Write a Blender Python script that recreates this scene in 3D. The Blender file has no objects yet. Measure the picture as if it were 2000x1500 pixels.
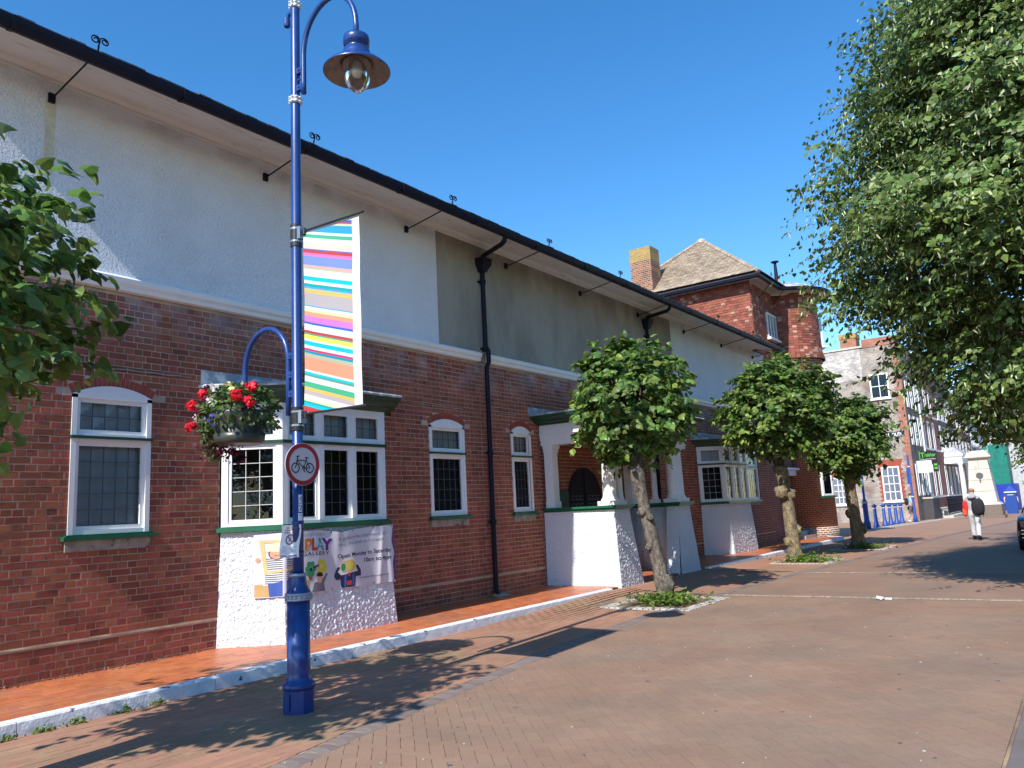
import bpy, math, random
import numpy as np
from mathutils import Vector, Matrix, noise
random.seed(7)
R = math.radians
COL = bpy.context.scene.collection
SC = bpy.context.scene

# ---------------------------------------------------------------- camera, sky, sun, exposure
cam_d = bpy.data.cameras.new('camera'); cam = bpy.data.objects.new('camera', cam_d); COL.objects.link(cam)
SC.camera = cam
cam_d.sensor_width = 36.0; cam_d.lens = 1528.1 / 2000 * 36.0
cam_d.clip_start = 0.05; cam_d.clip_end = 2000
def cam_matrix(pitch, roll, yaw, loc):
    cy, sy, cp, sp = math.cos(yaw), math.sin(yaw), math.cos(pitch), math.sin(pitch)
    fwd = Vector((cy*cp, sy*cp, sp)).normalized()
    right = Vector((sy, -cy, 0)).normalized(); down = fwd.cross(right).normalized()
    r2 = right*math.cos(roll) + down*math.sin(roll); d2 = -right*math.sin(roll) + down*math.cos(roll)
    m = Matrix.Identity(4)
    for i in range(3): m[i][0], m[i][1], m[i][2], m[i][3] = r2[i], -d2[i], -fwd[i], loc[i]
    return m
cam.matrix_world = cam_matrix(R(9.24), R(2.89), R(35.85), (0, 0, 1.62))
SUN_ELEV, SUN_AZ = R(41.8), math.atan2(-0.052, -0.743)        # where the sun stands
world = bpy.data.worlds.new('World'); SC.world = world; world.use_nodes = True
wn = world.node_tree.nodes; wl = world.node_tree.links
bg = wn['Background']
sky = wn.new('ShaderNodeTexSky'); sky.sky_type = 'NISHITA'; sky.sun_disc = False
sky.sun_elevation = SUN_ELEV; sky.sun_rotation = math.atan2(-0.743, -0.052)
sky.air_density = 1.0; sky.dust_density = 0.1; sky.ozone_density = 3.0; sky.altitude = 0
hsv = wn.new('ShaderNodeHueSaturation'); hsv.inputs['Saturation'].default_value = 1.30; wl.new(sky.outputs[0], hsv.inputs['Color'])
wl.new(hsv.outputs[0], bg.inputs[0]); bg.inputs[1].default_value = 0.147
sun_d = bpy.data.lights.new('sun', 'SUN'); sun = bpy.data.objects.new('sun', sun_d); COL.objects.link(sun)
sun_d.energy = 4.1; sun_d.angle = R(0.53); sun_d.color = (1.0, 0.965, 0.91)
sd = Vector((math.cos(SUN_ELEV)*math.cos(SUN_AZ), math.cos(SUN_ELEV)*math.sin(SUN_AZ), math.sin(SUN_ELEV)))
sun.matrix_world = Matrix.Translation((0, 0, 30)) @ sd.to_track_quat('Z', 'Y').to_matrix().to_4x4()
SC.view_settings.view_transform = 'Standard'; SC.view_settings.look = 'None'
SC.view_settings.exposure = 0.70; SC.view_settings.gamma = 1.0; SC.view_settings.use_curve_mapping = False
SC.render.engine = 'CYCLES'
SC.cycles.max_bounces = 6; SC.cycles.transparent_max_bounces = 12; SC.cycles.use_denoising = True
SC.cycles.sample_clamp_indirect = 4

# ---------------------------------------------------------------- materials
MATS = {}
def mat(name, col, rough=0.8, var=0.12, scale=6.0, island=0.0, bump=0.0, bscale=80.0, bdetail=4, metallic=0.0, spec=0.5,
        col2=None, c2scale=3.0, c2lo=0.55, c2hi=0.7, bdist=0.01, grit=0.0, gscale=250.0, transl=0.0, emit=None, hue=0.0, zband=None, coat=0.0, stretch=None):
    m = bpy.data.materials.new(name); m.use_nodes = True; MATS[name] = m
    nt = m.node_tree; N = nt.nodes; L = nt.links
    b = N['Principled BSDF']; b.inputs['Roughness'].default_value = rough; b.inputs['Metallic'].default_value = metallic
    b.inputs['Specular IOR Level'].default_value = spec
    if coat: b.inputs['Coat Weight'].default_value = coat; b.inputs['Coat Roughness'].default_value = 0.12
    geo = N.new('ShaderNodeNewGeometry'); pos = geo.outputs['Position']
    if stretch:
        vm = N.new('ShaderNodeVectorMath'); vm.operation = 'MULTIPLY'; L.new(pos, vm.inputs[0]); vm.inputs[1].default_value = stretch; pos = vm.outputs[0]
    cur = None
    def rgb(c):
        n = N.new('ShaderNodeRGB'); n.outputs[0].default_value = (*c, 1); return n.outputs[0]
    cur = rgb(col)
    def nz(sc, det=4, rough_=0.6):
        n = N.new('ShaderNodeTexNoise'); n.inputs['Scale'].default_value = sc; n.inputs['Detail'].default_value = det
        n.inputs['Roughness'].default_value = rough_; L.new(pos, n.inputs['Vector']); return n.outputs['Fac']
    def mix(fac, a, c, mode='MIX'):
        n = N.new('ShaderNodeMix'); n.data_type = 'RGBA'; n.blend_type = mode
        if isinstance(fac, float): n.inputs[0].default_value = fac
        else: L.new(fac, n.inputs[0])
        L.new(a, n.inputs[6]); L.new(c, n.inputs[7]); return n.outputs[2]
    def ramp(f, lo, hi, a=0.0, b_=1.0):
        n = N.new('ShaderNodeMapRange'); L.new(f, n.inputs[0]); n.inputs[1].default_value = lo; n.inputs[2].default_value = hi
        n.inputs[3].default_value = a; n.inputs[4].default_value = b_; return n.outputs[0]
    if col2:
        cur = mix(ramp(nz(c2scale, 5), c2lo, c2hi), cur, rgb(col2))
    if zband:                                              # (z0, z1, colour): wear with its own shape, by height
        z0, z1, zc, amt = zband
        sp = N.new('ShaderNodeSeparateXYZ'); L.new(geo.outputs['Position'], sp.inputs[0])
        f1 = ramp(sp.outputs[2], z0, z1)
        mm = N.new('ShaderNodeMath'); mm.operation = 'MULTIPLY'; L.new(f1, mm.inputs[0]); L.new(ramp(nz(2.2, 4), 0.42, 0.62, 0, amt), mm.inputs[1])
        cur = mix(mm.outputs[0], cur, rgb(zc))
    val = None
    def mulv(a, b_):
        if a is None: return b_
        n = N.new('ShaderNodeMath'); n.operation = 'MULTIPLY'; L.new(a, n.inputs[0]); L.new(b_, n.inputs[1]); return n.outputs[0]
    if var: val = mulv(val, ramp(nz(scale), 0.3, 0.7, 1-var, 1+var))
    if grit: val = mulv(val, ramp(nz(gscale, 2), 0.3, 0.7, 1-grit, 1+grit))
    isl = None
    if island or hue:
        oi = N.new('ShaderNodeObjectInfo')
        ad = N.new('ShaderNodeMath'); ad.operation = 'ADD'; L.new(oi.outputs['Random'], ad.inputs[0]); L.new(geo.outputs['Random Per Island'], ad.inputs[1])
        fr = N.new('ShaderNodeMath'); fr.operation = 'FRACT'; L.new(ad.outputs[0], fr.inputs[0]); isl = fr.outputs[0]
    if island: val = mulv(val, ramp(isl, 0, 1, 1-island, 1+island))
    if val is not None or hue:
        h = N.new('ShaderNodeHueSaturation'); L.new(cur, h.inputs['Color'])
        if val is not None: L.new(val, h.inputs['Value'])
        if hue:
            q = N.new('ShaderNodeMath'); q.operation = 'MULTIPLY'; q.inputs[1].default_value = 7.31; L.new(isl, q.inputs[0])
            q2 = N.new('ShaderNodeMath'); q2.operation = 'FRACT'; L.new(q.outputs[0], q2.inputs[0])
            L.new(ramp(q2.outputs[0], 0, 1, 0.5-hue, 0.5+hue), h.inputs['Hue'])
        cur = h.outputs[0]
    L.new(cur, b.inputs['Base Color'])
    if bump:
        bp = N.new('ShaderNodeBump'); bp.inputs['Strength'].default_value = bump; bp.inputs['Distance'].default_value = bdist
        L.new(nz(bscale, bdetail, 0.65), bp.inputs['Height']); L.new(bp.outputs[0], b.inputs['Normal'])
    if transl:
        t = N.new('ShaderNodeBsdfTranslucent'); L.new(cur, t.inputs[0]); ms = N.new('ShaderNodeMixShader'); ms.inputs[0].default_value = transl
        L.new(b.outputs[0], ms.inputs[1]); L.new(t.outputs[0], ms.inputs[2]); L.new(ms.outputs[0], N['Material Output'].inputs[0])
    return m
def glass_mat(name, tint=(1, 1, 1), refl=(0.9, 0.93, 1.0)):
    m = bpy.data.materials.new(name); m.use_nodes = True; MATS[name] = m
    N = m.node_tree.nodes; L = m.node_tree.links; N.remove(N['Principled BSDF'])
    g = N.new('ShaderNodeBsdfGlossy'); g.inputs['Roughness'].default_value = 0.03; g.inputs['Color'].default_value = (*refl, 1)
    t = N.new('ShaderNodeBsdfTransparent'); t.inputs['Color'].default_value = (*tint, 1)
    f = N.new('ShaderNodeFresnel'); f.inputs['IOR'].default_value = 1.5
    geo = N.new('ShaderNodeNewGeometry'); nz = N.new('ShaderNodeTexNoise'); nz.inputs['Scale'].default_value = 7
    L.new(geo.outputs['Position'], nz.inputs['Vector']); bp = N.new('ShaderNodeBump'); bp.inputs['Strength'].default_value = 0.25; bp.inputs['Distance'].default_value = 0.01
    L.new(nz.outputs['Fac'], bp.inputs['Height']); L.new(bp.outputs[0], g.inputs['Normal'])
    ms = N.new('ShaderNodeMixShader'); L.new(f.outputs[0], ms.inputs[0]); L.new(t.outputs[0], ms.inputs[1]); L.new(g.outputs[0], ms.inputs[2])
    L.new(ms.outputs[0], N['Material Output'].inputs[0]); return m

mat('brick', (0.285, 0.080, 0.042), 0.85, 0.24, 2.0, island=0.27, hue=0.010, bump=0.5, bscale=55, bdist=0.006, grit=0.1, gscale=120,
    col2=(0.30, 0.095, 0.05), c2scale=1.3, c2lo=0.5, c2hi=0.68, zband=(3.75, 4.4, (0.32, 0.26, 0.28), 0.8))
mat('mortar', (0.47, 0.365, 0.285), 0.95, 0.30, 2.5, bump=0.4, bscale=150)
mat('pale_mortar', (0.50, 0.37, 0.24), 0.95, 0.2, 9.0, bump=0.4, bscale=100)
mat('rubbed_brick', (0.33, 0.062, 0.035), 0.85, 0.1, 5.0, island=0.1, bump=0.2)
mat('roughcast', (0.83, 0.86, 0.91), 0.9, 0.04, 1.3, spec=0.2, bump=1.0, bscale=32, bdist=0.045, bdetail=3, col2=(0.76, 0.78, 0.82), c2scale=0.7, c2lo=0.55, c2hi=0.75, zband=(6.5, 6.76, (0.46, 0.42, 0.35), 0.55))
mat('white_render', (0.82, 0.82, 0.82), 0.8, 0.04, 2.0, bump=0.6, bscale=60, bdist=0.01)
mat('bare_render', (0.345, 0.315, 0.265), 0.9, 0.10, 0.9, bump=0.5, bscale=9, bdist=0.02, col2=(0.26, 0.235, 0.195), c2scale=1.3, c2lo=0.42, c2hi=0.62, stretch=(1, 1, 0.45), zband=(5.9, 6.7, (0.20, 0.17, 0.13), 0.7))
mat('white_paint', (0.82, 0.82, 0.80), 0.45, 0.04, 3.0, bump=0.08, bscale=60)
mat('stained_paint', (0.70, 0.67, 0.62), 0.6, 0.05, 2.0, col2=(0.46, 0.40, 0.32), c2scale=9.0, c2lo=0.56, c2hi=0.75, stretch=(0.25, 1, 3))
mat('stain', (0.60, 0.56, 0.44), 0.9, 0.2, 8.0)
mat('green_paint', (0.012, 0.115, 0.055), 0.4, 0.15, 6.0)
mat('dark_green_paint', (0.012, 0.055, 0.030), 0.45, 0.15, 6.0)
mat('black_iron', (0.008, 0.009, 0.022), 0.55, 0.2, 8.0, spec=0.2)
mat('sunlit_came', (0.50, 0.50, 0.50), 0.5, 0.1)  # lit copy of the lead cames, sunlight on the canted side put into colour
mat('lead_came', (0.07, 0.075, 0.085), 0.5, 0.1)
mat('sheet_lead', (0.30, 0.32, 0.35), 0.6, 0.15, 4.0, col2=(0.62, 0.62, 0.60), c2scale=5, c2lo=0.5, c2hi=0.6)
mat('weathered_stone', (0.33, 0.29, 0.25), 0.9, 0.25, 8.0, bump=0.4, col2=(0.14, 0.12, 0.11), c2scale=12, c2lo=0.55, c2hi=0.65)
mat('curtain', (0.42, 0.46, 0.45), 0.9, 0.10, 2.0, stretch=(6, 6, 0.5))
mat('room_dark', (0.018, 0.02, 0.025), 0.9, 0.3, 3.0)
glass_mat('glass')
glass_mat('lamp_glass', (0.85, 0.88, 0.9))
mat('quarry_tile', (0.50, 0.155, 0.062), 0.42, 0.14, 2.0, island=0.13, hue=0.006, bump=0.15, bscale=40, bdist=0.003, col2=(0.40, 0.17, 0.10), c2scale=0.8, c2lo=0.5, c2hi=0.7)
mat('tile_joint', (0.36, 0.17, 0.10), 0.9)
mat('kerb_paint', (0.74, 0.75, 0.77), 0.8, 0.10, 8.0, bump=0.7, bscale=35, bdist=0.008, col2=(0.05, 0.04, 0.045), c2scale=7.5, c2lo=0.635, c2hi=0.66)
mat('paver', (0.272, 0.163, 0.104), 0.82, 0.13, 0.9, island=0.045, hue=0.004, grit=0.12, gscale=70, bump=0.3, bscale=90, bdist=0.003, col2=(0.235, 0.158, 0.108), c2scale=0.6, c2lo=0.4, c2hi=0.65)
mat('footway_paver', (0.33, 0.168, 0.104), 0.85, 0.15, 0.9, island=0.09, hue=0.006, grit=0.1, gscale=200, bump=0.35, bscale=90, bdist=0.004, col2=(0.27, 0.18, 0.10), c2scale=0.8, c2lo=0.5, c2hi=0.65)
mat('joint_sand', (0.40, 0.27, 0.16), 0.95, 0.3, 4.0, col2=(0.17, 0.115, 0.085), c2scale=2.0, c2lo=0.42, c2hi=0.55)
mat('dark_block', (0.19, 0.145, 0.125), 0.85, 0.15, 2.0, island=0.15, bump=0.3, grit=0.08)
mat('pale_sett', (0.42, 0.38, 0.33), 0.85, 0.15, 6.0, island=0.2, bump=0.4, grit=0.1)
mat('band_sett', (0.34, 0.27, 0.20), 0.85, 0.15, 6.0, island=0.2, bump=0.4)
mat('asphalt', (0.15, 0.125, 0.11), 0.9, 0.15, 3.0, grit=0.15)
mat('soil', (0.16, 0.10, 0.055), 0.95, 0.35, 20.0, bump=0.8, bscale=50, col2=(0.30, 0.19, 0.09), c2scale=25)
mat('blue_paint', (0.010, 0.042, 0.185), 0.36, 0.22, 6.0, spec=0.5, coat=0.15, bump=0.08, bscale=25, col2=(0.03, 0.055, 0.13), c2scale=9, c2lo=0.6, c2hi=0.7)
mat('bright_blue_paint', (0.014, 0.06, 0.27), 0.4, 0.08, 3.0)
mat('silver_paint', (0.36, 0.40, 0.47), 0.35, 0.12, 10, metallic=0.5)
mat('cream_paint', (0.74, 0.70, 0.58), 0.45, 0.1)
mat('steel', (0.45, 0.46, 0.48), 0.3, 0.1, metallic=0.8)
mat('black_rubber', (0.015, 0.015, 0.018), 0.5)
mat('collar_paint', (0.62, 0.62, 0.62), 0.5, 0.12, 20)
mat('reflector', (0.25, 0.195, 0.165), 0.6, 0.3, 12.0, col2=(0.06, 0.045, 0.04), c2scale=14, c2lo=0.6, c2hi=0.7)
mat('bark', (0.150, 0.125, 0.098), 0.95, 0.5, 14.0, grit=0.35, gscale=45, bump=1.0, bscale=30, bdist=0.03, stretch=(1, 1, 0.45), col2=(0.075, 0.06, 0.045), c2scale=16, c2lo=0.48, c2hi=0.62)
mat('lichen_bark', (0.20, 0.155, 0.095), 0.95, 0.55, 11.0, grit=0.35, gscale=38, bump=1.0, bscale=26, bdist=0.04, col2=(0.38, 0.27, 0.05), c2scale=9, c2lo=0.60, c2hi=0.66, stretch=(1, 1, 0.6))
mat('outer_leaf', (0.25, 0.34, 0.06), 0.45, 0.2, 2.2, island=0.35, hue=0.02, transl=0.45)
mat('leaf', (0.118, 0.200, 0.042), 0.42, 0.30, 2.2, island=0.6, hue=0.035, transl=0.42, spec=0.5)
mat('big_leaf', (0.132, 0.195, 0.046), 0.42, 0.35, 0.8, island=0.6, hue=0.03, transl=0.33, spec=0.5)
mat('bract', (0.52, 0.56, 0.30), 0.6, 0.1, island=0.3, transl=0.3)
mat('twig', (0.09, 0.06, 0.04), 0.8)
mat('weed', (0.13, 0.21, 0.03), 0.5, 0.2, 3.0, island=0.4, hue=0.03, transl=0.3)
mat('geranium', (0.75, 0.012, 0.035), 0.5, 0.1, island=0.3, transl=0.2)
mat('petunia', (0.16, 0.006, 0.05), 0.5, 0.1, island=0.3, transl=0.2)
mat('white_petal', (0.85, 0.85, 0.80), 0.5, 0.05, island=0.1, transl=0.2)
mat('yellow_petal', (0.80, 0.70, 0.30), 0.5, 0.05, island=0.1, transl=0.2)
mat('violet_petal', (0.10, 0.07, 0.55), 0.5, 0.05, island=0.2)
mat('basket_leaf', (0.10, 0.16, 0.045), 0.5, 0.2, 9.0, island=0.55, hue=0.02, transl=0.25)
mat('pot_plastic', (0.05, 0.055, 0.045), 0.35, 0.2)
mat('roof_tile', (0.33, 0.255, 0.18), 0.9, 0.15, 2.0, island=0.25, hue=0.008, col2=(0.46, 0.30, 0.07), c2scale=0.8, c2lo=0.62, c2hi=0.72)
mat('hung_tile', (0.25, 0.075, 0.045), 0.85, 0.12, 3.0, island=0.3, hue=0.01, bump=0.2)
mat('pale_tile', (0.42, 0.235, 0.165), 0.85, 0.12, 3.0, island=0.25, bump=0.2)
mat('slate', (0.055, 0.05, 0.055), 0.7, 0.2, 6.0)
def brick_tex(name, c1, c2, mc, axes, bw=0.225, rh=0.076, mortar=0.010, pb=0.0, stain=None, stain_lo=0.5, noise_amt=0.2, off=0.5):
    """procedural courses for walls whose bricks are too far away to tell apart; axes picks the two world axes"""
    m = bpy.data.materials.new(name); m.use_nodes = True; MATS[name] = m
    N = m.node_tree.nodes; L = m.node_tree.links; b = N['Principled BSDF']; b.inputs['Roughness'].default_value = 0.9
    geo = N.new('ShaderNodeNewGeometry'); sp = N.new('ShaderNodeSeparateXYZ'); L.new(geo.outputs['Position'], sp.inputs[0])
    cb = N.new('ShaderNodeCombineXYZ')
    if axes == 'cyl':
        su = N.new('ShaderNodeVectorMath'); su.operation = 'SUBTRACT'; L.new(geo.outputs['Position'], su.inputs[0]); su.inputs[1].default_value = (31.6, 9.15, 0)
        s2 = N.new('ShaderNodeSeparateXYZ'); L.new(su.outputs[0], s2.inputs[0])
        at = N.new('ShaderNodeMath'); at.operation = 'ARCTAN2'; L.new(s2.outputs[1], at.inputs[0]); L.new(s2.outputs[0], at.inputs[1])
        ml = N.new('ShaderNodeMath'); ml.operation = 'MULTIPLY'; ml.inputs[1].default_value = 1.25; L.new(at.outputs[0], ml.inputs[0])
        L.new(ml.outputs[0], cb.inputs[0]); L.new(sp.outputs[2], cb.inputs[1])
    else:
        L.new(sp.outputs[axes[0]], cb.inputs[0]); L.new(sp.outputs[axes[1]], cb.inputs[1])
    t = N.new('ShaderNodeTexBrick'); L.new(cb.outputs[0], t.inputs['Vector'])
    t.inputs['Color1'].default_value = (*c1, 1); t.inputs['Color2'].default_value = (*c2, 1); t.inputs['Mortar'].default_value = (*mc, 1)
    t.inputs['Scale'].default_value = 1; t.inputs['Brick Width'].default_value = bw; t.inputs['Row Height'].default_value = rh
    t.inputs['Mortar Size'].default_value = mortar; t.inputs['Bias'].default_value = pb; t.offset = off
    nz = N.new('ShaderNodeTexNoise'); nz.inputs['Scale'].default_value = 1.3; nz.inputs['Detail'].default_value = 6; L.new(geo.outputs['Position'], nz.inputs['Vector'])
    mr = N.new('ShaderNodeMapRange'); L.new(nz.outputs['Fac'], mr.inputs[0]); mr.inputs[1].default_value = 0.3; mr.inputs[2].default_value = 0.7
    mr.inputs[3].default_value = 1-noise_amt; mr.inputs[4].default_value = 1+noise_amt
    cur = t.outputs['Color']
    if stain:
        n2 = N.new('ShaderNodeTexNoise'); n2.inputs['Scale'].default_value = 0.9; n2.inputs['Detail'].default_value = 8; L.new(geo.outputs['Position'], n2.inputs['Vector'])
        m2 = N.new('ShaderNodeMapRange'); L.new(n2.outputs['Fac'], m2.inputs[0]); m2.inputs[1].default_value = stain_lo; m2.inputs[2].default_value = stain_lo+0.08
        mx = N.new('ShaderNodeMix'); mx.data_type = 'RGBA'; L.new(m2.outputs[0], mx.inputs[0]); L.new(cur, mx.inputs[6]); mx.inputs[7].default_value = (*stain, 1); cur = mx.outputs[2]
    h = N.new('ShaderNodeHueSaturation'); L.new(mr.outputs[0], h.inputs['Value']); L.new(cur, h.inputs['Color']); L.new(h.outputs[0], b.inputs['Base Color'])
    bp = N.new('ShaderNodeBump'); bp.inputs['Strength'].default_value = 0.6; bp.inputs['Distance'].default_value = 0.01; bp.invert = True
    L.new(t.outputs['Fac'], bp.inputs['Height']); L.new(bp.outputs[0], b.inputs['Normal'])
    return m
brick_tex('brick_xz', (0.27, 0.055, 0.035), (0.20, 0.042, 0.032), (0.36, 0.26, 0.2), (0, 2))
brick_tex('brick_yz', (0.27, 0.055, 0.035), (0.20, 0.042, 0.032), (0.36, 0.26, 0.2), (1, 2))
brick_tex('turret_brick', (0.33, 0.10, 0.05), (0.26, 0.07, 0.04), (0.42, 0.32, 0.22), 'cyl')
brick_tex('turret_base_brick', (0.14, 0.05, 0.035), (0.24, 0.07, 0.04), (0.55, 0.48, 0.38), 'cyl', mortar=0.016)
brick_tex('chimney_brick_yz', (0.36, 0.12, 0.055), (0.09, 0.05, 0.05), (0.42, 0.33, 0.22), (1, 2), bw=0.16, stain=(0.42, 0.27, 0.05), stain_lo=0.53)
brick_tex('chimney_brick_xz', (0.36, 0.12, 0.055), (0.09, 0.05, 0.05), (0.42, 0.33, 0.22), (0, 2), bw=0.16)
brick_tex('lichen_brick_yz', (0.40, 0.25, 0.06), (0.28, 0.17, 0.06), (0.42, 0.33, 0.16), (1, 2), bw=0.16)
brick_tex('lichen_brick_xz', (0.38, 0.24, 0.05), (0.28, 0.19, 0.05), (0.40, 0.30, 0.12), (0, 2), bw=0.16)
brick_tex('grey_brick_yz', (0.31, 0.235, 0.19), (0.08, 0.065, 0.07), (0.44, 0.40, 0.34), (1, 2), bw=0.2, mortar=0.016, stain=(0.25, 0.175, 0.135), stain_lo=0.56, noise_amt=0.3)
brick_tex('grey_brick_xz', (0.18, 0.12, 0.10), (0.10, 0.08, 0.08), (0.30, 0.25, 0.21), (0, 2), bw=0.2)
brick_tex('limewash_yz', (0.55, 0.52, 0.48), (0.30, 0.26, 0.24), (0.5, 0.46, 0.42), (1, 2), bw=0.2, noise_amt=0.35)
brick_tex('red_brick_yz', (0.34, 0.11, 0.06), (0.27, 0.085, 0.05), (0.42, 0.3, 0.22), (1, 2))
brick_tex('red_brick_xz', (0.33, 0.07, 0.045), (0.27, 0.06, 0.04), (0.36, 0.26, 0.2), (0, 2))
mat('portland', (0.56, 0.50, 0.41), 0.85, 0.12, 2.0, bump=0.3, bscale=40, island=0.06, col2=(0.34, 0.30, 0.25), c2scale=2.5, c2lo=0.58, c2hi=0.8)
mat('brown_granite', (0.16, 0.12, 0.09), 0.7, 0.2, 12.0, grit=0.25, gscale=120)
mat('bronze', (0.10, 0.09, 0.085), 0.5, 0.2)
mat('green_net', (0.0, 0.17, 0.13), 0.7, 0.25, 2.0)
mat('hoarding', (0.004, 0.03, 0.33), 0.6, 0.1)
mat('pale_wall', (0.42, 0.42, 0.42), 0.9, 0.2, 3.0)
mat('sign_black', (0.01, 0.01, 0.012), 0.4, 0)
mat('sign_white', (0.72, 0.72, 0.74), 0.5, 0)
mat('sign_face', (0.40, 0.40, 0.45), 0.5, 0)
mat('sign_red', (0.26, 0.012, 0.02), 0.45, 0.05)
mat('ink', (0.008, 0.008, 0.012), 0.5, 0)
mat('lime_ink', (0.09, 0.42, 0.04), 0.5, 0)
mat('dark_car_paint', (0.012, 0.011, 0.016), 0.2, 0, coat=1.0)
mat('chrome', (0.7, 0.72, 0.75), 0.15, 0, metallic=1.0)
mat('tail_orange', (0.45, 0.12, 0.04), 0.3, 0)
mat('door_purple', (0.014, 0.010, 0.022), 0.6, 0.1, spec=0.15)

# ---------------------------------------------------------------- mesh helpers
class MB:
    def __init__(s): s.v = []; s.f = []; s.m = []; s.cm = 0; s.sm = []; s.smooth = False
    def add(s, vs, fs):
        o = len(s.v); s.v.extend(tuple(p) for p in vs)
        for f in fs: s.f.append(tuple(o+i for i in f)); s.m.append(s.cm); s.sm.append(s.smooth)
        return s
    def quad(s, a, b, c, d): return s.add([a, b, c, d], [(0, 1, 2, 3)])
    def poly(s, pts): return s.add(pts, [tuple(range(len(pts)))])
    def box(s, x0, x1, y0, y1, z0, z1):
        v = [(x0,y0,z0),(x1,y0,z0),(x1,y1,z0),(x0,y1,z0),(x0,y0,z1),(x1,y0,z1),(x1,y1,z1),(x0,y1,z1)]
        return s.add(v, [(0,3,2,1),(4,5,6,7),(0,1,5,4),(1,2,6,5),(2,3,7,6),(3,0,4,7)])
    def frame(s, o, ux, uy, uz, x0, x1, y0, y1, z0, z1):
        """box in a local frame: origin o, axes ux uy uz"""
        v = [o + ux*a + uy*b + uz*c for a, b, c in [(x0,y0,z0),(x1,y0,z0),(x1,y1,z0),(x0,y1,z0),(x0,y0,z1),(x1,y0,z1),(x1,y1,z1),(x0,y1,z1)]]
        return s.add(v, [(0,3,2,1),(4,5,6,7),(0,1,5,4),(1,2,6,5),(2,3,7,6),(3,0,4,7)])
    def prism(s, pts, z0, z1):
        """polygon in xy (counter-clockwise) extruded in z"""
        n = len(pts); v = [(p[0],p[1],z0) for p in pts] + [(p[0],p[1],z1) for p in pts]
        return s.add(v, [tuple(range(n))[::-1], tuple(range(n, 2*n))] + [(i,(i+1)%n,n+(i+1)%n,n+i) for i in range(n)])
    def extr(s, pts, off):
        """planar polygon (3D points) extruded by a vector"""
        n = len(pts); off = Vector(off); v = [Vector(p) for p in pts]; v += [p+off for p in v]
        return s.add(v, [tuple(range(n))[::-1], tuple(range(n, 2*n))] + [(i,(i+1)%n,n+(i+1)%n,n+i) for i in range(n)])
    def loft(s, rings, close=True, cap=True):
        n = len(rings[0]); v = [p for r in rings for p in r]; f = []
        for k in range(len(rings)-1):
            for i in range(n if close else n-1):
                j = (i+1) % n; f.append((k*n+i, k*n+j, (k+1)*n+j, (k+1)*n+i))
        if cap: f.append(tuple(range(n))[::-1]); f.append(tuple((len(rings)-1)*n+i for i in range(n)))
        return s.add(v, f)
    def lathe(s, cx, cy, prof, seg=24, cap=True, a0=0.0):
        rings = [[(cx+r*math.cos(a0+2*math.pi*i/seg), cy+r*math.sin(a0+2*math.pi*i/seg), z) for i in range(seg)] for r, z in prof]
        return s.loft(rings, True, cap)
    def tube(s, pts, r, seg=8, cap=True):
        pts = [Vector(p) for p in pts]; rs = r if isinstance(r, (list, tuple)) else [r]*len(pts); rings = []
        up = Vector((0, 0, 1)); d0 = (pts[1]-pts[0]).normalized()
        if abs(d0.dot(up)) > 0.95: up = Vector((1, 0, 0))
        u = d0.cross(up).normalized()
        for i, p in enumerate(pts):
            d = (pts[min(i+1, len(pts)-1)] - pts[max(i-1, 0)]).normalized()
            u = (u - d*u.dot(d)).normalized(); w = d.cross(u)
            rings.append([p + (u*math.cos(2*math.pi*k/seg) + w*math.sin(2*math.pi*k/seg))*rs[i] for k in range(seg)])
        return s.loft(rings, True, cap)
    def build(s, name, mats, parent=None, kind=None, label=None, smooth=None, rings=False):
        me = bpy.data.meshes.new(name)
        o0 = ORG.get(parent.name, Vector((0,0,0))) if parent else Vector((0,0,0))
        vs = [(p[0]-o0.x, p[1]-o0.y, p[2]-o0.z) for p in s.v]
        me.from_pydata(vs, [], s.f)
        mats = mats if isinstance(mats, (list, tuple)) else [mats]
        for m in mats: me.materials.append(MATS[m])
        if len(mats) > 1: me.polygons.foreach_set('material_index', s.m)
        if smooth or any(s.sm): me.polygons.foreach_set('use_smooth', [bool(smooth)]*len(s.f) if smooth else s.sm)
        me.update()
        return link(name, me, parent, kind, label)
ORG = {}
def link(name, me, parent=None, kind=None, label=None, loc=(0, 0, 0)):
    o = bpy.data.objects.new(name, me); COL.objects.link(o); o.location = loc
    if parent:
        o.parent = parent; ORG[o.name] = ORG.get(parent.name, Vector((0,0,0))) + Vector(loc)
    if kind: o['kind'] = kind
    if label: o['label'] = label
    return o
def tag(o, label, cat, group=None):
    o['label'] = label; o['category'] = cat
    if group: o['group'] = group
    return o
def thing(name, label, cat, loc, group=None):
    o = bpy.data.objects.new(name, None); COL.objects.link(o); o.location = loc; o.empty_display_size = 0.2
    ORG[o.name] = Vector(loc); return tag(o, label, cat, group)
def struct(o): o['kind'] = 'structure'; return o
def clip(poly, a, b, c):
    """keep the side of a convex polygon where a*x+b*y<=c"""
    out = []
    for i in range(len(poly)):
        p, q = poly[i], poly[(i+1) % len(poly)]; dp, dq = a*p[0]+b*p[1]-c, a*q[0]+b*q[1]-c
        if dp <= 0: out.append(p)
        if dp*dq < 0: t = dp/(dp-dq); out.append((p[0]+t*(q[0]-p[0]), p[1]+t*(q[1]-p[1])))
    return out
def area(p): return abs(sum(p[i][0]*p[(i+1)%len(p)][1]-p[(i+1)%len(p)][0]*p[i][1] for i in range(len(p))))/2 if len(p) > 2 else 0
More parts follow.
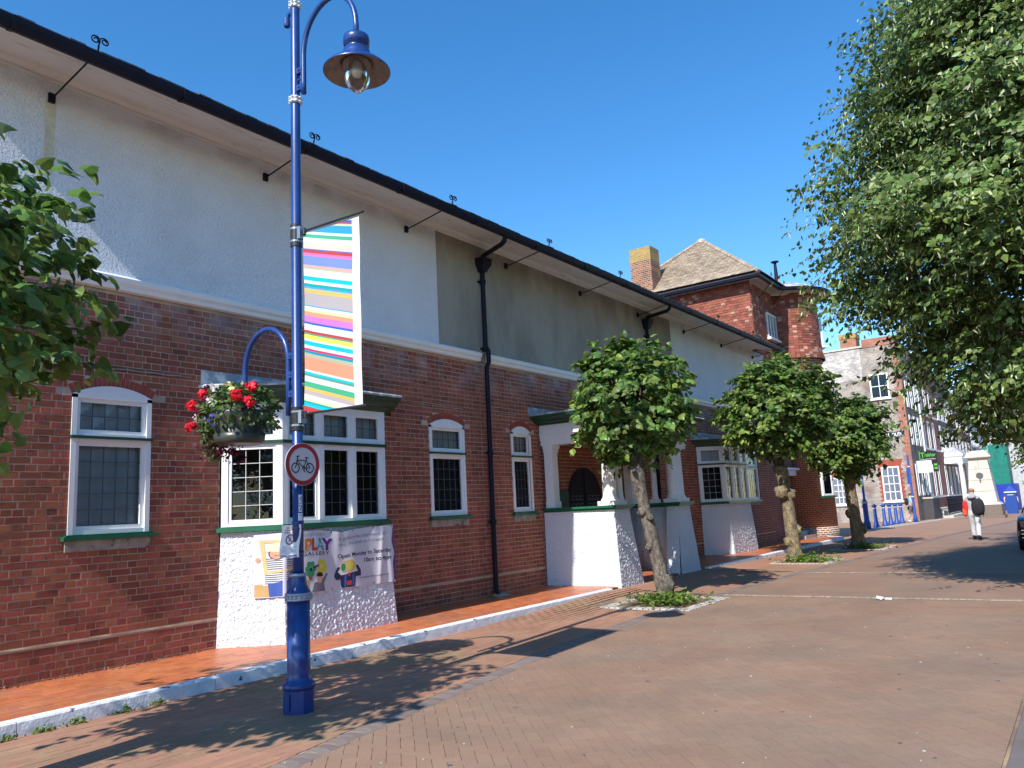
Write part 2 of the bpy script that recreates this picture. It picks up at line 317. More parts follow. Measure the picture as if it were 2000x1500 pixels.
def text_mesh(s, size, spacing=1.0, shear=0.0, bold=0.0):
    """flat lettering as (verts2d, faces), left edge at x=0, baseline y=0"""
    cu = bpy.data.curves.new('t', 'FONT'); cu.body = s; cu.size = size; cu.space_character = spacing; cu.shear = shear; cu.offset = bold; cu.resolution_u = 3
    ob = bpy.data.objects.new('t', cu); COL.objects.link(ob); bpy.context.view_layer.update()
    me = bpy.data.meshes.new_from_object(ob.evaluated_get(bpy.context.evaluated_depsgraph_get()))
    v = [(p.co.x, p.co.y) for p in me.vertices]; f = [tuple(q.vertices) for q in me.polygons]
    bpy.data.objects.remove(ob); bpy.data.curves.remove(cu); bpy.data.meshes.remove(me)
    return v, f
def put_text(mb, s, size, fn, width=None, **k):
    """lettering mapped through fn(x, y) -> point; width squeezes it to fit"""
    v, f = text_mesh(s, size, **k)
    if not v: return mb
    if width: w = max(p[0] for p in v); v = [(p[0]*width/w, p[1]) for p in v]
    return mb.add([fn(x, y) for x, y in v], f)
def gz(x): return -0.0125*max(0.0, x-32.0)
def sm(a, b, x): t = min(1, max(0, (x-a)/(b-a))); return t*t*(3-2*t)
def fz(x, y): return 0.10*sm(8.5, 13.2, x)*(1-sm(17.4, 20.5, x)*0.6)*sm(6.4, 7.3, y) + gz(x)

CAMP = Vector((0, 0, 1.62)); CINV = cam.matrix_world.inverted()
def vis(p, m=40):
    """is a point inside the photograph's frame (used only to choose which repeats become single objects)"""
    c = CINV @ Vector(p)
    if c.z > -0.2: return False
    x, y = 1000 + 1528.1*c.x/-c.z, 750 - 1528.1*c.y/-c.z
    return -m < x < 2000+m and -m < y < 1500+m

# ================================================================ the ground
def sheet(mb, x0, x1, y0, y1, dz, zf=None, nx=1, ny=1):
    xs = [x0+(x1-x0)*i/nx for i in range(nx+1)]
    if x0 < 32 < x1 and nx == 1: xs = [x0, 32, x1]
    ys = [y0+(y1-y0)*i/ny for i in range(ny+1)]
    f = zf or (lambda x, y: gz(x))
    vs = [(x, y, f(x, y)+dz) for x in xs for y in ys]; n = len(ys)
    return mb.add(vs, [(i*n+j, (i+1)*n+j, (i+1)*n+j+1, i*n+j+1) for i in range(len(xs)-1) for j in range(n-1)])
mb = MB(); sheet(mb, -80, 700, -90, 120, -0.05); struct(mb.build('ground', 'asphalt'))

EDGE = [(0.0, 4.1), (2.5, 4.45), (3.54, 4.63), (4.4, 4.81), (5.89, 5.03), (8.23, 5.36), (11.5, 5.56), (15.2, 5.5), (18.8, 5.22), (28.0, 4.60), (36.5, 4.2), (60.0, 3.2), (90, 2.4)]
def edge_y(x):
    for (a, ya), (b, yb) in zip(EDGE, EDGE[1:]):
        if x <= b: return ya+(yb-ya)*(x-a)/(b-a)
    return EDGE[-1][1]
NEAR = 13.46
def strip(mb, xs, f0, f1, z):
    vs = []; 
    for x in xs: vs += [(x, f0(x), z(x, f0(x))), (x, f1(x), z(x, f1(x)))]
    return mb.add(vs, [(2*i, 2*i+2, 2*i+3, 2*i+1) for i in range(len(xs)-1)])
xs_near = [0.5*i for i in range(-8, 28)]; xs_far = [NEAR] + [14+i*0.5 for i in range(0, 36)] + [32, 40, 60, 90, 140]
mb = MB()
strip(mb, [x for x in xs_near if x <= 13.3]+[NEAR], lambda x: 0.62, lambda x: edge_y(x)-0.1, lambda x, y: -0.008)
mb.cm = 1; strip(mb, xs_far, lambda x: -9.0, lambda x: edge_y(x)-0.1, lambda x, y: gz(x))
road = struct(mb.build('road', ['joint_sand', 'paver']))
mb = MB(); sheet(mb, -10, NEAR, -9, 0.622, -0.004); struct(mb.build('side_pavement', 'asphalt'))
mb = MB()
for i in range(50): mb.box(1+i*0.25+0.004, 1.25+i*0.25-0.004, 0.622, 0.642, -0.03, 0.001)
o = mb.build('kerb_line', 'joint_sand'); struct(o)
def fline(k, n=8):
    def f(x): a = edge_y(x)+0.1; return a+(7.36-a)*k/n
    return f
mb = MB()
for k in range(8):
    mb.cm = 0; strip(mb, [x for x in xs_near if x <= 13.3]+[NEAR], fline(k), fline(k+1), lambda x, y: fz(x, y)-0.008)
    mb.cm = 1; strip(mb, xs_far[:-4], fline(k), fline(k+1), lambda x, y: fz(x, y))
mb.cm = 1; strip(mb, [32.0, 40, 60, 95], lambda x: edge_y(x)+0.1, lambda x: 9.4 if x > 33 else 7.3, lambda x, y: gz(x))
strip(mb, [30.6, 32, 40, 60], lambda x: 7.3, lambda x: 24.0, lambda x, y: gz(x)-0.004)
footway = struct(mb.build('footway', ['joint_sand', 'footway_paver']))

def paver_piece(poly, zf, joint=0.0024, depth=0.009):
    """a paver (world xy polygon) as verts and faces about its centre, with its real thickness above the bed"""
    cx = sum(p[0] for p in poly)/len(poly); cy = sum(p[1] for p in poly)/len(poly)
    P = []
    for p in poly:
        d = Vector((p[0]-cx, p[1]-cy)); l = d.length; P.append((cx+d.x*(1-joint/max(l, .01)*1.3), cy+d.y*(1-joint/max(l, .01)*1.3)))
    n = len(P); h = random.uniform(-0.0012, 0.0012)
    v = [(p[0], p[1], zf(cx, cy)+h) for p in P] + [(p[0], p[1], zf(cx, cy)-depth) for p in P]
    return (cx, cy), v, [tuple(range(n))] + [(i, n+i, n+(i+1) % n, (i+1) % n) for i in range(n)]
def lay(pieces, zf, parent, name, material, n_single, stuff_name):
    """the pieces that show largest become single objects, the rest one mesh"""
    P = [paver_piece(p, zf) for p in pieces]
    idx = [i for i in range(len(P)) if vis((P[i][0][0], P[i][0][1], 0), 10)]
    idx.sort(key=lambda i: (P[i][0][0]**2 + P[i][0][1]**2)); single = set(idx[:n_single])
    rest = MB(); o0 = ORG.get(parent.name, Vector((0, 0, 0)))
    for i, (c, v, f) in enumerate(P):
        if i in single:
            me = bpy.data.meshes.new(name); me.from_pydata([(a-c[0], b-c[1], z) for a, b, z in v], [], f); me.materials.append(MATS[material])
            link(name, me, parent, loc=(c[0]-o0.x, c[1]-o0.y, -o0.z))
        else: rest.add(v, f)
    rest.build(stuff_name, material, parent, kind='stuff')
pieces = []; c45 = math.sqrt(0.5); W = 0.1; rnd = random.Random(3)
for k in range(-260, 260):
    for m in range(-130, 130):
        for (ax, ay, w, h) in ((k+2*m, k-2*m, 2, 1), (k+2*m, k-2*m+1, 1, 2)):
            cx, cy = (ax+w/2)*W, (ay+h/2)*W; X, Y = (cx-cy)*c45+6, (cx+cy)*c45+2
            if not (2.3 < X < NEAR+0.15 and 0.5 < Y < 6.0): continue
            pl = [((px-py)*c45*W+6, (px+py)*c45*W+2) for px, py in ((ax, ay), (ax+w, ay), (ax+w, ay+h), (ax, ay+h))]
            e = edge_y(X)-0.1; s = (edge_y(X+0.1)-edge_y(X-0.1))/0.2
            pl = clip(pl, -s, 1, e-s*X); pl = clip(pl, 0, -1, -0.645) if pl else pl; pl = clip(pl, 1, 0, NEAR) if pl else pl
            if area(pl) > 0.0008: pieces.append(pl)
lay(pieces, lambda x, y: 0.0, road, 'paver', 'paver', 300, 'pavers')
pieces = []; r_i = 0; y = 4.3
while y < 7.4:
    x = 2.2 + (0.1 if r_i % 2 else 0) + rnd.uniform(-.01, .01)
    while x < NEAR:
        pl = [(x, y), (x+0.2, y), (x+0.2, y+0.1), (x, y+0.1)]
        X = x+0.1; e = edge_y(X)+0.1; s = (edge_y(X+0.1)-edge_y(X-0.1))/0.2
        pl = clip(pl, s, -1, -(e-s*X)); pl = clip(pl, 0, 1, 7.345) if pl else pl; pl = clip(pl, 1, 0, NEAR) if pl else pl
        if pl and area(pl) > 0.0008 and not (11.3 < X < 13.4 and 5.1 < y < 6.8): pieces.append(pl)
        x += 0.2
    y += 0.1; r_i += 1
lay(pieces, fz, footway, 'paver', 'footway_paver', 300, 'pavers')
# dark block band between footway and road
band = MB(); bed = MB(); strip(bed, [x for x in xs_near if 2 <= x <= 13]+[q for q in xs_far if q <= 30], lambda x: edge_y(x)-0.105, lambda x: edge_y(x)+0.105, lambda x, y: gz(x)-0.005)
bed.cm = 1; strip(bed, [30.0, 32, 40, 60, 90], lambda x: edge_y(x)-0.105, lambda x: edge_y(x)+0.105, lambda x, y: gz(x)+0.002)
edging = struct(bed.build('edging_band', ['pale_mortar', 'dark_block'])); x = 2.4; n = 0
while x < 30:
    e0, e1 = edge_y(x), edge_y(x+0.1); v = []
    N_ = 5
    for side in (0.004, 0.096):
        for q in range(N_): t = q/(N_-1); bow = 0.03*math.sin(t*math.pi); v.append((x+side+bow, e0-0.1+0.195*t))
    n2 = N_; top = v[:n2] + v[n2:][::-1]
    (c, vv, ff) = paver_piece([(a, b) for a, b in top], lambda a, b: gz(a)+0.001, joint=0.001)
    if n < 150 and x < 14:
        me = bpy.data.meshes.new('block'); me.from_pydata([(a-c[0], b-c[1], z) for a, b, z in vv], [], [ff[0][::-1]]+[g[::-1] for g in ff[1:]]); me.materials.append(MATS['dark_block'])
        link('block', me, edging, loc=(c[0], c[1], 0)); n += 1
    else: band.add(vv, ff)
    x += 0.104
band.build('blocks', 'dark_block', edging, kind='stuff')
# pale sett bands across the street
def sett_band(x0, ya, yb, slope, name):
    bed = MB(); bed.quad((x0-0.08, ya, fz(x0, ya)+0.003), (x0+0.1, ya, fz(x0, ya)+0.003), (x0+0.1+slope*(yb-ya), yb, fz(x0, yb)+0.003), (x0-0.08+slope*(yb-ya), yb, fz(x0, yb)+0.003))
    o = struct(bed.build(name, 'joint_sand')); m = MB(); y = ya
    while y < yb-0.05:
        for k in (0,):
            cx = x0+slope*(y-ya); z = fz(cx, y); m.box(cx-0.06, cx+0.075, y+0.005, y+0.095, z-0.01, z+0.007+rnd.uniform(-.002, .002))
        y += 0.1
    m.build('setts', 'band_sett', o, kind='stuff')
sett_band(13.55, 0.2, edge_y(13.5)-0.12, -0.02, 'sett_band'); sett_band(17.78, 0.2, edge_y(17.8)-0.12, -0.02, 'sett_band')
sett_band(13.5, edge_y(13.5)+0.12, 6.9, 0.0, 'sett_band'); sett_band(17.9, edge_y(17.8)+0.12, 6.9, 0.0, 'sett_band')

# ================================================================ raised tiled walkway and its white kerb
mb = MB()
outline = [(-4, 7.45), (29.6, 7.45), (30.3, 7.52), (30.75, 7.75), (30.95, 8.1), (30.95, 9.3), (-4, 9.3)]
mb.prism(outline, -0.4, 0.114); walkway = struct(mb.build('walkway', 'tile_joint'))
pieces = []; rr = 0; y = 7.48
while y < 9.05:
    x = 2.2 + (0.075 if rr % 2 else 0)
    while x < 29.8:
        pl = [(x, y), (x+0.15, y), (x+0.15, min(y+0.15, 9.05)), (x, min(y+0.15, 9.05))]
        if not (13.42 < x < 17.0 and 0): pieces.append(pl)
        x += 0.15
    y += 0.15; rr += 1
lay(pieces, lambda x, y: 0.12, walkway, 'tile', 'quarry_tile', 300, 'tiles')
mb = MB(); x = 2.1
while x < 29.2:
    L_ = 0.91; zt = 0.126
    if not (13.3 < x+0.45 < 17.3):
        b = MB(); nxs = 14
        rings = []
        for i in range(nxs+1):
            xx = x+0.004+(L_-0.008)*i/nxs; j = lambda s: 0.004*noise.noise(Vector((xx*9, s*3.1, 0)))
            rings.append([(xx, 7.34+j(1), -0.05), (xx, 7.345+j(2), 0.05), (xx, 7.35+j(3), zt-0.015+j(4)), (xx, 7.365, zt+j(5)*0.7), (xx, 7.47, zt+j(6)*0.7), (xx, 7.48, 0.02)])
        b.loft(rings); b.build('kerb_stone', 'kerb_paint', walkway, smooth=False)
    x += L_
b = MB(); arc = [(29.2, 7.35), (29.7, 7.36), (30.2, 7.42), (30.6, 7.58), (30.88, 7.82), (31.0, 8.15), (31.0, 8.4)]
inn = [(29.2, 7.48), (29.65, 7.48), (30.12, 7.53), (30.5, 7.68), (30.75, 7.89), (30.87, 8.18), (30.87, 8.4)]
b.loft([[(p[0], p[1], -0.1), (p[0], p[1], 0.122), (q[0], q[1], 0.124), (q[0], q[1], 0.0)] for p, q in zip(arc, inn)]); b.build('kerb_stone', 'kerb_paint', walkway)

# ================================================================ the gallery building
WY = 9.05
gal = thing('gallery_building', 'long red brick gallery with white roughcast upper wall and black gutter beside the tiled walkway', 'building', (2.6, WY, 0))
X0, X1 = 2.6, 27.75
holes = []                                               # (x0, x1, z0, z1) kept free of bricks
def arch_half(w, rise, zs, z):
    """half width blocked at height z by an arched opening of half width w springing at zs"""
    Rr = (w*w+rise*rise)/(2*rise); Ro = Rr+0.115; zc = zs+rise-Rr
    d = Ro*Ro-(z-zc)**2
    return math.sqrt(d) if d > 0 else 0
WINS = [(4.11, 5.04), (10.01, 10.96), (12.39, 13.07), (25.3, 26.45)]
def blocked(z, bed=False):
    iv = []
    for a, b in WINS:
        if bed and z >= 3.17: continue
        c, w = (a+b)/2, (b-a)/2
        if 1.415 <= z < 1.54: iv.append((a-0.03, b+0.03))
        elif 1.54 <= z < 3.17: iv.append((a, b))
        elif z >= 3.17:
            h = arch_half(w, 0.12, 3.17, z)
            if h > 0: iv.append((c-h, c+h))
    if z < 3.25: iv += [(5.98, 8.88), (21.43, 24.33)]
    elif z < 3.60: iv += [(5.75, 9.1), (21.2, 24.56)]
    if z < 3.5: iv += [(13.36, 17.12)] if z > 2.9 or z < 1.6 else [(13.36, 13.6), (16.95, 17.12)]
    return sorted(iv)
def free(a, b, iv):
    out = [(a, b)]
    for p, q in iv:
        nx = []
        for s, e in out:
            if q <= s or p >= e: nx.append((s, e)); continue
            if p > s: nx.append((s, p))
            if q < e: nx.append((q, e))
        out = nx
    return [(s, e) for s, e in out if e-s > 0.02]
PITCH = 0.0782; bricks = []; row = 0; z = 0.50
rows = [(0.50+i*PITCH, i) for i in range(51)] + [(0.458-(i+1)*PITCH+0.002, i) for i in range(5)]
for z, row in rows:
    if z+0.068 > 4.44: continue
    iv = blocked(z+0.034); head = row % 2
    x = X0 + (0.0575 if head else 0.0)
    while x < X1:
        L_ = 0.1025 if head else 0.2145
        if not head and rnd.random() < 0.10: L_ = 0.101
        for s, e in free(x, min(x+L_, X1), iv): bricks.append((s, e, z, z+0.0672))
        x += L_+0.0105
def brick_geo(s, e, z0, z1):
    dy = rnd.uniform(-0.0022, 0.0016); j = lambda: rnd.uniform(-0.0014, 0.0014)
    yf = WY+dy; yb = WY+0.02; c = 0.004
    v = [(s+j(), yf+.002, z0+j()), (e+j(), yf+.002, z0+j()), (e+j(), yf+.002, z1+j()), (s+j(), yf+.002, z1+j())]
    vi = [(s+c, yf, z0+c), (e-c, yf+rnd.uniform(-.001, .001), z0+c), (e-c, yf, z1-c), (s+c, yf+rnd.uniform(-.001, .001), z1-c)]
    vb = [(p[0], yb, p[2]) for p in v]
    return vi+v+vb, [(0, 1, 2, 3)] + [(4+i, 4+(i+1) % 4, (i+1) % 4, i) for i in range(4)] + [(8+i, 8+(i+1) % 4, 4+(i+1) % 4, 4+i) for i in range(4)]
near = [i for i, b in enumerate(bricks) if vis(((b[0]+b[1])/2, WY, b[2]), 5) and 0.2 < b[2] < 3.0]
near.sort(key=lambda i: Vector(((bricks[i][0]+bricks[i][1])/2, WY, bricks[i][2]-1.62)).length/((bricks[i][1]-bricks[i][0])+0.2)); single = set(near[:299])
rest = MB()
for i, bk in enumerate(bricks):
    v, f = brick_geo(*bk)
    if i in single:
        cx, cz = (bk[0]+bk[1])/2, bk[2]; me = bpy.data.meshes.new('brick'); me.from_pydata([(a-cx, b_-WY, c-cz) for a, b_, c in v], [], f); me.materials.append(MATS['brick'])
        link('brick', me, gal, loc=(cx-2.6, 0, cz))
    else: rest.add(v, f)
rest.build('brickwork', 'brick', gal, kind='stuff')
# mortar bed behind the bricks, in cells that leave the openings free
mb = MB(); zs = sorted({0.0, 0.425, 0.50, 1.415, 1.54, 1.6, 2.9, 3.25, 3.6, 3.5, 3.17, 4.44} | {3.17+0.03*i for i in range(10)})
for a, b in zip(zs, zs[1:]):
    for s, e in free(X0, X1, blocked((a+b)/2, True)):
        mb.quad((s, WY+0.0045, a), (e, WY+0.0045, a), (e, WY+0.0045, b), (s, WY+0.0045, b))
mb.build('mortar_bed', 'mortar', gal)
for s, e in free(X0, X1, blocked(0.45)):
    mb = MB()                      # thick pale bed joint, uneven along its length
    n = int((e-s)/0.06)+1
    v = []; 
    for i in range(n+1):
        x = s+(e-s)*i/n; w = 0.006*noise.noise(Vector((x*3, 0, 0))); w2 = 0.008*noise.noise(Vector((x*5, 4, 0)))
        v += [(x, WY+0.012, 0.494+w), (x, WY-0.003+w2*0.5, 0.488+w*0.8), (x, WY-0.004-w2*0.5, 0.470+w2), (x, WY+0.008, 0.460+w2)]
    mb.add(v, [(4*i+k, 4*i+4+k, 4*i+5+k, 4*i+1+k) for i in range(n) for k in range(3)])
    mb.build('damp_course', 'pale_mortar', gal)
# body of the building behind the face: end wall, core, roof
mb = MB(); mb.box(X0, X0+0.25, WY+0.012, 17, 0, 6.8); mb.box(X0+0.25, X1, WY+0.5, 17, 0.0, 6.78); mb.build('core_wall', 'brick_yz', gal)
mb = MB(); mb.box(X0, X1, WY+0.013, WY+0.5, 4.46, 6.78); mb.build('inner_wall', 'mortar', gal)
def wall_panel(a, b, m, name, y): 
    q = MB(); q.box(a, b, y, WY+0.012, 4.60, 6.785); return q.build(name, m, gal)
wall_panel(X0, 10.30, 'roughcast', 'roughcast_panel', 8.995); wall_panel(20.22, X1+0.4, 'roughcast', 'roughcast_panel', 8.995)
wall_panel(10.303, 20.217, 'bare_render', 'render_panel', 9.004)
# string course, moulded
def moulding(x0, x1, prof, m, name, parent=gal):
    q = MB(); q.loft([[(x0, y, z) for y, z in prof], [(x1, y, z) for y, z in prof]]); return q.build(name, m, parent)
sc = [(9.04, 4.44), (8.97, 4.45), (8.955, 4.49), (8.965, 4.50), (8.93, 4.53), (8.92, 4.59), (8.935, 4.605), (8.99, 4.63), (9.04, 4.63)]
for a, b in ((X0, 11.44), (11.68, 18.5), (18.74, X1)): moulding(a, b, sc, 'white_paint', 'string_course')
# cornice, soffit, fascia, gutter
moulding(X0-0.27, 26.9, [(9.04, 6.745), (8.985, 6.75), (8.975, 6.775), (8.99, 6.78), (8.90, 6.80), (8.885, 6.83), (8.84, 6.835), (8.84, 6.87), (9.04, 6.87)], 'stained_paint', 'cornice')
mb = MB(); mb.add([(2.33, 8.08, 6.665), (26.95, 8.08, 6.665), (26.95, 9.04, 6.86), (2.33, 9.04, 6.86), (2.33, 8.08, 6.72), (26.95, 8.08, 6.72), (26.95, 9.04, 6.91), (2.33, 9.04, 6.91)], [(0,3,2,1),(4,5,6,7),(0,1,5,4),(1,2,6,5),(2,3,7,6),(3,0,4,7)]); mb.build('soffit', 'stained_paint', gal)
gp = [(8.10, 6.615), (8.02, 6.59), (7.965, 6.61), (7.945, 6.655), (7.94, 6.70), (7.955, 6.70), (7.965, 6.66), (8.02, 6.62), (8.08, 6.63), (8.085, 6.72), (8.10, 6.72)]
moulding(2.3, 27.0, gp, 'black_iron', 'gutter')
x = 2.9
while x < 27:
    mb = MB(); mb.loft([[(x+d, y+s*(-0.012 if y < 8.05 else 0), z-(0.01 if z < 6.65 else -0.006)) for (y, z), s in zip(gp, [1]*len(gp))] for d in (0, 0.05)]); x += 1.83; mb.build('gutter_joint', 'black_iron', gal)
mb = MB(); mb.add([(2.3, 8.02, 6.745), (27.7, 8.02, 6.745), (27.7, 17.5, 11.55), (2.3, 17.5, 11.55), (2.3, 8.02, 6.70), (27.7, 8.02, 6.70), (27.7, 17.5, 11.5), (2.3, 17.5, 11.5)], [(0,1,2,3),(4,7,6,5),(0,4,5,1),(1,5,6,2),(2,6,7,3),(3,7,4,0)]); mb.build('roof', 'slate', gal)
mb = MB(); x = 2.3
while x < 26.9:
    w = 0.165; h = rnd.uniform(0, 0.012); y0 = 7.985+rnd.uniform(-0.012, 0.01)
    mb.add([(x+.003, y0, 6.725+h), (x+w-.003, y0, 6.725+h), (x+w-.003, 8.3, 6.895), (x+.003, 8.3, 6.895), (x+.003, y0, 6.745+h), (x+w-.003, y0, 6.745+h), (x+w-.003, 8.3, 6.915), (x+.003, 8.3, 6.915)], [(0,3,2,1),(4,5,6,7),(0,1,5,4),(1,2,6,5),(3,0,4,7)]); x += w
mb.build('eaves_tiles', 'slate', gal, kind='stuff')
# iron eaves brackets with scrolled ends, every 2.9 m
def bracket(x, scroll=True):
    q = MB(); q.box(x-0.035, x+0.035, 8.955, 8.997, 6.49, 6.60)
    q.tube([(x, 8.96, 6.54), (x, 7.99, 6.68), (x, 7.925, 6.70), (x-0.005, 7.90, 6.75)], 0.011, 6)
    if scroll:
        p1 = []; p2 = []
        for i in range(22):
            t = i/21; a = t*1.55*2*math.pi; r = 0.052*(1-0.72*t)
            p1.append((x-0.045+0.0+r*math.cos(a)*1.0, 7.90-0.01*t, 6.80+r*math.sin(a)))
            p2.append((x+0.052-r*math.cos(a), 7.90-0.01*t, 6.81+0.9*r*math.sin(a)))
        q.tube([(x-0.005, 7.90, 6.75), (x+0.004, 7.90, 6.79), p1[0]]+p1[1:], 0.008, 5); q.tube([(x-0.005, 7.90, 6.75), p2[0]]+p2[1:], 0.008, 5)
    q.build('eaves_bracket', 'black_iron', gal)
for k in range(9): bracket(3.72+2.9*k)
mb = MB(); 
mb.poly([(3.665, 8.9935, 6.49), (3.67, 8.9935, 6.1), (3.675, 8.9935, 5.78), (3.70, 8.9935, 5.68), (3.725, 8.9935, 5.80), (3.76, 8.9935, 5.62), (3.785, 8.9935, 5.75), (3.78, 8.9935, 6.2), (3.775, 8.9935, 6.49)])
mb.build('rust_stain', 'stain', gal)
# rainwater pipes
def downpipe(x, dx, zb=0.2):
    q = MB(); q.tube([(x-dx, 8.04, 6.60), (x-dx, 8.07, 6.52), (x-dx+0.03, 8.16, 6.49), (x-0.03, 8.86, 6.53), (x, 8.91, 6.50), (x, 8.92, 6.42)], 0.047, 8)
    q.box(x-0.13, x+0.13, 8.80, 9.0, 6.36, 6.45); q.box(x-0.145, x+0.145, 8.785, 9.0, 6.45, 6.475); q.loft([[(x-a, 8.92-b, z), (x+a, 8.92-b, z), (x+a, 9.0, z), (x-a, 9.0, z)] for a, b, z in ((0.065, 0.05, 6.22), (0.09, 0.08, 6.29), (0.13, 0.12, 6.36))])
    q.tube([(x, 8.935, 6.25), (x, 8.935, 4.74), (x, 8.875, 4.66), (x, 8.875, 4.44), (x, 8.93, 4.34), (x, 8.94, 2.6), (x, 8.94, zb)], 0.045, 10)
    for z in (6.02, 4.70, 2.72, 1.45): q.lathe(x, 8.937, [(0.046, z-0.05), (0.06, z-0.045), (0.06, z+0.04), (0.046, z+0.05)], 12); q.box(x-0.095, x+0.095, 8.96, 8.994, z-0.015, z+0.015)
    q.tube([(x, 8.94, zb+0.05), (x, 8.90, 0.14)], 0.045, 10)
    q.build('downpipe', 'black_iron', gal)
downpipe(11.57, 0.42); downpipe(18.6, 0.42, 1.0)
mb = MB(); mb.box(11.66, 11.71, 8.99, WY-.003, 0.14, 2.62); mb.build('conduit', 'weathered_stone', gal)
mb = MB(); mb.lathe(11.6, 8.86, [(0.16, 0.115), (0.17, 0.14), (0.12, 0.165), (0.06, 0.15)], 12); mb.build('gully', 'weathered_stone', gal)
# cable clipped over the windows
for a, b in ((3.9, 5.55), (9.75, 10.95), (12.0, 12.55)):
    q = MB(); n = 10; q.tube([(a+(b-a)*i/n, WY-0.012, 3.50+(0.01 if i % 2 else 0)) for i in range(n+1)], 0.009, 5); q.build('cable', 'weathered_stone', gal)

# ---------------------------------------------------------------- windows
Z = Vector((0, 0, 1))
def light(fr, cm, win, o, ux, n, x0, x1, z0, z1, cols, rows, cas=0.045, dep=0.0, bend=0.0):
    """one leaded light: casement frame into fr, cames into cm, every pane an object of its own"""
    d = -0.03+dep
    for a, b, c, e in ((x0, x0+cas, z0, z1), (x1-cas, x1, z0, z1), (x0+cas, x1-cas, z0, z0+cas), (x0+cas, x1-cas, z1-cas, z1)):
        fr.frame(o, ux, n, Z, a, b, d-0.03, d+0.012, c, e)
    a, b, c, e = x0+cas, x1-cas, z0+cas, z1-cas; pw, ph = (b-a)/cols, (e-c)/rows
    for i in range(1, cols): cm.frame(o, ux, n, Z, a+i*pw-0.0045, a+i*pw+0.0045, d-0.014, d-0.006, c, e)
    for i in range(1, rows): cm.frame(o, ux, n, Z, a, b, d-0.0145, d-0.0055, c+i*ph-0.0045, c+i*ph+0.0045)
    key = (round(pw, 4), round(ph, 4), round(ux.x, 3))
    for i in range(cols):
        for j in range(rows):
            t = [rnd.uniform(-0.0026, 0.0026) for _ in range(4)]
            p0 = o + ux*(a+i*pw) + n*(d-0.012) + Z*(c+j*ph)
            q = MB(); q.quad(*[p0+ux*u+Z*w+n*tt for (u, w), tt in zip(((0, 0), (pw, 0), (pw, ph), (0, ph)), t)]); q.build('pane', 'glass', win)
def sash(parent, xa, xb, z0, z1, ztr, cols, rows, ucols, urows, y=WY, rise=0.12, upper='curtain', lower='curtain'):
    """arched two-tier casement window set in the wall"""
    o = Vector((xa, y, 0)); ux = Vector((1, 0, 0)); n = Vector((0, -1, 0)); w = xb-xa; j = 0.06
    fr, cm = MB(), MB()
    fr.frame(o, ux, n, Z, 0.003, j, -0.10, 0.012, z0, z1); fr.frame(o, ux, n, Z, w-j, w-0.003, -0.10, 0.012, z0, z1)
    fr.frame(o, ux, n, Z, j, w-j, -0.10, 0.004, z0, z0+0.05)
    fr.frame(o, ux, n, Z, j, w-j, -0.10, 0.012, ztr-0.045, ztr-0.01); fr.frame(o, ux, n, Z, j, w-j, -0.10, 0.006, ztr+0.02, ztr+0.05)
    Rr = ((w/2)**2+rise**2)/(2*rise); zc = z1+rise-Rr; pts = []
    for i in range(13):
        u = 0.003+(w-0.006)*i/12; pts.append(o + ux*u + n*0.012 + Z*(zc+math.sqrt(max(0, Rr*Rr-(u-w/2)**2))))
    ring = [o+ux*(w-0.003)+n*0.012+Z*(z1-0.05), ] ; poly = [o+ux*0.003+n*0.012+Z*(z1-0.04)] + [p for p in pts] + [o+ux*(w-0.003)+n*0.012+Z*(z1-0.04)]
    fr.extr(poly, -n*0.11)
    win = fr.build('window', 'white_paint', parent)
    a, b = j, w-j
    light(MBX := MB(), cm, win, o, ux, n, a, b, z0+0.05, ztr-0.045, cols, rows)
    light(MBX, cm, win, o, ux, n, a, b, ztr+0.05, z1-0.04, ucols, urows)
    MBX.build('casement', 'white_paint', win); cm.build('came', 'lead_came', win)
    q = MB(); q.frame(o, ux, n, Z, -0.01, w+0.01, -0.05, 0.045, ztr-0.01, ztr+0.02); q.build('transom', 'dark_green_paint', win)
    q = MB(); q.frame(o, ux, n, Z, -0.06, w+0.07, -0.05, 0.075, z0-0.06, z0-0.012); q.frame(o, ux, n, Z, -0.03, w+0.04, -0.05, 0.05, z0-0.012, z0+0.003); q.build('sill', 'green_paint', win)
    q = MB(); q.frame(o, ux, n, Z, -0.02, w+0.02, -0.09, 0.018, z0-0.18, z0-0.062); q.build('stone_sill', 'weathered_stone', win)
    q = MB(); q.quad(o+ux*a-n*0.12+Z*z0, o+ux*b-n*0.12+Z*z0, o+ux*b-n*0.12+Z*ztr, o+ux*a-n*0.12+Z*ztr); q.build('blind', lower, win)  # where dark, this sheet paints the unlit room behind the glass
    q = MB(); q.quad(o+ux*a-n*0.122+Z*ztr, o+ux*b-n*0.122+Z*ztr, o+ux*b-n*0.122+Z*z1, o+ux*a-n*0.122+Z*z1); q.build('blind', upper, win)
    Ro = Rr+0.11; c = xa+w/2; th0 = math.asin((w/2+0.0)/Rr); nv = max(8, int(2*th0*Rr/0.05)); q = MB()          # rubbed brick arch, every voussoir its own wedge
    for i in range(nv):
        t0, t1 = -th0+2*th0*i/nv+0.004, -th0+2*th0*(i+1)/nv-0.004
        P = [(c+r*math.sin(t), zc+r*math.cos(t)) for r, t in ((Rr+0.004, t0), (Rr+0.004, t1), (Ro, t1), (Ro, t0))]
        q.extr([(p[0], WY-0.001, p[1]) for p in P], (0, 0.03, 0))
    q.build('arch_bricks', 'rubbed_brick', win, kind='stuff')
    return win
sash(gal, 4.11, 5.04, 1.60, 3.17, 2.68, 5, 5, 5, 2)
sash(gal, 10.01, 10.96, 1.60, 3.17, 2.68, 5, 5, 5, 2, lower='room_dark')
sash(gal, 12.39, 13.07, 1.60, 3.17, 2.68, 4, 5, 4, 2, lower='room_dark')
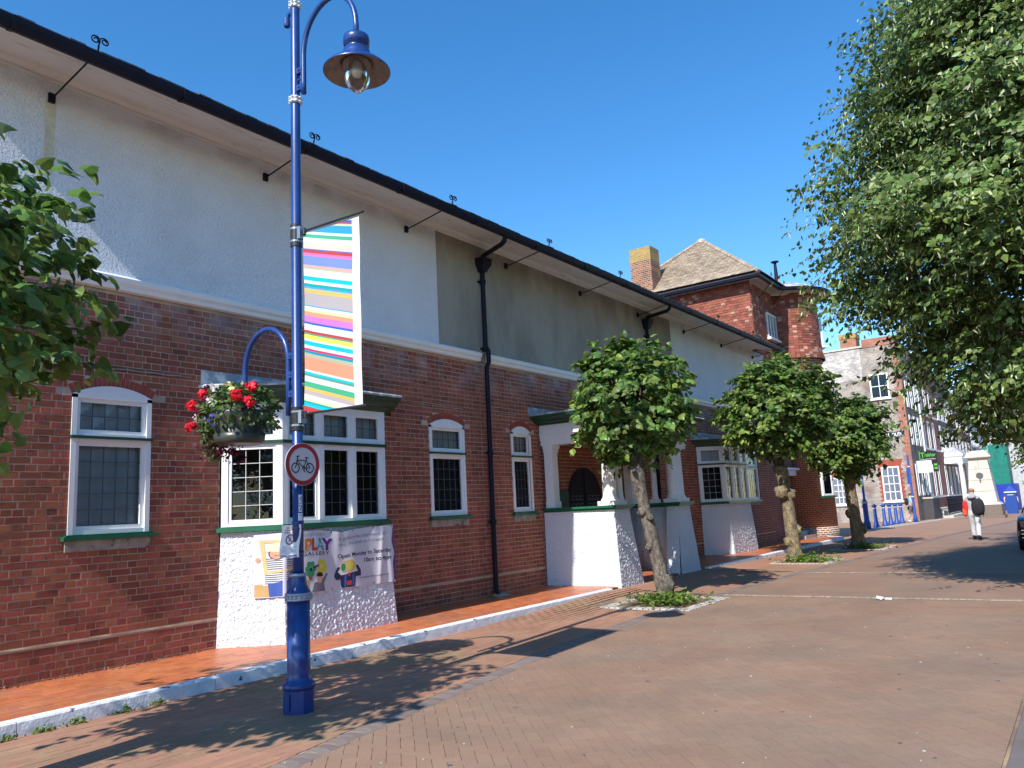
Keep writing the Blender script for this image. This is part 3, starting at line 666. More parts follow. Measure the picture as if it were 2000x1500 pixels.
sash(gal, 25.3, 26.45, 1.60, 3.17, 2.68, 5, 5, 5, 2, lower='room_dark')

def rough_face(mb, A, B, C, D, amp=0.020, step=0.015):
    """roughcast face A-B (foot) C-D (head) with real relief"""
    A, B, C, D = map(Vector, (A, B, C, D)); n = (B-A).cross(D-A).normalized(); nx = max(2, int((B-A).length/step)); nz_ = max(2, int((D-A).length/step)); vs = []
    for j in range(nz_+1):
        for i in range(nx+1):
            u, v = i/nx, j/nz_; p = (A*(1-u)+B*u)*(1-v) + (D*(1-u)+C*u)*v
            e = min(1, min(i, nx-i)/1.5)*min(1, (nz_-j)/1.5)
            d = noise.noise(p*29)*0.9 + noise.noise(p*62)*0.5
            d = max(-0.25, d); vs.append(p + n*amp*d*e)
    k = nx+1
    return mb.add(vs, [(j*k+i, j*k+i+1, (j+1)*k+i+1, (j+1)*k+i) for j in range(nz_) for i in range(nx)])

def bay(x0, banner_side=False, curt='room_dark'):
    P = [Vector((x0, WY, 0)), Vector((x0+0.5, 8.45, 0)), Vector((x0+2.36, 8.45, 0)), Vector((x0+2.86, WY, 0))]
    part = MB(); bot = [P[0]+Vector((-0.05, 0, 0)), P[1]+Vector((-0.02, -0.085, 0)), P[2]+Vector((0.09, -0.085, 0)), P[3]+Vector((0.12, 0, 0))]
    for i in range(3): rough_face(part, bot[i]+Z*0.112, bot[i+1]+Z*0.112, P[i+1]+Z*1.53, P[i]+Z*1.53)
    part.smooth = False
    b = part.build('bay_base', 'roughcast', gal, smooth=True)
    fr, cm1, tr, si = MB(), MB(), MB(), MB()
    fr.prism([(p.x, p.y) for p in [P[0]+Vector((0.09, 0.02, 0)), P[1]+Vector((0.06, 0.10, 0)), P[2]+Vector((-0.06, 0.10, 0)), P[3]+Vector((-0.09, 0.02, 0))]], 3.12, 3.22)
    win = None; panes = []
    segs = [(P[0], P[1], 1), (P[1], P[2], 3), (P[2], P[3], 1)]
    specs = []
    for a, b_, nl in segs:
        L_ = (b_-a).length; ux = (b_-a)/L_; n = Vector((ux.y, -ux.x, 0)); pst = 0.085
        fr.frame(a, ux, n, Z, 0.002, pst, -0.09, 0.0, 1.60, 3.19); fr.frame(a, ux, n, Z, L_-pst, L_-0.002, -0.09, 0.0, 1.60, 3.19)
        fr.frame(a, ux, n, Z, pst, L_-pst, -0.085, -0.004, 1.60, 1.645); fr.frame(a, ux, n, Z, pst, L_-pst, -0.085, -0.004, 3.12, 3.19)
        fr.frame(a, ux, n, Z, pst, L_-pst, -0.085, -0.004, 2.63, 2.66); fr.frame(a, ux, n, Z, pst, L_-pst, -0.085, -0.004, 2.70, 2.735)
        lw = (L_-2*pst-(nl-1)*0.075)/nl
        for k in range(nl):
            s = pst+k*(lw+0.075)
            if k: fr.frame(a, ux, n, Z, s-0.075, s, -0.085, 0.012, 1.645, 3.12)
            specs.append((a, ux, n, s, s+lw, 3))
        tr.frame(a, ux, n, Z, -0.012, L_+0.012, -0.05, 0.028, 2.66, 2.70)
        si.frame(a, ux, n, Z, -0.035, L_+0.035, -0.05, 0.07, 1.535, 1.59); si.frame(a, ux, n, Z, -0.012, L_+0.012, -0.05, 0.035, 1.59, 1.603)
    win = fr.build('bay_window', 'white_paint', gal); cas = MB(); cm2 = MB()
    for a, ux, n, s, e, c in specs:
        cm = cm2 if ux.y < -0.1 else cm1  # sun-facing cant takes the came colour with sunlight painted in
        light(cas, cm, win, a, ux, n, s, e, 1.645, 2.63, c, 5, 0.04); light(cas, cm, win, a, ux, n, s, e, 2.735, 3.12, c, 2, 0.04)
    cas.build('casement', 'white_paint', win); cm1.build('came', 'lead_came', win); cm2.build('came', 'sunlit_came', win); tr.build('transom', 'dark_green_paint', win); si.build('sill', 'green_paint', win)
    q = MB(); inn = [P[0]+Vector((0.13, 0, 0)), P[1]+Vector((0.09, 0.16, 0)), P[2]+Vector((-0.09, 0.16, 0)), P[3]+Vector((-0.13, 0, 0))]
    for i in range(3): q.quad(inn[i]+Z*2.68, inn[i+1]+Z*2.68, inn[i+1]+Z*3.15, inn[i]+Z*3.15)
    q.build('blind', 'curtain', win)
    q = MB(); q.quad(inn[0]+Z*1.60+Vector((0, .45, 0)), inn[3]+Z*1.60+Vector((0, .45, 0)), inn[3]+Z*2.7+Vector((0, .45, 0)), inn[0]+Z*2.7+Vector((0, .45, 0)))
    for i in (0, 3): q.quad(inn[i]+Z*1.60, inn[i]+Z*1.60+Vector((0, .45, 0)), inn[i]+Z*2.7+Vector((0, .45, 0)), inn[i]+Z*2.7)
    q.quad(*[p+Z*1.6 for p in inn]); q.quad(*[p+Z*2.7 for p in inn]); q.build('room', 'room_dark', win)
    # moulded green cornice and lead roof
    def ring(off, z): 
        a, b_, c, d = P; k = off*0.42
        return [(a.x-off*1.25, WY-0.0, z), (b_.x-k, 8.45-off, z), (c.x+k, 8.45-off, z), (d.x+off*1.25, WY-0.0, z)]
    q = MB(); q.loft([ring(0.0, 3.19), ring(0.04, 3.215), ring(0.06, 3.25), ring(0.16, 3.27), ring(0.18, 3.31), ring(0.25, 3.345), ring(0.265, 3.39), ring(0.1, 3.40)], close=False, cap=False); q.build('bay_cornice', 'dark_green_paint', gal)
    q = MB(); q.loft([ring(0.27, 3.385), ring(0.28, 3.41), ring(0.25, 3.43)], close=False, cap=False)
    r1 = ring(0.25, 3.43); r2 = [(r1[0][0]+0.02, WY-0.002, 3.58), (r1[1][0]+0.30, WY-0.06, 3.58), (r1[2][0]-0.30, WY-0.06, 3.58), (r1[3][0]-0.02, WY-0.002, 3.58)]
    for i in range(3): q.quad(r1[i], r1[i+1], r2[i+1], r2[i])
    q.box(r1[0][0]+0.0, r1[3][0]-0.0, WY-0.02, WY+0.01, 3.44, 3.62); q.build('lead_roof', 'sheet_lead', gal)
bay(6.0); bay(21.45)

# ---------------------------------------------------------------- porch
porch_x0, porch_x1 = 13.40, 17.08
def pier(mb, xa, xb, fa, fb_):
    """front pier: head xa..xb, foot fa..fb_"""
    rough_face(mb, (fa, 7.37, 0.09), (fb_, 7.37, 0.09), (xb, 7.45, 1.56), (xa, 7.45, 1.56))
    mb.quad((fb_, 7.40, 0.05), (fb_, 7.72, 0.05), (xb, 7.72, 1.56), (xb, 7.44, 1.56)); mb.quad((fa, 7.72, 0.05), (fa, 7.40, 0.05), (xa, 7.44, 1.56), (xa, 7.72, 1.56)); mb.quad((fb_, 7.72, 0.05), (fa, 7.72, 0.05), (xa, 7.72, 1.56), (xb, 7.72, 1.56))
mb = MB(); rough_face(mb, (13.40, WY, 0.11), (13.405, 7.37, 0.09), (13.45, 7.45, 1.56), (13.42, WY, 1.56), amp=0.008)
pier(mb, 13.45, 14.06, 13.41, 14.33); mb.box(13.62, 13.66, 7.72, WY, 0.11, 1.55); mb.build('porch_wall', 'roughcast', gal, smooth=True)
mb = MB(); pier(mb, 16.36, 16.98, 16.10, 17.16); mb.box(16.80, 16.84, 7.72, WY, 0.11, 1.55)
rough_face(mb, (17.16, 7.40, 0.1), (17.1, WY, 0.1), (17.02, WY, 1.56), (16.98, 7.44, 1.56), amp=0.008)
mb.build('porch_wall', 'roughcast', gal, smooth=True)
mb = MB()
for z0, z1, o in ((1.56, 1.60, 0.03), (1.60, 1.645, 0.07)):
    mb.box(13.43-o, 13.66+o, 7.74, WY-0.003, z0, z1); mb.box(13.43-o, 14.07+o, 7.42-o, 7.74, z0, z1)
    mb.box(16.80-o, 17.02+o, 7.74, WY-0.003, z0, z1); mb.box(16.34-o, 17.0+o, 7.42-o, 7.74, z0, z1)
mb.build('porch_coping', 'green_paint', gal)
def column(x, y, r, z0=1.645, z1=2.92, sq=False):
    q = MB()
    if sq:
        q.box(x-r-0.02, x+r+0.02, y-r-0.02, y+r, z0, z0+0.13); q.box(x-r, x+r, y-r, y+r, z0+0.13, z1-0.16); q.box(x-r-0.015, x+r+0.015, y-r-0.015, y+r, z1-0.16, z1-0.12)
        q.box(x-r-0.04, x+r+0.04, y-r-0.04, y+r, z1-0.07, z1-0.0)
        q.box(x-r-0.02, x+r+0.02, y-r-0.02, y+r, z1-0.12, z1-0.07); return q.build('pilaster', 'white_paint', gal)
    q.box(x-r*1.35, x+r*1.35, y-r*1.35, y+r*1.35, z0, z0+0.085)
    q.smooth = True
    q.lathe(x, y, [(r*1.3, z0+0.085), (r*1.33, z0+0.11), (r*1.15, z0+0.135), (r*1.06, z0+0.16), (r, z0+0.22), (r*0.99, z0+0.5), (r*0.9, z1-0.22), (r*0.9, z1-0.17), (r*1.02, z1-0.165), (r*0.95, z1-0.14), (r*1.0, z1-0.12), (r*1.22, z1-0.075)], 20)
    q.smooth = False; q.box(x-r*1.35, x+r*1.35, y-r*1.35, y+r*1.35, z1-0.075, z1); q.build('column', 'white_paint', gal)
column(13.63, 7.62, 0.135); column(13.98, 7.60, 0.075); column(13.55, 8.90, 0.10, sq=True); column(16.52, 7.60, 0.13); column(16.83, 7.62, 0.13); column(16.93, 8.90, 0.10, sq=True); column(16.9, 8.25, 0.07)
mb = MB()
for z0, z1, o in ((2.92, 3.03, 0.0), (3.03, 3.13, 0.02), (3.13, 3.17, 0.045), (3.17, 3.335, 0.025)):
    mb.box(13.42-o, 17.06+o, 7.44-o, 7.74, z0, z1); mb.box(13.42-o, 13.72, 7.74, WY-0.004, z0, z1); mb.box(16.76, 17.06+o, 7.74, WY-0.004, z0, z1)
mb.box(13.72, 16.76, 7.74, WY-0.004, 3.05, 3.10); mb.build('entablature', 'white_paint', gal)
def pring(o, z): return [(13.42-o, WY-0.003, z), (13.42-o, 7.44-o, z), (17.06+o, 7.44-o, z), (17.06+o, WY-0.003, z)]
mb = MB(); mb.loft([pring(0.02, 3.335), pring(0.08, 3.34), pring(0.10, 3.37), pring(0.20, 3.385), pring(0.22, 3.42), pring(0.33, 3.46), pring(0.35, 3.52), pring(0.1, 3.53)], close=False, cap=False); mb.build('porch_cornice', 'dark_green_paint', gal)
mb = MB(); mb.loft([pring(0.352, 3.515), pring(0.365, 3.535), pring(0.34, 3.55)], close=False, cap=False); r = pring(0.34, 3.55); mb.quad(r[0], r[1], r[2], r[3]); mb.box(13.02, 17.45, WY-0.03, WY+0.01, 3.54, 3.70)
mb.build('porch_roof', 'sheet_lead', gal)
mb = MB(); mb.box(13.62, 16.9, WY-0.004, WY+0.02, 0.11, 1.62); mb.build('porch_dado', 'brick_xz', gal)
mb = MB(); mb.box(13.0, 17.5, WY+0.012, WY+0.3, 0.1, 3.54); mb.build('porch_back_wall', 'brick_xz', gal)
# pointed double door with dark leaves
def ogive(x0, x1, z0, zs, za, y):
    c = (x0+x1)/2; pts = [(x0, y, z0), (x1, y, z0)]
    for i in range(9): t = i/8; pts.append((x1-(x1-c)*t**1.6, y, zs+(za-zs)*math.sin(t*math.pi/2)))
    for i in range(1, 9): t = 1-i/8; pts.append((x0+(c-x0)*t**1.6, y, zs+(za-zs)*math.sin(t*math.pi/2)))
    return pts
mb = MB(); mb.extr(ogive(14.35, 15.75, 0.12, 1.9, 2.5, WY-0.03), (0, 0.022, 0)); door = mb.build('door', 'door_purple', gal)
mb = MB(); mb.box(15.03, 15.07, WY-0.045, WY-0.031, 0.14, 2.45); mb.build('meeting_stile', 'black_iron', door)
mb = MB()
for x in (14.45, 15.15):
    for i in range(3):
        for j in range(2): mb.box(x+i*0.17, x+i*0.17+0.13, WY-0.037, WY-0.031, 1.62+j*0.17, 1.64+j*0.17); mb.box(x+i*0.17, x+i*0.17+0.02, WY-0.037, WY-0.031, 1.64+j*0.17, 1.72+j*0.17); mb.box(x+i*0.17+0.05, x+i*0.17+0.13, WY-0.037, WY-0.031, 1.70+j*0.17, 1.72+j*0.17)
mb.build('fret_pattern', 'lead_came', door)
mb = MB()
for i in range(5): mb.box(13.82+i*0.1, 13.915+i*0.1, WY-0.05, WY-0.006, 1.0, 2.0)
mb.build('green_panel', 'dark_green_paint', gal)
# hexagonal lantern on the porch wall
lan = thing('wall_lantern', 'white hexagonal lantern on the brick wall inside the porch', 'lantern', (13.80, WY, 2.15))
mb = MB(); hx = [(0.0, 0.20), (0.12, 0.15), (0.155, -0.02), (0.08, -0.19), (-0.08, -0.19), (-0.155, -0.02), (-0.12, 0.15)]
mb.extr([(13.80+a, WY-0.006, 2.15+b) for a, b in hx], (0, -0.05, 0)); mb.build('case', 'cream_paint', lan)
mb = MB(); mb.extr([(13.80+a*0.45, WY-0.0565, 2.16+b*0.45) for a, b in hx], (0, -0.03, 0)); mb.build('bowl', 'lamp_glass', lan)
mb = MB(); mb.extr([(13.80+a*0.25, WY-0.0565, 2.16+b*0.25) for a, b in hx], (0, -0.012, 0)); mb.build('bulb', 'bronze', lan)

# ================================================================ corner building with round turret
tur = thing('turret_building', 'red tile-hung corner building with round turret and pyramid tiled roof', 'building', (27.75, WY, 0))
TX, TY = 31.6, 9.15
mb = MB(); mb.box(27.76, 28.72, WY, WY+0.3, 0, 6.7); mb.box(28.72, 31.0, WY, WY+0.3, 2.62, 6.7); mb.box(27.76, 35, WY+0.6, 14.5, 0, 6.7); mb.build('wall', 'brick_xz', tur)
mb = MB(); mb.box(27.70, 35, WY+0.04, 14.4, 6.3, 9.45); mb.build('upper_wall', 'red_brick_yz', tur)
mb = MB(); mb.smooth = True; mb.lathe(TX, TY, [(1.225, -0.1), (1.225, 0.46)], 48); o = mb.build('turret_foot', 'turret_base_brick', tur, smooth=True)
mb = MB(); mb.lathe(TX, TY, [(1.2, 0.46), (1.2, 6.62), (1.26, 6.66), (1.26, 6.74), (1.32, 6.78), (1.32, 6.88), (1.24, 6.92)], 48); mb.build('turret_wall', 'turret_brick', tur, smooth=True)
# hung tiles: every tile its own slab, many pale ones
def tile_slab(mb, o, ux, n, w, h, lift, cm):
    mb.cm = cm; t = 0.012; a = o + n*0.004; b = o + n*(lift+t)
    P = [o+n*(lift), o+ux*w+n*lift, o+ux*w+n*0.003+Z*h, o+n*0.003+Z*h]; Q = [p+n*t for p in P]
    mb.add(P+Q, [(4,5,6,7),(0,1,5,4),(1,2,6,5),(3,0,4,7)])
tiles = MB(); trng = random.Random(11); cand = []
def hang(o, ux, n, L_, zb, zt, holes=()):
    r = 0; z = zb
    while z < zt:
        x = -0.08 if r % 2 else 0.0
        while x < L_:
            a, b = max(0, x), min(L_, x+0.163)
            if b-a > 0.03 and not any(h0 < (a+b)/2 < h1 and h2 < z+0.05 < h3 for h0, h1, h2, h3 in holes):
                w_ = o+ux*a; pale = noise.noise(Vector((w_.x*0.8, w_.y*0.8, z*0.9)))
                cand.append((o+ux*a+Z*(z-o.z), ux, n, b-a-0.004, 0.135, 0.018+trng.uniform(-.003, .004), 1 if trng.random() < (0.12 if pale > 0.05 else 0.03) else 0))
            x += 0.167
        z += 0.1; r += 1
hang(Vector((27.69, 14.3, 0)), Vector((0, -1, 0)), Vector((-1, 0, 0)), 14.3-WY-0.02, 6.9, 9.4)
hang(Vector((27.70, WY+0.03, 0)), Vector((1, 0, 0)), Vector((0, -1, 0)), 3.0, 6.72, 9.4, holes=((1.42, 3.35, 7.55, 8.65),))
nseg = 48
for i in range(nseg):
    a0, a1 = 2*math.pi*i/nseg, 2*math.pi*(i+1)/nseg
    p, q = Vector((TX+1.30*math.cos(a0), TY+1.30*math.sin(a0), 0)), Vector((TX+1.30*math.cos(a1), TY+1.30*math.sin(a1), 0))
    if (p.y+q.y)/2 > TY+0.3: continue
    n = Vector((math.cos((a0+a1)/2), math.sin((a0+a1)/2), 0)); r = 0; z = 6.9
    while z < 9.4:
        fl = 0.10*max(0, (7.3-z)/0.4)
        if not (math.radians(283) < (a0+a1)/2 < math.radians(318) and 7.5 < z < 8.6):
            pale = noise.noise(Vector((p.x*0.8+3, p.y*0.8, z*0.9)))
            cand.append((p+n*fl+Z*z, (q-p).normalized(), n, (q-p).length-0.004, 0.135, 0.018+trng.uniform(-.003, .004), 1 if trng.random() < (0.20 if pale > -0.05 else 0.06) else 0))
        z += 0.1; r += 1
cs = [i for i, c in enumerate(cand) if c[2].x < -0.2 or c[2].y < -0.2]
cs.sort(key=lambda i: (cand[i][0]-CAMP).length + (0 if cand[i][1].y < -0.5 or abs(cand[i][0].x-TX) < 1.4 and cand[i][0].x > 30.3 else 3)); sg = set([i for i in cs if cand[i][0].y < 12.3 and cand[i][0].z > 7.2][:299])
for i, c in enumerate(cand):
    if i in sg:
        q = MB(); tile_slab(q, *c[:-1], 0); q.build('tile', 'pale_tile' if c[-1] else 'hung_tile', tur)
    else: tile_slab(tiles, *c)
tiles.build('hung_tiles', ['hung_tile', 'pale_tile'], tur, kind='stuff')
mb = MB(); mb.lathe(TX, TY, [(1.29, 6.9), (1.29, 9.5)], 48, cap=False); mb.build('turret_backing', 'red_brick_xz', tur, smooth=True)
# window of many lights in the upper wall
def plain_window(parent, o, ux, n, w, z0, z1, cols, rows, glass='room_dark', proud=0.03, bar=0.03, name='window', frame_m='white_paint', sill=True, fr=0.07, panes=True):
    q = MB()
    for a, b, c, e in ((0, fr, z0, z1), (w-fr, w, z0, z1), (fr, w-fr, z0, z0+fr), (fr, w-fr, z1-fr, z1)): q.frame(o, ux, n, Z, a, b, -0.08, proud, c, e)
    pw, ph = (w-2*fr)/cols, (z1-z0-2*fr)/rows
    for i in range(1, cols): q.frame(o, ux, n, Z, fr+i*pw-bar/2, fr+i*pw+bar/2, -0.04, proud*0.5, z0+fr, z1-fr)
    for i in range(1, rows): q.frame(o, ux, n, Z, fr, w-fr, -0.041, proud*0.5-0.001, z0+fr+i*ph-bar/2, z0+fr+i*ph+bar/2)
    if sill: q.frame(o, ux, n, Z, -0.08, w+0.08, -0.06, proud+0.10, z0-0.09, z0-0.001)
    win = q.build(name, frame_m, parent)
    for i in range(cols if panes else 1):
        if panes:
            for j in range(rows):
                b = MB(); b.quad(*[o+ux*(fr+i*pw+u*pw)+n*0.0+Z*(z0+fr+(j+v_)*ph) for u, v_ in ((0, 0), (1, 0), (1, 1), (0, 1))]); b.build('pane', 'glass', win)
    b = MB(); b.quad(*[o+ux*u+n*-0.012+Z*v_ for u, v_ in ((fr, z0+fr), (w-fr, z0+fr), (w-fr, z1-fr), (fr, z1-fr))]); b.build('blind', glass, win)  # near-black by default, painting the unlit interior instead of a real blind
    return win
plain_window(tur, Vector((29.16, WY-0.01, 0)), Vector((1, 0, 0)), Vector((0, -1, 0)), 1.85, 7.62, 8.60, 5, 1, bar=0.07, glass='curtain')
a = math.radians(301); n = Vector((math.cos(a), math.sin(a), 0)); ux = Vector((-n.y, n.x, 0))
plain_window(tur, Vector((TX, TY, 0))+n*1.35-ux*0.36, ux, n, 0.72, 7.5, 8.6, 2, 1, glass='curtain')
a = math.radians(247); n = Vector((math.cos(a), math.sin(a), 0)); ux = Vector((-n.y, n.x, 0))
w_ = plain_window(tur, Vector((TX, TY, 0))+n*1.22-ux*0.30, ux, n, 0.60, 1.62, 2.75, 1, 1, sill=False)
q = MB(); q.frame(Vector((TX, TY, 0))+n*1.2-ux*0.34, ux, n, Z, 0, 0.68, -0.05, 0.12, 1.55, 1.61); q.build('sill', 'green_paint', w_)
# stone portal, door, steps
mb = MB(); mb.box(28.78, 29.10, 8.92, WY+0.05, 0.1, 2.62); mb.box(30.45, 30.72, 8.92, WY+0.05, 0.1, 2.62); mb.box(29.10, 30.45, 8.92, WY+0.05, 2.42, 2.62); mb.box(29.10, 29.14, WY, 9.6, 0.1, 2.42); mb.box(30.41, 30.45, WY, 9.6, 0.1, 2.42)
mb.box(28.7, 30.8, 8.80, WY, 2.62, 2.70); mb.build('portal', 'white_render', tur)
mb = MB(); mb.box(29.14, 30.41, 9.5, 9.56, 0.1, 2.42); mb.build('door', 'dark_green_paint', tur)
mb = MB(); mb.box(29.05, 30.35, 8.42, WY+0.4, 0.1, 0.24); mb.box(29.2, 30.2, 8.68, WY+0.4, 0.24, 0.37); mb.build('step', 'portland', tur)
# eaves, gutter, roofs
path = [(27.22, 15.0), (27.22, 12.0), (27.22, 8.56), (28.4, 8.56), (29.7, 8.56)]
for i in range(13):
    a = math.radians(222+i*14); path.append((TX+1.86*math.cos(a), TY+1.86*math.sin(a)))
def inset(p, k):
    out = []
    for i, (x, y) in enumerate(p):
        a, b = Vector(p[max(0, i-1)]), Vector(p[min(len(p)-1, i+1)]); t1 = (Vector((x, y))-a); t2 = (b-Vector((x, y)))
        if t1.length < 1e-6: t1 = t2
        if t2.length < 1e-6: t2 = t1
        t1.normalize(); t2.normalize(); m = Vector((-t1.y, t1.x))+Vector((-t2.y, t2.x)); m = m/max(0.3, m.length_squared)*2
        out.append((x+m.x*k, y+m.y*k))
    return out
rings = [[(x, y, z) for x, y in inset(path, k)] for k, z in ((0.06, 9.50), (0.50, 9.60), (0.56, 9.42), (0.60, 9.40))]
mb = MB(); mb.loft(rings, close=False, cap=False); mb.build('soffit', 'stained_paint', tur)
rings = [[(x, y, z) for x, y in inset(path, k)] for k, z in ((0.08, 9.50), (0.02, 9.46), (-0.04, 9.49), (-0.06, 9.58), (-0.03, 9.60), (0.1, 9.60), (0.12, 9.5))]
mb = MB(); mb.loft(rings, close=False, cap=False); mb.build('gutter', 'black_iron', tur)
apex = Vector((30.3, 11.75, 12.35)); e = [Vector((27.2, 8.54, 9.60)), Vector((33.4, 8.54, 9.60)), Vector((33.4, 15.0, 9.60)), Vector((27.2, 15.0, 9.60))]
mb = MB()
for i in range(4): mb.poly([e[i], e[(i+1) % 4], apex])
mb.build('roof_deck', 'slate', tur)
rt = MB(); cand = []
for i in (3, 0):
    A, B = e[i], e[(i+1) % 4]; mid = (A+B)/2; up = (apex-mid); Ls = up.length; up.normalize(); ux = (B-A).normalized(); n = ux.cross(up).normalized()
    if n.z < 0: n = -n
    rows_ = int(Ls/0.115)
    for r in range(rows_):
        v = r*0.115; f = v/Ls; half = (B-A).length/2*(1-f); bell = 0.16*max(0, 1-v/0.8)**2
        x = -half-(0.08 if r % 2 else 0)
        while x < half:
            a, b = max(-half, x), min(half, x+0.168)
            if b-a > 0.03:
                o = mid+up*v+ux*a+n*0.02+Z*bell*0.5; lift = 0.022+trng.uniform(-.004, .006); w = b-a-0.004
                P = [o+n*lift, o+ux*w+n*lift, o+ux*w+up*0.15, o+up*0.15]; Q = [p+n*0.013 for p in P]
                cand.append((P+Q, o))
            x += 0.17
cs = sorted(range(len(cand)), key=lambda i: (cand[i][1]-CAMP).length); sg = set([i for i in cs if vis(cand[i][1], 0) and cand[i][1].y < 12.5][:0])
for i, (v, o) in enumerate(cand): rt.add(v, [(4,5,6,7),(0,1,5,4),(1,2,6,5),(3,0,4,7)])
rt.build('roof_tiles', 'roof_tile', tur, kind='stuff')
for i in (0, 3):
    q = MB(); nh = 34
    for k in range(nh):
        a, b = e[i].lerp(apex, k/nh), e[i].lerp(apex, (k+1)/nh); q.tube([a+Z*0.05, b+Z*0.07], [0.085, 0.07], 6)
    q.build('hip_tiles', 'roof_tile', tur, kind='stuff')
mb = MB(); mb.lathe(apex.x, apex.y, [(0.18, apex.z-0.05), (0.15, apex.z+0.08), (0.03, apex.z+0.14)], 8); mb.build('roof_cap', 'portland', tur)
mb = MB(); mb.lathe(TX+0.1, TY+0.1, [(1.88, 9.60), (1.6, 9.74), (1.2, 9.93), (0.8, 10.07), (0.4, 10.15), (0.12, 10.19)], 32)
mb.build('turret_roof', 'sheet_lead', tur, smooth=True)
q = MB()
for k in range(20):
    a = 2*math.pi*k/20; q.tube([(TX+0.1+r*math.cos(a), TY+0.1+r*math.sin(a), z+0.01) for r, z in ((1.86, 9.62), (1.6, 9.75), (1.2, 9.94), (0.8, 10.08), (0.4, 10.16))], 0.018, 5)
q.build('lead_roll', 'sheet_lead', tur)
mb = MB(); mb.lathe(TX+0.1, TY+0.1, [(0.28, 10.16), (0.30, 10.2), (0.13, 10.26), (0.09, 10.36), (0.055, 11.15), (0.16, 11.2), (0.16, 11.23), (0.02, 11.25)], 12); mb.build('finial', 'black_iron', tur)
for x in (28.5, 30.0):
    q = MB(); q.tube([(x, WY-0.02, 9.02), (x, 8.55, 9.50), (x, 8.48, 9.62)], 0.012, 5)
    q.tube([(x+0.11*math.cos(a*0.6)*(1-a/14)-0.08, 8.47, 9.78+0.11*math.sin(a*0.6)*(1-a/14)) for a in range(13)], 0.01, 5); q.build('eaves_bracket', 'black_iron', tur)
# chimney of the roof behind
chx, chy = 27.35, 12.72
mb = MB(); mb.box(chx, chx+0.8, chy+0.02, chy+0.92, 8.2, 11.15); mb.cm = 1; mb.box(chx-0.001, chx+0.801, chy+0.019, chy+0.921, 11.15, 11.70)
mb.build('chimney', ['chimney_brick_yz', 'lichen_brick_yz'], tur)

# ================================================================ terrace across the side street
FX = 60.0; FY = 9.68
def fw(y0, y1, z0, z1): return (y0, y1, z0, z1)
hse = thing('corner_house', 'tall grey brick house with red brick corner and blind white sash windows', 'building', (FX, FY, gz(FX)))
mb = MB(); mb.box(FX+0.02, 65.4, FY+0.02, 26, -0.6, 11.2); mb.cm = 1; mb.box(FX+0.02, 65.4, FY+0.02, 17.5, 11.2, 12.0); mb.cm = 0
hw = mb.build('wall', ['grey_brick_yz', 'grey_brick_yz'], hse)
mb = MB(); mb.box(FX+0.001, FX+0.03, 12.2, 22.0, 9.7, 12.05); mb.build('limewashed_wall', 'limewash_yz', hse)
mb = MB(); mb.box(FX-0.08, FX+0.4, 12.0, 22.0, 12.05, 12.17); mb.build('coping', 'portland', hse)
mb = MB(); mb.box(FX-0.02, FX+0.4, FY-0.02, 12.0, 12.0, 12.6); mb.box(FX+0.2, FX+1.4, 12.4, 13.5, 12.1, 12.9); mb.cm = 1; mb.box(FX+0.15, FX+1.45, 12.35, 13.55, 12.9, 13.25); mb.build('chimney', ['red_brick_yz', 'lichen_brick_yz'], hse)
mb = MB()
for k in range(46):
    z = -0.5+k*0.27; L_ = 0.36 if k % 2 else 0.52
    mb.box(FX-0.004, FX+0.3, FY+0.001, FY+L_, z, z+0.262)
mb.build('quoin', 'red_brick_yz', hse)
mb = MB(); mb.box(FX+0.05, 65.41, FY, FY+0.018, -0.6, 12.0); mb.build('front_wall', 'grey_brick_xz', hse)
UXS, NS = Vector((0, -1, 0)), Vector((-1, 0, 0))
def side_win(ya, yb, z0, z1, cols, rows, glass='sign_white', arch=True):
    w = plain_window(hse, Vector((FX+0.0, yb, 0)), UXS, NS, yb-ya, z0, z1, cols, rows, glass=glass, bar=0.045, fr=0.09, proud=0.02)
    if arch:
        q = MB(); n = 15
        for i in range(n):
            u0, u1 = i/n, (i+1)/n; s = 0.18
            A = yb+0.12-(yb-ya+0.24)*u0; B = yb+0.12-(yb-ya+0.24)*u1-0.0; d0, d1 = s*(0.5-u0)*2, s*(0.5-u1)*2
            q.extr([(FX-0.002, A, z1+0.005), (FX-0.002, B+0.01, z1+0.005), (FX-0.002, B+d1+0.01, z1+0.48), (FX-0.002, A+d0, z1+0.48)], (0.05, 0, 0))
        for k in range(int((z1-z0)/0.15)):
            L_ = 0.13 if k % 2 else 0.24
            for yy, s_ in ((yb, 1), (ya, -1)): q.box(FX-0.006, FX+0.03, min(yy, yy+s_*L_), max(yy, yy+s_*L_), z0+k*0.15, z0+k*0.15+0.14)
        q.build('red_surround', 'rubbed_brick', w, kind='stuff')
side_win(10.58, 11.74, 1.0, 3.40, 3, 4); side_win(14.1, 15.1, 0.9, 2.85, 3, 4)
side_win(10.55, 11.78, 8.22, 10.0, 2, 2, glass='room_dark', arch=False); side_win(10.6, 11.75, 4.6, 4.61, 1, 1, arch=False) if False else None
def wall_text(s, y_left, z, size, width):
    q = MB(); put_text(q, s, size, lambda x, y: (FX-0.012, y_left-x, z+y), width=width, bold=0.01); return q.build('painted_lettering', 'sign_white', hse)
mb = MB(); mb.box(FX-0.006, FX+0.01, 9.95, 12.0, 5.42, 5.78); mb.build('name_band', 'slate', hse)
wall_text('ENCE Rd SOUTH', 11.9, 5.48, 0.33, 1.85)

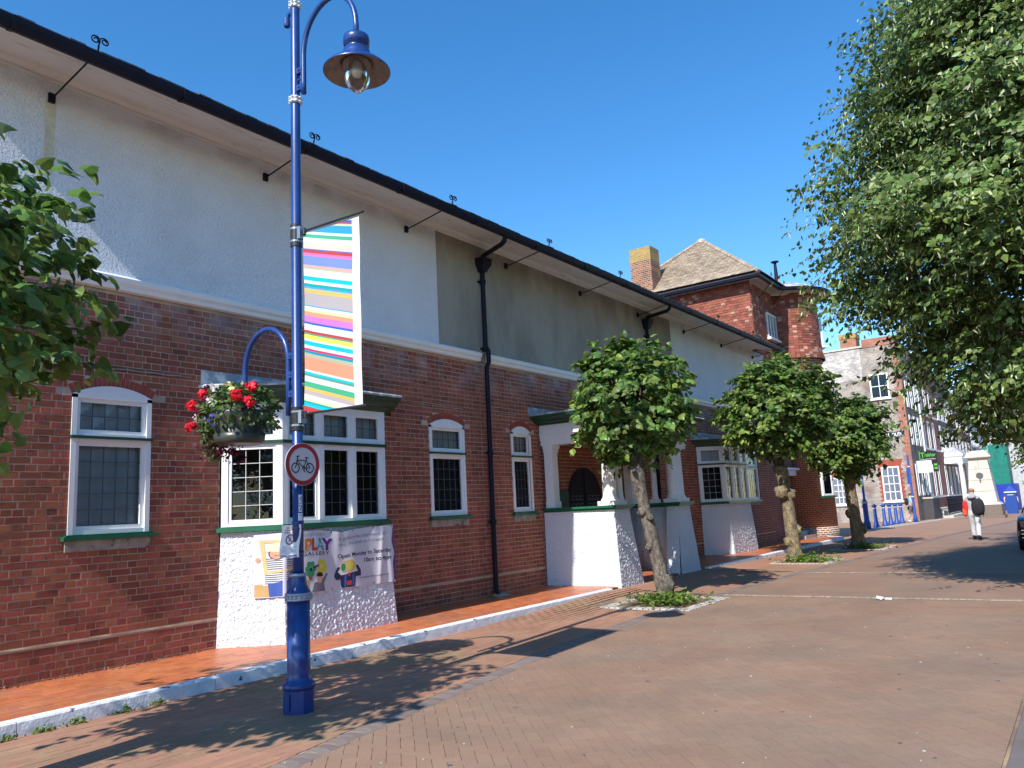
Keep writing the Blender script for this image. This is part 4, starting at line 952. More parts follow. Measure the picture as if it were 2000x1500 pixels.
def terrace(name, label, x0, x1, top, m, wins, cat='building', door=None, roofm='slate', step=0.0, wingap=2.3):
    h = thing(name, label, cat, (x0, FY, gz(x0))); q = MB(); q.box(x0+0.01, x1-0.01, FY+0.02-step, FY+9, -1.5, top); q.build('wall', m, h)
    q = MB(); q.box(x0, x1, FY-0.18-step, FY+0.3, top-0.02, top+0.22); q.build('cornice', 'white_paint', h)
    for zi, (z0, z1) in enumerate(wins):
        b_ = MB(); b_.box(x0+.3, x1-.3, FY-0.07, FY+0.019, z0-0.16, z0-0.03); b_.build('sill_band', 'white_paint', h)
        x = x0+0.7
        while x+1.0 < x1-0.3:
            plain_window(h, Vector((x, FY-step, 0)), Vector((1, 0, 0)), Vector((0, -1, 0)), 0.95, z0, z1, 1, 1, glass='curtain', proud=0.015, fr=0.16, bar=0.06, panes=False, sill=False)
            x += wingap
    return h
wz = [(7.5, 9.4), (4.85, 6.95)]
x = 60.7
for zi, (z0, z1) in enumerate([(7.5, 9.4), (4.85, 6.95), (1.3, 3.5)]):
    for k in range(3): plain_window(hse, Vector((60.8+k*1.65, FY-0.03, 0)), Vector((1, 0, 0)), Vector((0, -1, 0)), 0.8, z0, z1, 1, 1, glass='curtain', proud=0.015, fr=0.16, bar=0.06, panes=False, sill=False)
mb = MB()
mb.tube([(65.3, FY-0.08, 11.8), (65.3, FY-0.08, 0)], 0.06, 6); mb.build('downpipe', 'white_paint', hse)
h2 = terrace('red_brick_house', 'red brick terrace house with tall white sash windows behind the agents board', 65.45, 74.0, 11.9, 'red_brick_xz', [(7.5, 9.5), (4.85, 7.0), (1.2, 3.6)])
h3 = terrace('portico_house', 'dark brick terrace house with white columned portico and lead canopy', 74.05, 83.0, 11.3, 'grey_brick_xz', [(7.6, 9.3), (4.9, 7.0), (1.2, 3.6)], wingap=2.3)
h4 = terrace('white_window_house', 'terrace house with close rows of white windows left of the monument', 83.05, 96.0, 10.6, 'red_brick_xz', [(7.3, 9.0), (4.7, 6.6), (1.2, 3.6)], wingap=2.4)
h5 = terrace('end_house', 'pale painted terrace house at the far end of the row', 96.05, 112.0, 9.0, 'pale_wall', [(6.2, 8.0), (3.8, 5.4), (0.8, 2.6)], wingap=1.5)
# portico
zg = gz(78)
mb = MB(); mb.box(75.0, 79.4, 8.35, FY, 3.75, 4.35); mb.box(74.9, 79.5, 8.25, FY, 4.35, 4.5)
for k in range(9): mb.box(74.93, 75.0, 8.32+k*0.15, 8.40+k*0.15, 4.27, 4.35)
for xx in (75.15, 79.2):
    mb.lathe(xx, 8.55, [(0.22, zg), (0.22, zg+0.12), (0.17, zg+0.16), (0.15, 3.55), (0.21, 3.62), (0.22, 3.75)], 14)
mb.build('portico', 'white_paint', h3)
mb = MB(); mb.loft([[(74.9, 8.25, 4.5), (79.5, 8.25, 4.5), (79.5, FY, 4.5), (74.9, FY, 4.5)], [(75.2, 8.9, 5.1), (79.2, 8.9, 5.1), (79.2, FY, 5.1), (75.2, FY, 5.1)]]); mb.build('portico_roof', 'sheet_lead', h3)
# area wall, steps and railings of the corner house
mb = MB(); mb.box(62.0, 65.0, 9.05, FY, gz(62)-0.1, 1.05); mb.build('area_wall', 'slate', hse)
mb = MB(); mb.box(61.95, 65.05, 9.0, FY, 1.05, 1.15); mb.build('area_coping', 'portland', hse)
mb = MB()
for k in range(4): mb.box(65.3+k*0.35, 72, 8.3+k*0.3-0.0, FY, gz(66)-0.1, gz(66)+0.17*(k+1))
mb.build('steps', 'portland', h2)
rail = thing('iron_railings', 'black spiked railings beside the pale stone steps', 'railing', (66, 8.6, gz(66)))
mb = MB()
for k in range(40):
    xx = 65.6+k*0.22; b = gz(xx)+0.25; q = MB(); q.box(xx-0.025, xx+0.025, 8.60, 8.65, b, b+1.2); q.lathe(xx, 8.615, [(0.03, b+1.2), (0.005, b+1.32)], 4); q.build('bar', 'black_iron', rail)
mb.box(65.55, 74.4, 8.6, 8.63, 1.0+gz(70), 1.04+gz(70)); mb.box(65.55, 74.4, 8.6, 8.63, -0.2, -0.16); mb.build('rail', 'black_iron', rail)
q = MB(); q.lathe(74.9, 8.3, [(0.22, gz(75)), (0.22, 0.9), (0.26, 0.92), (0.26, 1.05), (0.02, 1.15)], 4, a0=math.pi/4); tag(q.build('gate_pier', 'white_paint'), 'short white gate pier at the end of the black railings', 'pier')
# hanging boards
sg = thing('agent_board', 'black projecting sign with green lettering and a white board below it', 'sign', (61.9, FY, 3.9))
q = MB(); q.box(61.98, 62.04, 8.42, 9.55, 3.72, 4.36); q.build('panel', 'sign_black', sg)
q = MB(); q.box(61.98, 62.04, 8.42, 8.72, 2.9, 3.72); q.build('panel', 'sign_black', sg)
q = MB(); put_text(q, 'T', 0.50, lambda x, y: (61.97, 9.46-x, 3.93+y), bold=0.008); put_text(q, 'rafalgar', 0.34, lambda x, y: (61.97, 9.20-x, 3.98+y), width=0.72, shear=0.15, bold=0.006); q.box(61.965, 61.979, 9.47, 9.52, 3.2, 4.38); q.box(61.965, 61.979, 8.46, 8.66, 3.32, 3.46); q.box(61.965, 61.979, 8.46, 8.66, 3.08, 3.22); q.build('lettering', 'lime_ink', sg)
q = MB(); put_text(q, 'Ground & 1st Floor', 0.15, lambda x, y: (61.97, 9.42-x, 3.76+y), width=0.92); q.build('lettering', 'sign_white', sg)
sg = thing('white_board', 'blank looking white estate board hanging in front of the black sign', 'sign', (61.6, FY, 3.3))
q = MB(); q.box(61.55, 61.60, 8.74, 9.78, 2.86, 3.70); q.build('panel', 'sign_white', sg)
q = MB(); q.box(61.545, 61.549, 9.18, 9.32, 3.38, 3.43); put_text(q, 'TO LET OFFICES', 0.09, lambda x, y: (61.54, 9.68-x, 3.24+y), width=0.8); q.build('lettering', 'pale_wall', sg)

# ================================================================ monument
mo = thing('stone_monument', 'tapering pale stone memorial with bronze medallion on brown plinth', 'monument', (60.0, 5.75, gz(60)))
cx, cy = 60.0, 5.75; g = gz(60)
def sq(mb, w0, w1, z0, z1): mb.loft([[(cx-w0, cy-w0, z0), (cx+w0, cy-w0, z0), (cx+w0, cy+w0, z0), (cx-w0, cy+w0, z0)], [(cx-w1, cy-w1, z1), (cx+w1, cy-w1, z1), (cx+w1, cy+w1, z1), (cx-w1, cy+w1, z1)]])
mb = MB(); sq(mb, 1.12, 1.10, g-0.1, g+0.18); sq(mb, 1.02, 1.0, g+0.18, g+0.88); mb.build('plinth', 'brown_granite', mo)
mb = MB(); sq(mb, 1.0, 0.86, g+0.88, g+1.02); mb.build('base_moulding', 'portland', mo)
zz = g+1.02; hw0 = 0.80
for k, hh in enumerate((0.72, 0.72, 0.72, 0.66)):
    w0 = 0.80-0.27*(zz-g-1.02)/2.82; w1 = 0.80-0.27*(zz+hh-g-1.02)/2.82
    if k < 3: q = MB(); sq(q, w0, w1, zz+0.008, zz+hh-0.008); q.build('stone', 'portland', mo)
    else:
        for s in (-1, 1):
            q = MB(); q.loft([[(cx-w0, cy+(0.006 if s > 0 else -w0), zz+.008), (cx+w0, cy+(0.006 if s > 0 else -w0), zz+.008), (cx+w0, cy+(w0 if s > 0 else -0.006), zz+.008), (cx-w0, cy+(w0 if s > 0 else -0.006), zz+.008)],
                [(cx-w1, cy+(0.006 if s > 0 else -w1), zz+hh-.008), (cx+w1, cy+(0.006 if s > 0 else -w1), zz+hh-.008), (cx+w1, cy+(w1 if s > 0 else -0.006), zz+hh-.008), (cx-w1, cy+(w1 if s > 0 else -0.006), zz+hh-.008)]]); q.build('stone', 'portland', mo)
    zz += hh
mb = MB(); sq(mb, 0.49, 0.49, g+1.02, zz+0.02); mb.build('core', 'slate', mo)
mb = MB(); sq(mb, 0.56, 0.72, zz, zz+0.10); sq(mb, 0.76, 0.76, zz+0.10, zz+0.20); sq(mb, 0.68, 0.55, zz+0.20, zz+0.45); sq(mb, 0.45, 0.4, zz+0.45, zz+0.55); mb.build('cap', 'portland', mo)
mb = MB(); xf = cx-0.66; n = 20; mb.extr([(xf, cy-0.21*math.cos(2*math.pi*i/n), g+2.75+0.21*math.sin(2*math.pi*i/n)) for i in range(n)], (0.06, 0, 0)); mb.box(xf-0.02, xf+0.05, cy-0.04, cy+0.04, g+2.28, g+2.54); mb.build('medallion', 'bronze', mo)
mb = MB(); mb.tube([(cx, cy+0.55-1.1*i/12, zz+0.78+0.28*abs(i-6)**2/36) for i in range(13)], 0.05, 6); mb.lathe(cx, cy, [(0.2, zz+0.55), (0.06, zz+0.6), (0.06, zz+0.8)], 8); mb.build('iron_crest', 'bronze', mo)

# ================================================================ far end of the street
sc_ = thing('scaffold_screen', 'green netted scaffold standing on a blue hoarding at the street end', 'scaffold', (98, 7.6, gz(98)))
mb = MB(); mb.box(98, 102, 6.75, 8.9, 1.9, 6.1); mb.build('netting', 'green_net', sc_)
mb = MB(); mb.box(97.9, 102, 6.3, 8.95, -1.1, 1.9); mb.build('hoarding', 'hoarding', sc_)
mb = MB()
for k in range(7): mb.box(97.85, 97.9, 8.4, 8.9, 2.2+k*0.65, 2.35+k*0.65)
mb.box(97.84, 97.89, 8.85, 8.92, 1.9, 6.4); mb.box(97.84, 97.89, 8.38, 8.44, 1.9, 6.4); mb.build('ladder', 'pale_wall', sc_)
en = thing('street_end_building', 'pale building with rows of small windows closing the street', 'building', (115, 5, gz(115)))
mb = MB(); mb.box(115, 122, -6, 14, -2, 12.5); mb.build('wall', 'pale_wall', en)
for zz_ in (4.0, 7.0, 9.8):
    for k in range(12): plain_window(en, Vector((115, 13-k*1.5, 0)), UXS, NS, 0.8, zz_, zz_+1.7, 1, 1, panes=False, sill=False)
o = MB(); o.box(104, 104.4, -4, 4.4, -1.2, 0.9); tag(o.build('low_wall', 'pale_wall'), 'low pale wall under the trees at the far end of the street', 'wall')
o = MB(); o.box(90, 90.12, -8, 3.6, -0.8, 0.5); tag(o.build('dark_barrier', 'black_rubber'), 'low dark barrier in the shade beyond the blue pillar', 'barrier')
bl = thing('blue_pillar', 'square blue street pillar with pointed top and white band', 'pillar', (74.3, 5.25, gz(74.3)))
g = gz(74.3); px_, py_ = 74.3, 5.25
mb = MB(); mb.loft([[(px_+a*w, py_+b*w, z) for a, b in ((-1, -1), (1, -1), (1, 1), (-1, 1))] for w, z in ((0.38, g), (0.37, g+1.62), (0.41, g+1.64), (0.41, g+1.76), (0.36, g+1.80), (0.05, g+2.2))]); mb.build('body', 'bright_blue_paint', bl)
mb = MB(); mb.loft([[(px_+a*w, py_+b*w, z) for a, b in ((-1, -1), (1, -1), (1, 1), (-1, 1))] for w, z in ((0.415, g+1.66), (0.415, g+1.74))]); mb.box(px_-0.385, px_-0.37, py_-0.2, py_+0.2, g+1.46, g+1.50); mb.build('white_band', 'sign_white', bl)

# ================================================================ blue street lamp
LX, LY = 4.62, 5.79
lamp = thing('street_lamp', 'tall blue lamp post with silver collars standing before the gallery bay window', 'lamp post', (LX, LY, 0))
q = MB(); q.smooth = False
q.lathe(LX, LY, [(0.135, -0.02), (0.135, 0.19), (0.132, 0.20)], 8, a0=math.pi/8); q.smooth = True
q.lathe(LX, LY, [(0.132, 0.19), (0.14, 0.205), (0.143, 0.225), (0.135, 0.245), (0.112, 0.262), (0.102, 0.30), (0.100, 0.34), (0.0985, 0.95)], 32)
q.build('base', 'blue_paint', lamp)
q = MB(); q.box(LX-0.139, LX-0.128, LY-0.04, LY+0.04, 0.03, 0.17); q.build('access_door', 'blue_paint', lamp)
q = MB(); q.lathe(LX, LY, [(0.10, 0.935), (0.118, 0.94), (0.122, 0.95), (0.114, 0.958), (0.112, 0.985), (0.120, 0.993), (0.118, 1.003), (0.100, 1.006)], 32, cap=False)
for i in range(18):
    a = 2*math.pi*i/18; c = Vector((LX+0.114*math.cos(a), LY+0.114*math.sin(a), 0.971)); n = 8
    q.lathe(c.x, c.y, [(0.0, 0.957), (0.009, 0.961), (0.013, 0.971), (0.009, 0.981), (0.0, 0.985)], 8, cap=False)
q.build('bead_collar', 'silver_paint', lamp, smooth=True)
q = MB(); q.lathe(LX, LY, [(0.105, 1.005), (0.102, 1.02), (0.085, 1.045), (0.075, 1.075), (0.070, 1.12), (0.068, 1.15)], 32, cap=False); q.build('bell', 'blue_paint', lamp, smooth=True)
q = MB(); q.lathe(LX, LY, [(0.070, 1.145), (0.080, 1.15), (0.083, 1.16), (0.078, 1.17), (0.06, 1.175)], 32, cap=False); q.build('ring', 'silver_paint', lamp, smooth=True)
q = MB(); q.lathe(LX, LY, [(0.050, 1.0), (0.050, 1.60), (0.053, 1.605), (0.053, 1.63), (0.0475, 1.635), (0.0475, 4.9), (0.046, 5.0), (0.044, 6.72), (0.036, 6.74), (0.036, 7.6)], 24); q.build('pole', 'blue_paint', lamp, smooth=True)
def studded(z, r):
    q = MB(); q.lathe(LX, LY, [(r, z-0.035), (r+0.012, z-0.03), (r+0.012, z-0.012), (r+0.004, z-0.006), (r+0.004, z+0.006), (r+0.012, z+0.012), (r+0.012, z+0.03), (r, z+0.035)], 24, cap=False)
    for i in range(9):
        a = 2*math.pi*i/9
        for dz in (-0.021, 0.021): q.lathe(LX+(r+0.014)*math.cos(a), LY+(r+0.014)*math.sin(a), [(0.0, z+dz-0.011), (0.011, z+dz-0.006), (0.011, z+dz+0.006), (0.0, z+dz+0.011)], 6, cap=False)
    q.build('studded_collar', 'collar_paint', lamp, smooth=True)
studded(5.71, 0.045); studded(6.74, 0.042)
q = MB(); q.tube([(LX, LY+0.03, 6.68), (LX, LY+0.10, 6.68), (LX-0.02, LY+0.10, 6.62)], 0.022, 8); q.lathe(LX-0.02, LY+0.10, [(0.03, 6.54), (0.034, 6.56), (0.03, 6.63)], 10); q.build('sensor', 'blue_paint', lamp)
# swan neck arm towards the street
def arc_pts(c, r, a0, a1, n, rz=None):
    return [(LX, c[0]-r*math.cos(a0+(a1-a0)*i/n), c[1]+(rz or r)*math.sin(a0+(a1-a0)*i/n)) for i in range(n+1)]
q = MB(); pts = [(LX, LY-0.125, 5.74), (LX, LY-0.125, 5.85), (LX, LY-0.125, 6.12)] + [(LX, LY-0.125-0.375*(1-math.cos(a)), 6.15+0.44*math.sin(a)) for a in [math.pi*i/16 for i in range(17)]] + [(LX, LY-0.875, 6.02)]
q.tube(pts, 0.0265, 12); q.build('lamp_arm', 'blue_paint', lamp, smooth=True)
for z in (5.82, 5.91, 6.0):
    q = MB()
    if z == 5.91: q.tube([(LX, LY-0.01, z), (LX, LY-0.13, z)], 0.012, 8)
    else: q.box(LX-0.02, LX+0.02, LY-0.115, LY-0.03, z-0.03, z+0.03); q.tube([(LX-0.02, LY-0.078, z), (LX-0.03, LY-0.078, z)], 0.009, 6)
    q.build('bracket', 'blue_paint', lamp)
HY = LY-0.875
head = MB(); head.smooth = True
head.lathe(LX, HY, [(0.03, 6.05), (0.05, 6.035), (0.115, 6.02), (0.122, 5.99), (0.118, 5.935), (0.095, 5.925), (0.092, 5.895), (0.12, 5.885), (0.125, 5.84), (0.145, 5.80), (0.19, 5.765), (0.26, 5.725), (0.305, 5.68), (0.305, 5.668)], 36, cap=False)
head = head.build('lamp_shade', 'blue_paint', lamp, smooth=True)
q = MB(); q.lathe(LX, HY, [(0.303, 5.668), (0.255, 5.712), (0.185, 5.745), (0.14, 5.76), (0.12, 5.80), (0.06, 5.83), (0.0, 5.835)], 36, cap=False); q.build('reflector', 'reflector', head, smooth=True)
q = MB(); q.lathe(LX, HY, [(0.135, 5.76), (0.132, 5.70), (0.128, 5.64), (0.11, 5.565), (0.075, 5.505), (0.03, 5.47), (0.0, 5.465)], 28, cap=False); q.build('glass_bowl', 'lamp_glass', head, smooth=True)
q = MB(); q.lathe(LX, HY, [(0.0, 5.62), (0.04, 5.63), (0.05, 5.68), (0.045, 5.74), (0.02, 5.80), (0.0, 5.80)], 14, cap=False); q.build('bulb', 'cream_paint', head, smooth=True)
q = MB(); q.lathe(LX, HY, [(0.138, 5.752), (0.145, 5.757), (0.15, 5.767)], 28, cap=False); q.build('rim', 'black_rubber', head)
# hanging basket arm on the gallery side
q = MB(); pts = [(LX, LY+0.125, 2.60), (LX, LY+0.125, 2.9)] + [(LX, LY+0.125+0.335*(1-math.cos(a)), 3.12+0.36*math.sin(a)) for a in [math.pi*i/16 for i in range(17)]] + [(LX, LY+0.795, 2.90), (LX, LY+0.795, 2.70)]
q.tube(pts, 0.0265, 12); q.build('basket_arm', 'blue_paint', lamp, smooth=True)
for z in (2.80, 2.98, 3.16):
    q = MB(); q.box(LX-0.02, LX+0.02, LY+0.03, LY+0.115, z-0.03, z+0.03); q.tube([(LX-0.02, LY+0.075, z), (LX-0.03, LY+0.075, z)], 0.009, 6); q.build('bracket', 'blue_paint', lamp)
# banner brackets
for z, zz_ in ((4.33, 1), (2.57, -1)):
    q = MB(); q.lathe(LX, LY, [(0.05, z-0.13), (0.055, z-0.125), (0.055, z+0.09), (0.05, z+0.095)], 18, cap=False); q.build('banner_clamp', 'black_rubber', lamp)
    for dz in (-0.075, 0.05):
        q = MB(); q.lathe(LX, LY, [(0.053, z+dz-0.009), (0.058, z+dz-0.009), (0.058, z+dz+0.009), (0.053, z+dz+0.009)], 18, cap=False); q.build('steel_strap', 'steel', lamp)
    q = MB(); q.box(LX-0.03, LX+0.03, LY-0.09, LY-0.045, z-0.06, z+0.06); q.build('bracket', 'steel', lamp)
# ---------------------------------------------------------------- striped banner
ban = thing('street_banner', 'tall banner of many coloured stripes hanging from the blue lamp post', 'banner', (LX, LY-0.1, 3.4))
BY0, BY1 = LY-0.10, LY-0.865
def btop(u): return 4.315-0.035*u          # u = 0 at the pole, 1 at the street side
def bbot(u): return 2.600-0.01*u
ST = [(4.40, (.03, .25, .7)), (4.365, (.62, .06, .05)), (4.35, (.95, .75, .5)), (4.325, (.02, .42, .80)), (4.265, (.8, .85, .85)), (4.255+.05, None)]
stripes = [(4.60, 'w'), (4.475, 'blue'), (4.45, 'red'), (4.435, 'cream'), (4.415, 'sky'), (4.34, 'w'), (4.315, 'green'), (4.28, 'w'), (4.24, 'peach'), (4.17, 'blue'), (4.16, 'red'), (4.13, 'pink'), (4.10, 'peri'), (4.01, 'salmon'), (3.99, 'olive'), (3.97, 'w'),
           (3.90, 'cyan'), (3.86, 'w'), (3.83, 'teal'), (3.80, 'peri'), (3.79, 'cyan'), (3.78, 'amber'), (3.74, 'grey'), (3.62, 'sky'), (3.61, 'w'), (3.585, 'lemon'), (3.56, 'salmon2'), (3.52, 'mauve'), (3.46, 'blue'), (3.44, 'w'),
           (3.38, 'red'), (3.355, 'seagreen'), (3.34, 'yellow'), (3.30, 'w'), (3.28, 'cyan'), (3.24, 'w'), (3.21, 'crimson'), (3.19, 'teal2'), (3.165, 'olive'), (3.13, 'salmon2'), (3.01, 'w'), (2.99, 'cyan'), (2.97, 'seagreen'), (2.95, 'w'),
           (2.90, 'green'), (2.85, 'amber'), (2.82, 'grey'), (2.78, 'w'), (2.74, 'lemon'), (2.72, 'teal'), (2.70, 'cyan'), (2.67, 'red'), (2.62, 'peri'), (2.3, None)]
BC = dict(w=(.80, .80, .78), blue=(.02, .14, .55), red=(.55, .05, .05), cream=(.80, .62, .38), sky=(.03, .36, .72), green=(.06, .45, .24), peach=(.85, .60, .50), pink=(.80, .18, .42), peri=(.20, .28, .68), salmon=(.80, .40, .32), olive=(.50, .48, .33),
          cyan=(.0, .55, .75), teal=(.0, .40, .40), amber=(.85, .50, .12), grey=(.48, .43, .42), lemon=(.82, .82, .38), salmon2=(.82, .34, .20), mauve=(.62, .20, .60), seagreen=(.10, .35, .24), yellow=(.82, .85, .10), crimson=(.70, .03, .16), teal2=(.0, .32, .42))
for k, c in BC.items(): mat('banner_'+k, c, 0.55, 0.02, 3.0, transl=0.25)
def bpt(u, z):
    b = 0.012*math.sin(z*3+u*2)*math.sin(math.pi*min(1, max(0, u)))+0.003*math.sin(z*9+3*u)
    return (LX+b, BY0+(BY1-BY0)*u-0.012*math.sin(math.pi*(z-2.6)/1.7)*(1 if u < 0.1 else 0), z)
UE = 0.87                                   # stripes end here, a white border runs down the outer edge
us = [UE*i/10 for i in range(11)]
names = []
for (za, c), (zb, _) in zip(stripes, stripes[1:]):
    q = MB()
    for u0, u1 in zip(us, us[1:]):
        P = []
        for u, zt in ((u0, za), (u1, za), (u1, zb), (u0, zb)):
            P.append((u, min(max(zt-0.23*u, bbot(u)), btop(u))))
        if max(p[1] for p in P)-min(p[1] for p in P) < 1e-4 or (abs(P[0][1]-P[3][1]) < 1e-5 and abs(P[1][1]-P[2][1]) < 1e-5): continue
        n = max(1, int(abs(P[0][1]-P[3][1])/0.03)); 
        for k in range(n):
            t0, t1 = k/n, (k+1)/n
            q.quad(bpt(P[0][0], P[0][1]*(1-t0)+P[3][1]*t0), bpt(P[1][0], P[1][1]*(1-t0)+P[2][1]*t0), bpt(P[1][0], P[1][1]*(1-t1)+P[2][1]*t1), bpt(P[0][0], P[0][1]*(1-t1)+P[3][1]*t1))
    if q.f: q.build('stripe', 'banner_'+c, ban)
q = MB()
for k in range(40):
    z = lambda t, u: btop(u)*(1-t)+bbot(u)*t
    for u0, u1 in ((UE, 0.94), (0.94, 1.0)): q.quad(bpt(u0, z(k/40, u0)), bpt(u1, z(k/40, u1)), bpt(u1, z((k+1)/40, u1)), bpt(u0, z((k+1)/40, u0)))
q.build('border', 'banner_w', ban)
for z in (4.33, 2.585):
    q = MB(); q.tube([(LX, LY-0.05, z), (LX, LY-0.17, z+0.005), (LX, LY-0.92, z-0.02 if z > 3 else z-0.01)], 0.011, 8); q.lathe(LX, LY-0.12, [(0.02, z-0.03), (0.02, z+0.03)], 8); q.build('banner_arm', 'black_rubber', ban)
# ---------------------------------------------------------------- no cycling sign (plate faces the street)
sgn = thing('no_cycling_sign', 'round red ringed no cycling sign with black bicycle on the blue lamp post', 'sign', (LX, LY-0.07, 2.14))
SYP = LY-0.085; SCX, SCZ = 4.61, 2.135
def disc(r, y, n=48): return [(SCX+r*math.cos(2*math.pi*i/n), y, SCZ+r*math.sin(2*math.pi*i/n)) for i in range(n)]
q = MB(); q.extr(disc(0.192, SYP), (0, 0.008, 0)); q.build('plate', 'pale_wall', sgn)
q = MB(); a, b = disc(0.188, SYP-0.0012), disc(0.150, SYP-0.0012)
for i in range(48): q.quad(a[i], b[i], b[(i+1) % 48], a[(i+1) % 48])
q.build('red_ring', 'sign_red', sgn)
q = MB(); q.poly(disc(0.150, SYP-0.0008)); q.build('white_face', 'sign_face', sgn)
q = MB()
def ring2(cx, cz, r0, r1, n=28):
    for i in range(n):
        a, b = 2*math.pi*i/n, 2*math.pi*(i+1)/n; f = lambda r, t: (SCX+cx+r*math.cos(t), SYP-0.002, SCZ+cz+r*math.sin(t)); q.quad(f(r0, a), f(r1, a), f(r1, b), f(r0, b))
def bar2(x0, z0, x1, z1, w):
    d = Vector((x1-x0, z1-z0)).normalized(); n = Vector((-d.y, d.x))*w/2; f = lambda x, z: (SCX+x, SYP-0.0024, SCZ+z)
    q.quad(f(x0-n.x, z0-n.y), f(x1-n.x, z1-n.y), f(x1+n.x, z1+n.y), f(x0+n.x, z0+n.y))
for wx in (-0.082, 0.078): ring2(wx, -0.033, 0.036, 0.047); ring2(wx, -0.033, 0.0, 0.006, 8)
bar2(-0.082, -0.033, -0.058, 0.062, 0.010); bar2(-0.064, 0.035, 0.037, 0.032, 0.009); bar2(-0.064, 0.030, 0.008, -0.036, 0.009); bar2(0.008, -0.036, 0.042, 0.055, 0.009); bar2(0.010, -0.036, 0.078, -0.033, 0.008); bar2(0.036, 0.036, 0.078, -0.033, 0.008)
bar2(0.022, 0.058, 0.062, 0.058, 0.011); bar2(-0.058, 0.060, -0.066, 0.068, 0.010); bar2(-0.068, 0.068, -0.036, 0.073, 0.010); bar2(-0.068, 0.062, -0.060, 0.074, 0.012); ring2(0.009, -0.036, 0.011, 0.019, 16); bar2(0.009, -0.052, 0.016, -0.066, 0.007); bar2(0.008, -0.066, 0.026, -0.066, 0.008); bar2(0.006, -0.014, -0.004, -0.002, 0.006)
q.build('bicycle', 'ink', sgn)
q = MB(); q.box(LX-0.06, LX+0.06, SYP+0.008, SYP+0.03, 2.18, 2.20); q.box(LX-0.06, LX+0.06, SYP+0.008, SYP+0.03, 2.06, 2.08); q.build('clip', 'steel', sgn)
# ---------------------------------------------------------------- notice strapped to the pole, faces the camera's side of the street
no = thing('street_notice', 'small curling white notice with a red ring strapped to the lamp post', 'notice', (4.57, 5.80, 1.46))
NA = math.radians(196); nn = Vector((math.cos(NA), math.sin(NA), 0)); nu = Vector((nn.y, -nn.x, 0)); NO = Vector((LX, LY, 0))+nn*0.062+Vector((0, 0.055, 0))
if nu.y > 0: nu = -nu
def npt(x, y, lift=0.0):
    """x 0..1 across, y 0..1 up"""
    b = 0.012*math.sin(y*5.2+0.4)-0.02*(x-0.5)**2
    return NO + nu*((x-0.5)*0.205+0.014*(y-0.5)) + Z*(1.315+0.285*y) + nn*(b+lift)
def grid(mb, f, x0, x1, y0, y1, nx, ny, lift=0.0):
    vs = [f(x0+(x1-x0)*i/nx, y0+(y1-y0)*j/ny, lift) for j in range(ny+1) for i in range(nx+1)]; k = nx+1
    return mb.add(vs, [(j*k+i, j*k+i+1, (j+1)*k+i+1, (j+1)*k+i) for j in range(ny) for i in range(nx)])
q = MB(); grid(q, npt, 0, 1, 0, 1, 6, 12); grid(q, npt, 0, 1, 0, 1, 6, 12, -0.003); q.build('card', 'sign_white', no, smooth=True)
def txt(mb, s, x, y, w, h, f, lift, **k):
    v, fc = text_mesh(s, 1.0, **k); 
    if not v: return
    mx, my = max(p[0] for p in v), 0.72
    mb.add([f(x+p[0]/mx*w, y+p[1]/my*h, lift) for p in v], fc)
q = MB()
for s, y, w in (('YOU ARE IN', .88, .5), ('A DESIGNATED', .81, .68), ('PUBLIC PLACE', .74, .68)): txt(q, s, 0.5-w/2, y, w, 0.045, npt, 0.002, bold=0.02)
n = 20
for i in range(n):
    a, b = 2*math.pi*i/n, 2*math.pi*(i+1)/n; f = lambda r, t: npt(0.5+r*math.cos(t), 0.55+r*0.72*math.sin(t), 0.002); q.quad(f(.17, a), f(.23, a), f(.23, b), f(.17, b))
q.quad(npt(.36, .63, .0025), npt(.40, .65, .0025), npt(.64, .47, .0025), npt(.60, .45, .0025)); q.build('red_print', 'sign_red', no)
q = MB(); q.quad(npt(.44, .49, .002), npt(.54, .49, .002), npt(.52, .60, .002), npt(.46, .60, .002)); q.quad(npt(.475, .60, .002), npt(.505, .60, .002), npt(.505, .65, .002), npt(.475, .65, .002))
for k in range(9):
    w = 0.36 if k not in (3, 8) else 0.22; q.quad(npt(.5-w, .34-k*.026, .002), npt(.5+w, .34-k*.026, .002), npt(.5+w, .348-k*.026, .002), npt(.5-w, .348-k*.026, .002))
q.build('small_print', 'peri_ink' if 'peri_ink' in MATS else 'banner_peri', no)
q = MB(); q.quad(npt(.06, .03, .002), npt(.4, .03, .002), npt(.4, .06, .002), npt(.06, .06, .002)); q.quad(npt(.5, .02, .002), npt(.9, .02, .002), npt(.9, .07, .002), npt(.5, .07, .002)); q.build('footer_mark', 'banner_blue', no)
q = MB()
for z in (1.36, 1.56): q.lathe(LX, LY, [(0.0555, z-0.004), (0.0565, z), (0.0555, z+0.004)], 16, cap=False)
q.build('cable_tie', 'black_rubber', no)
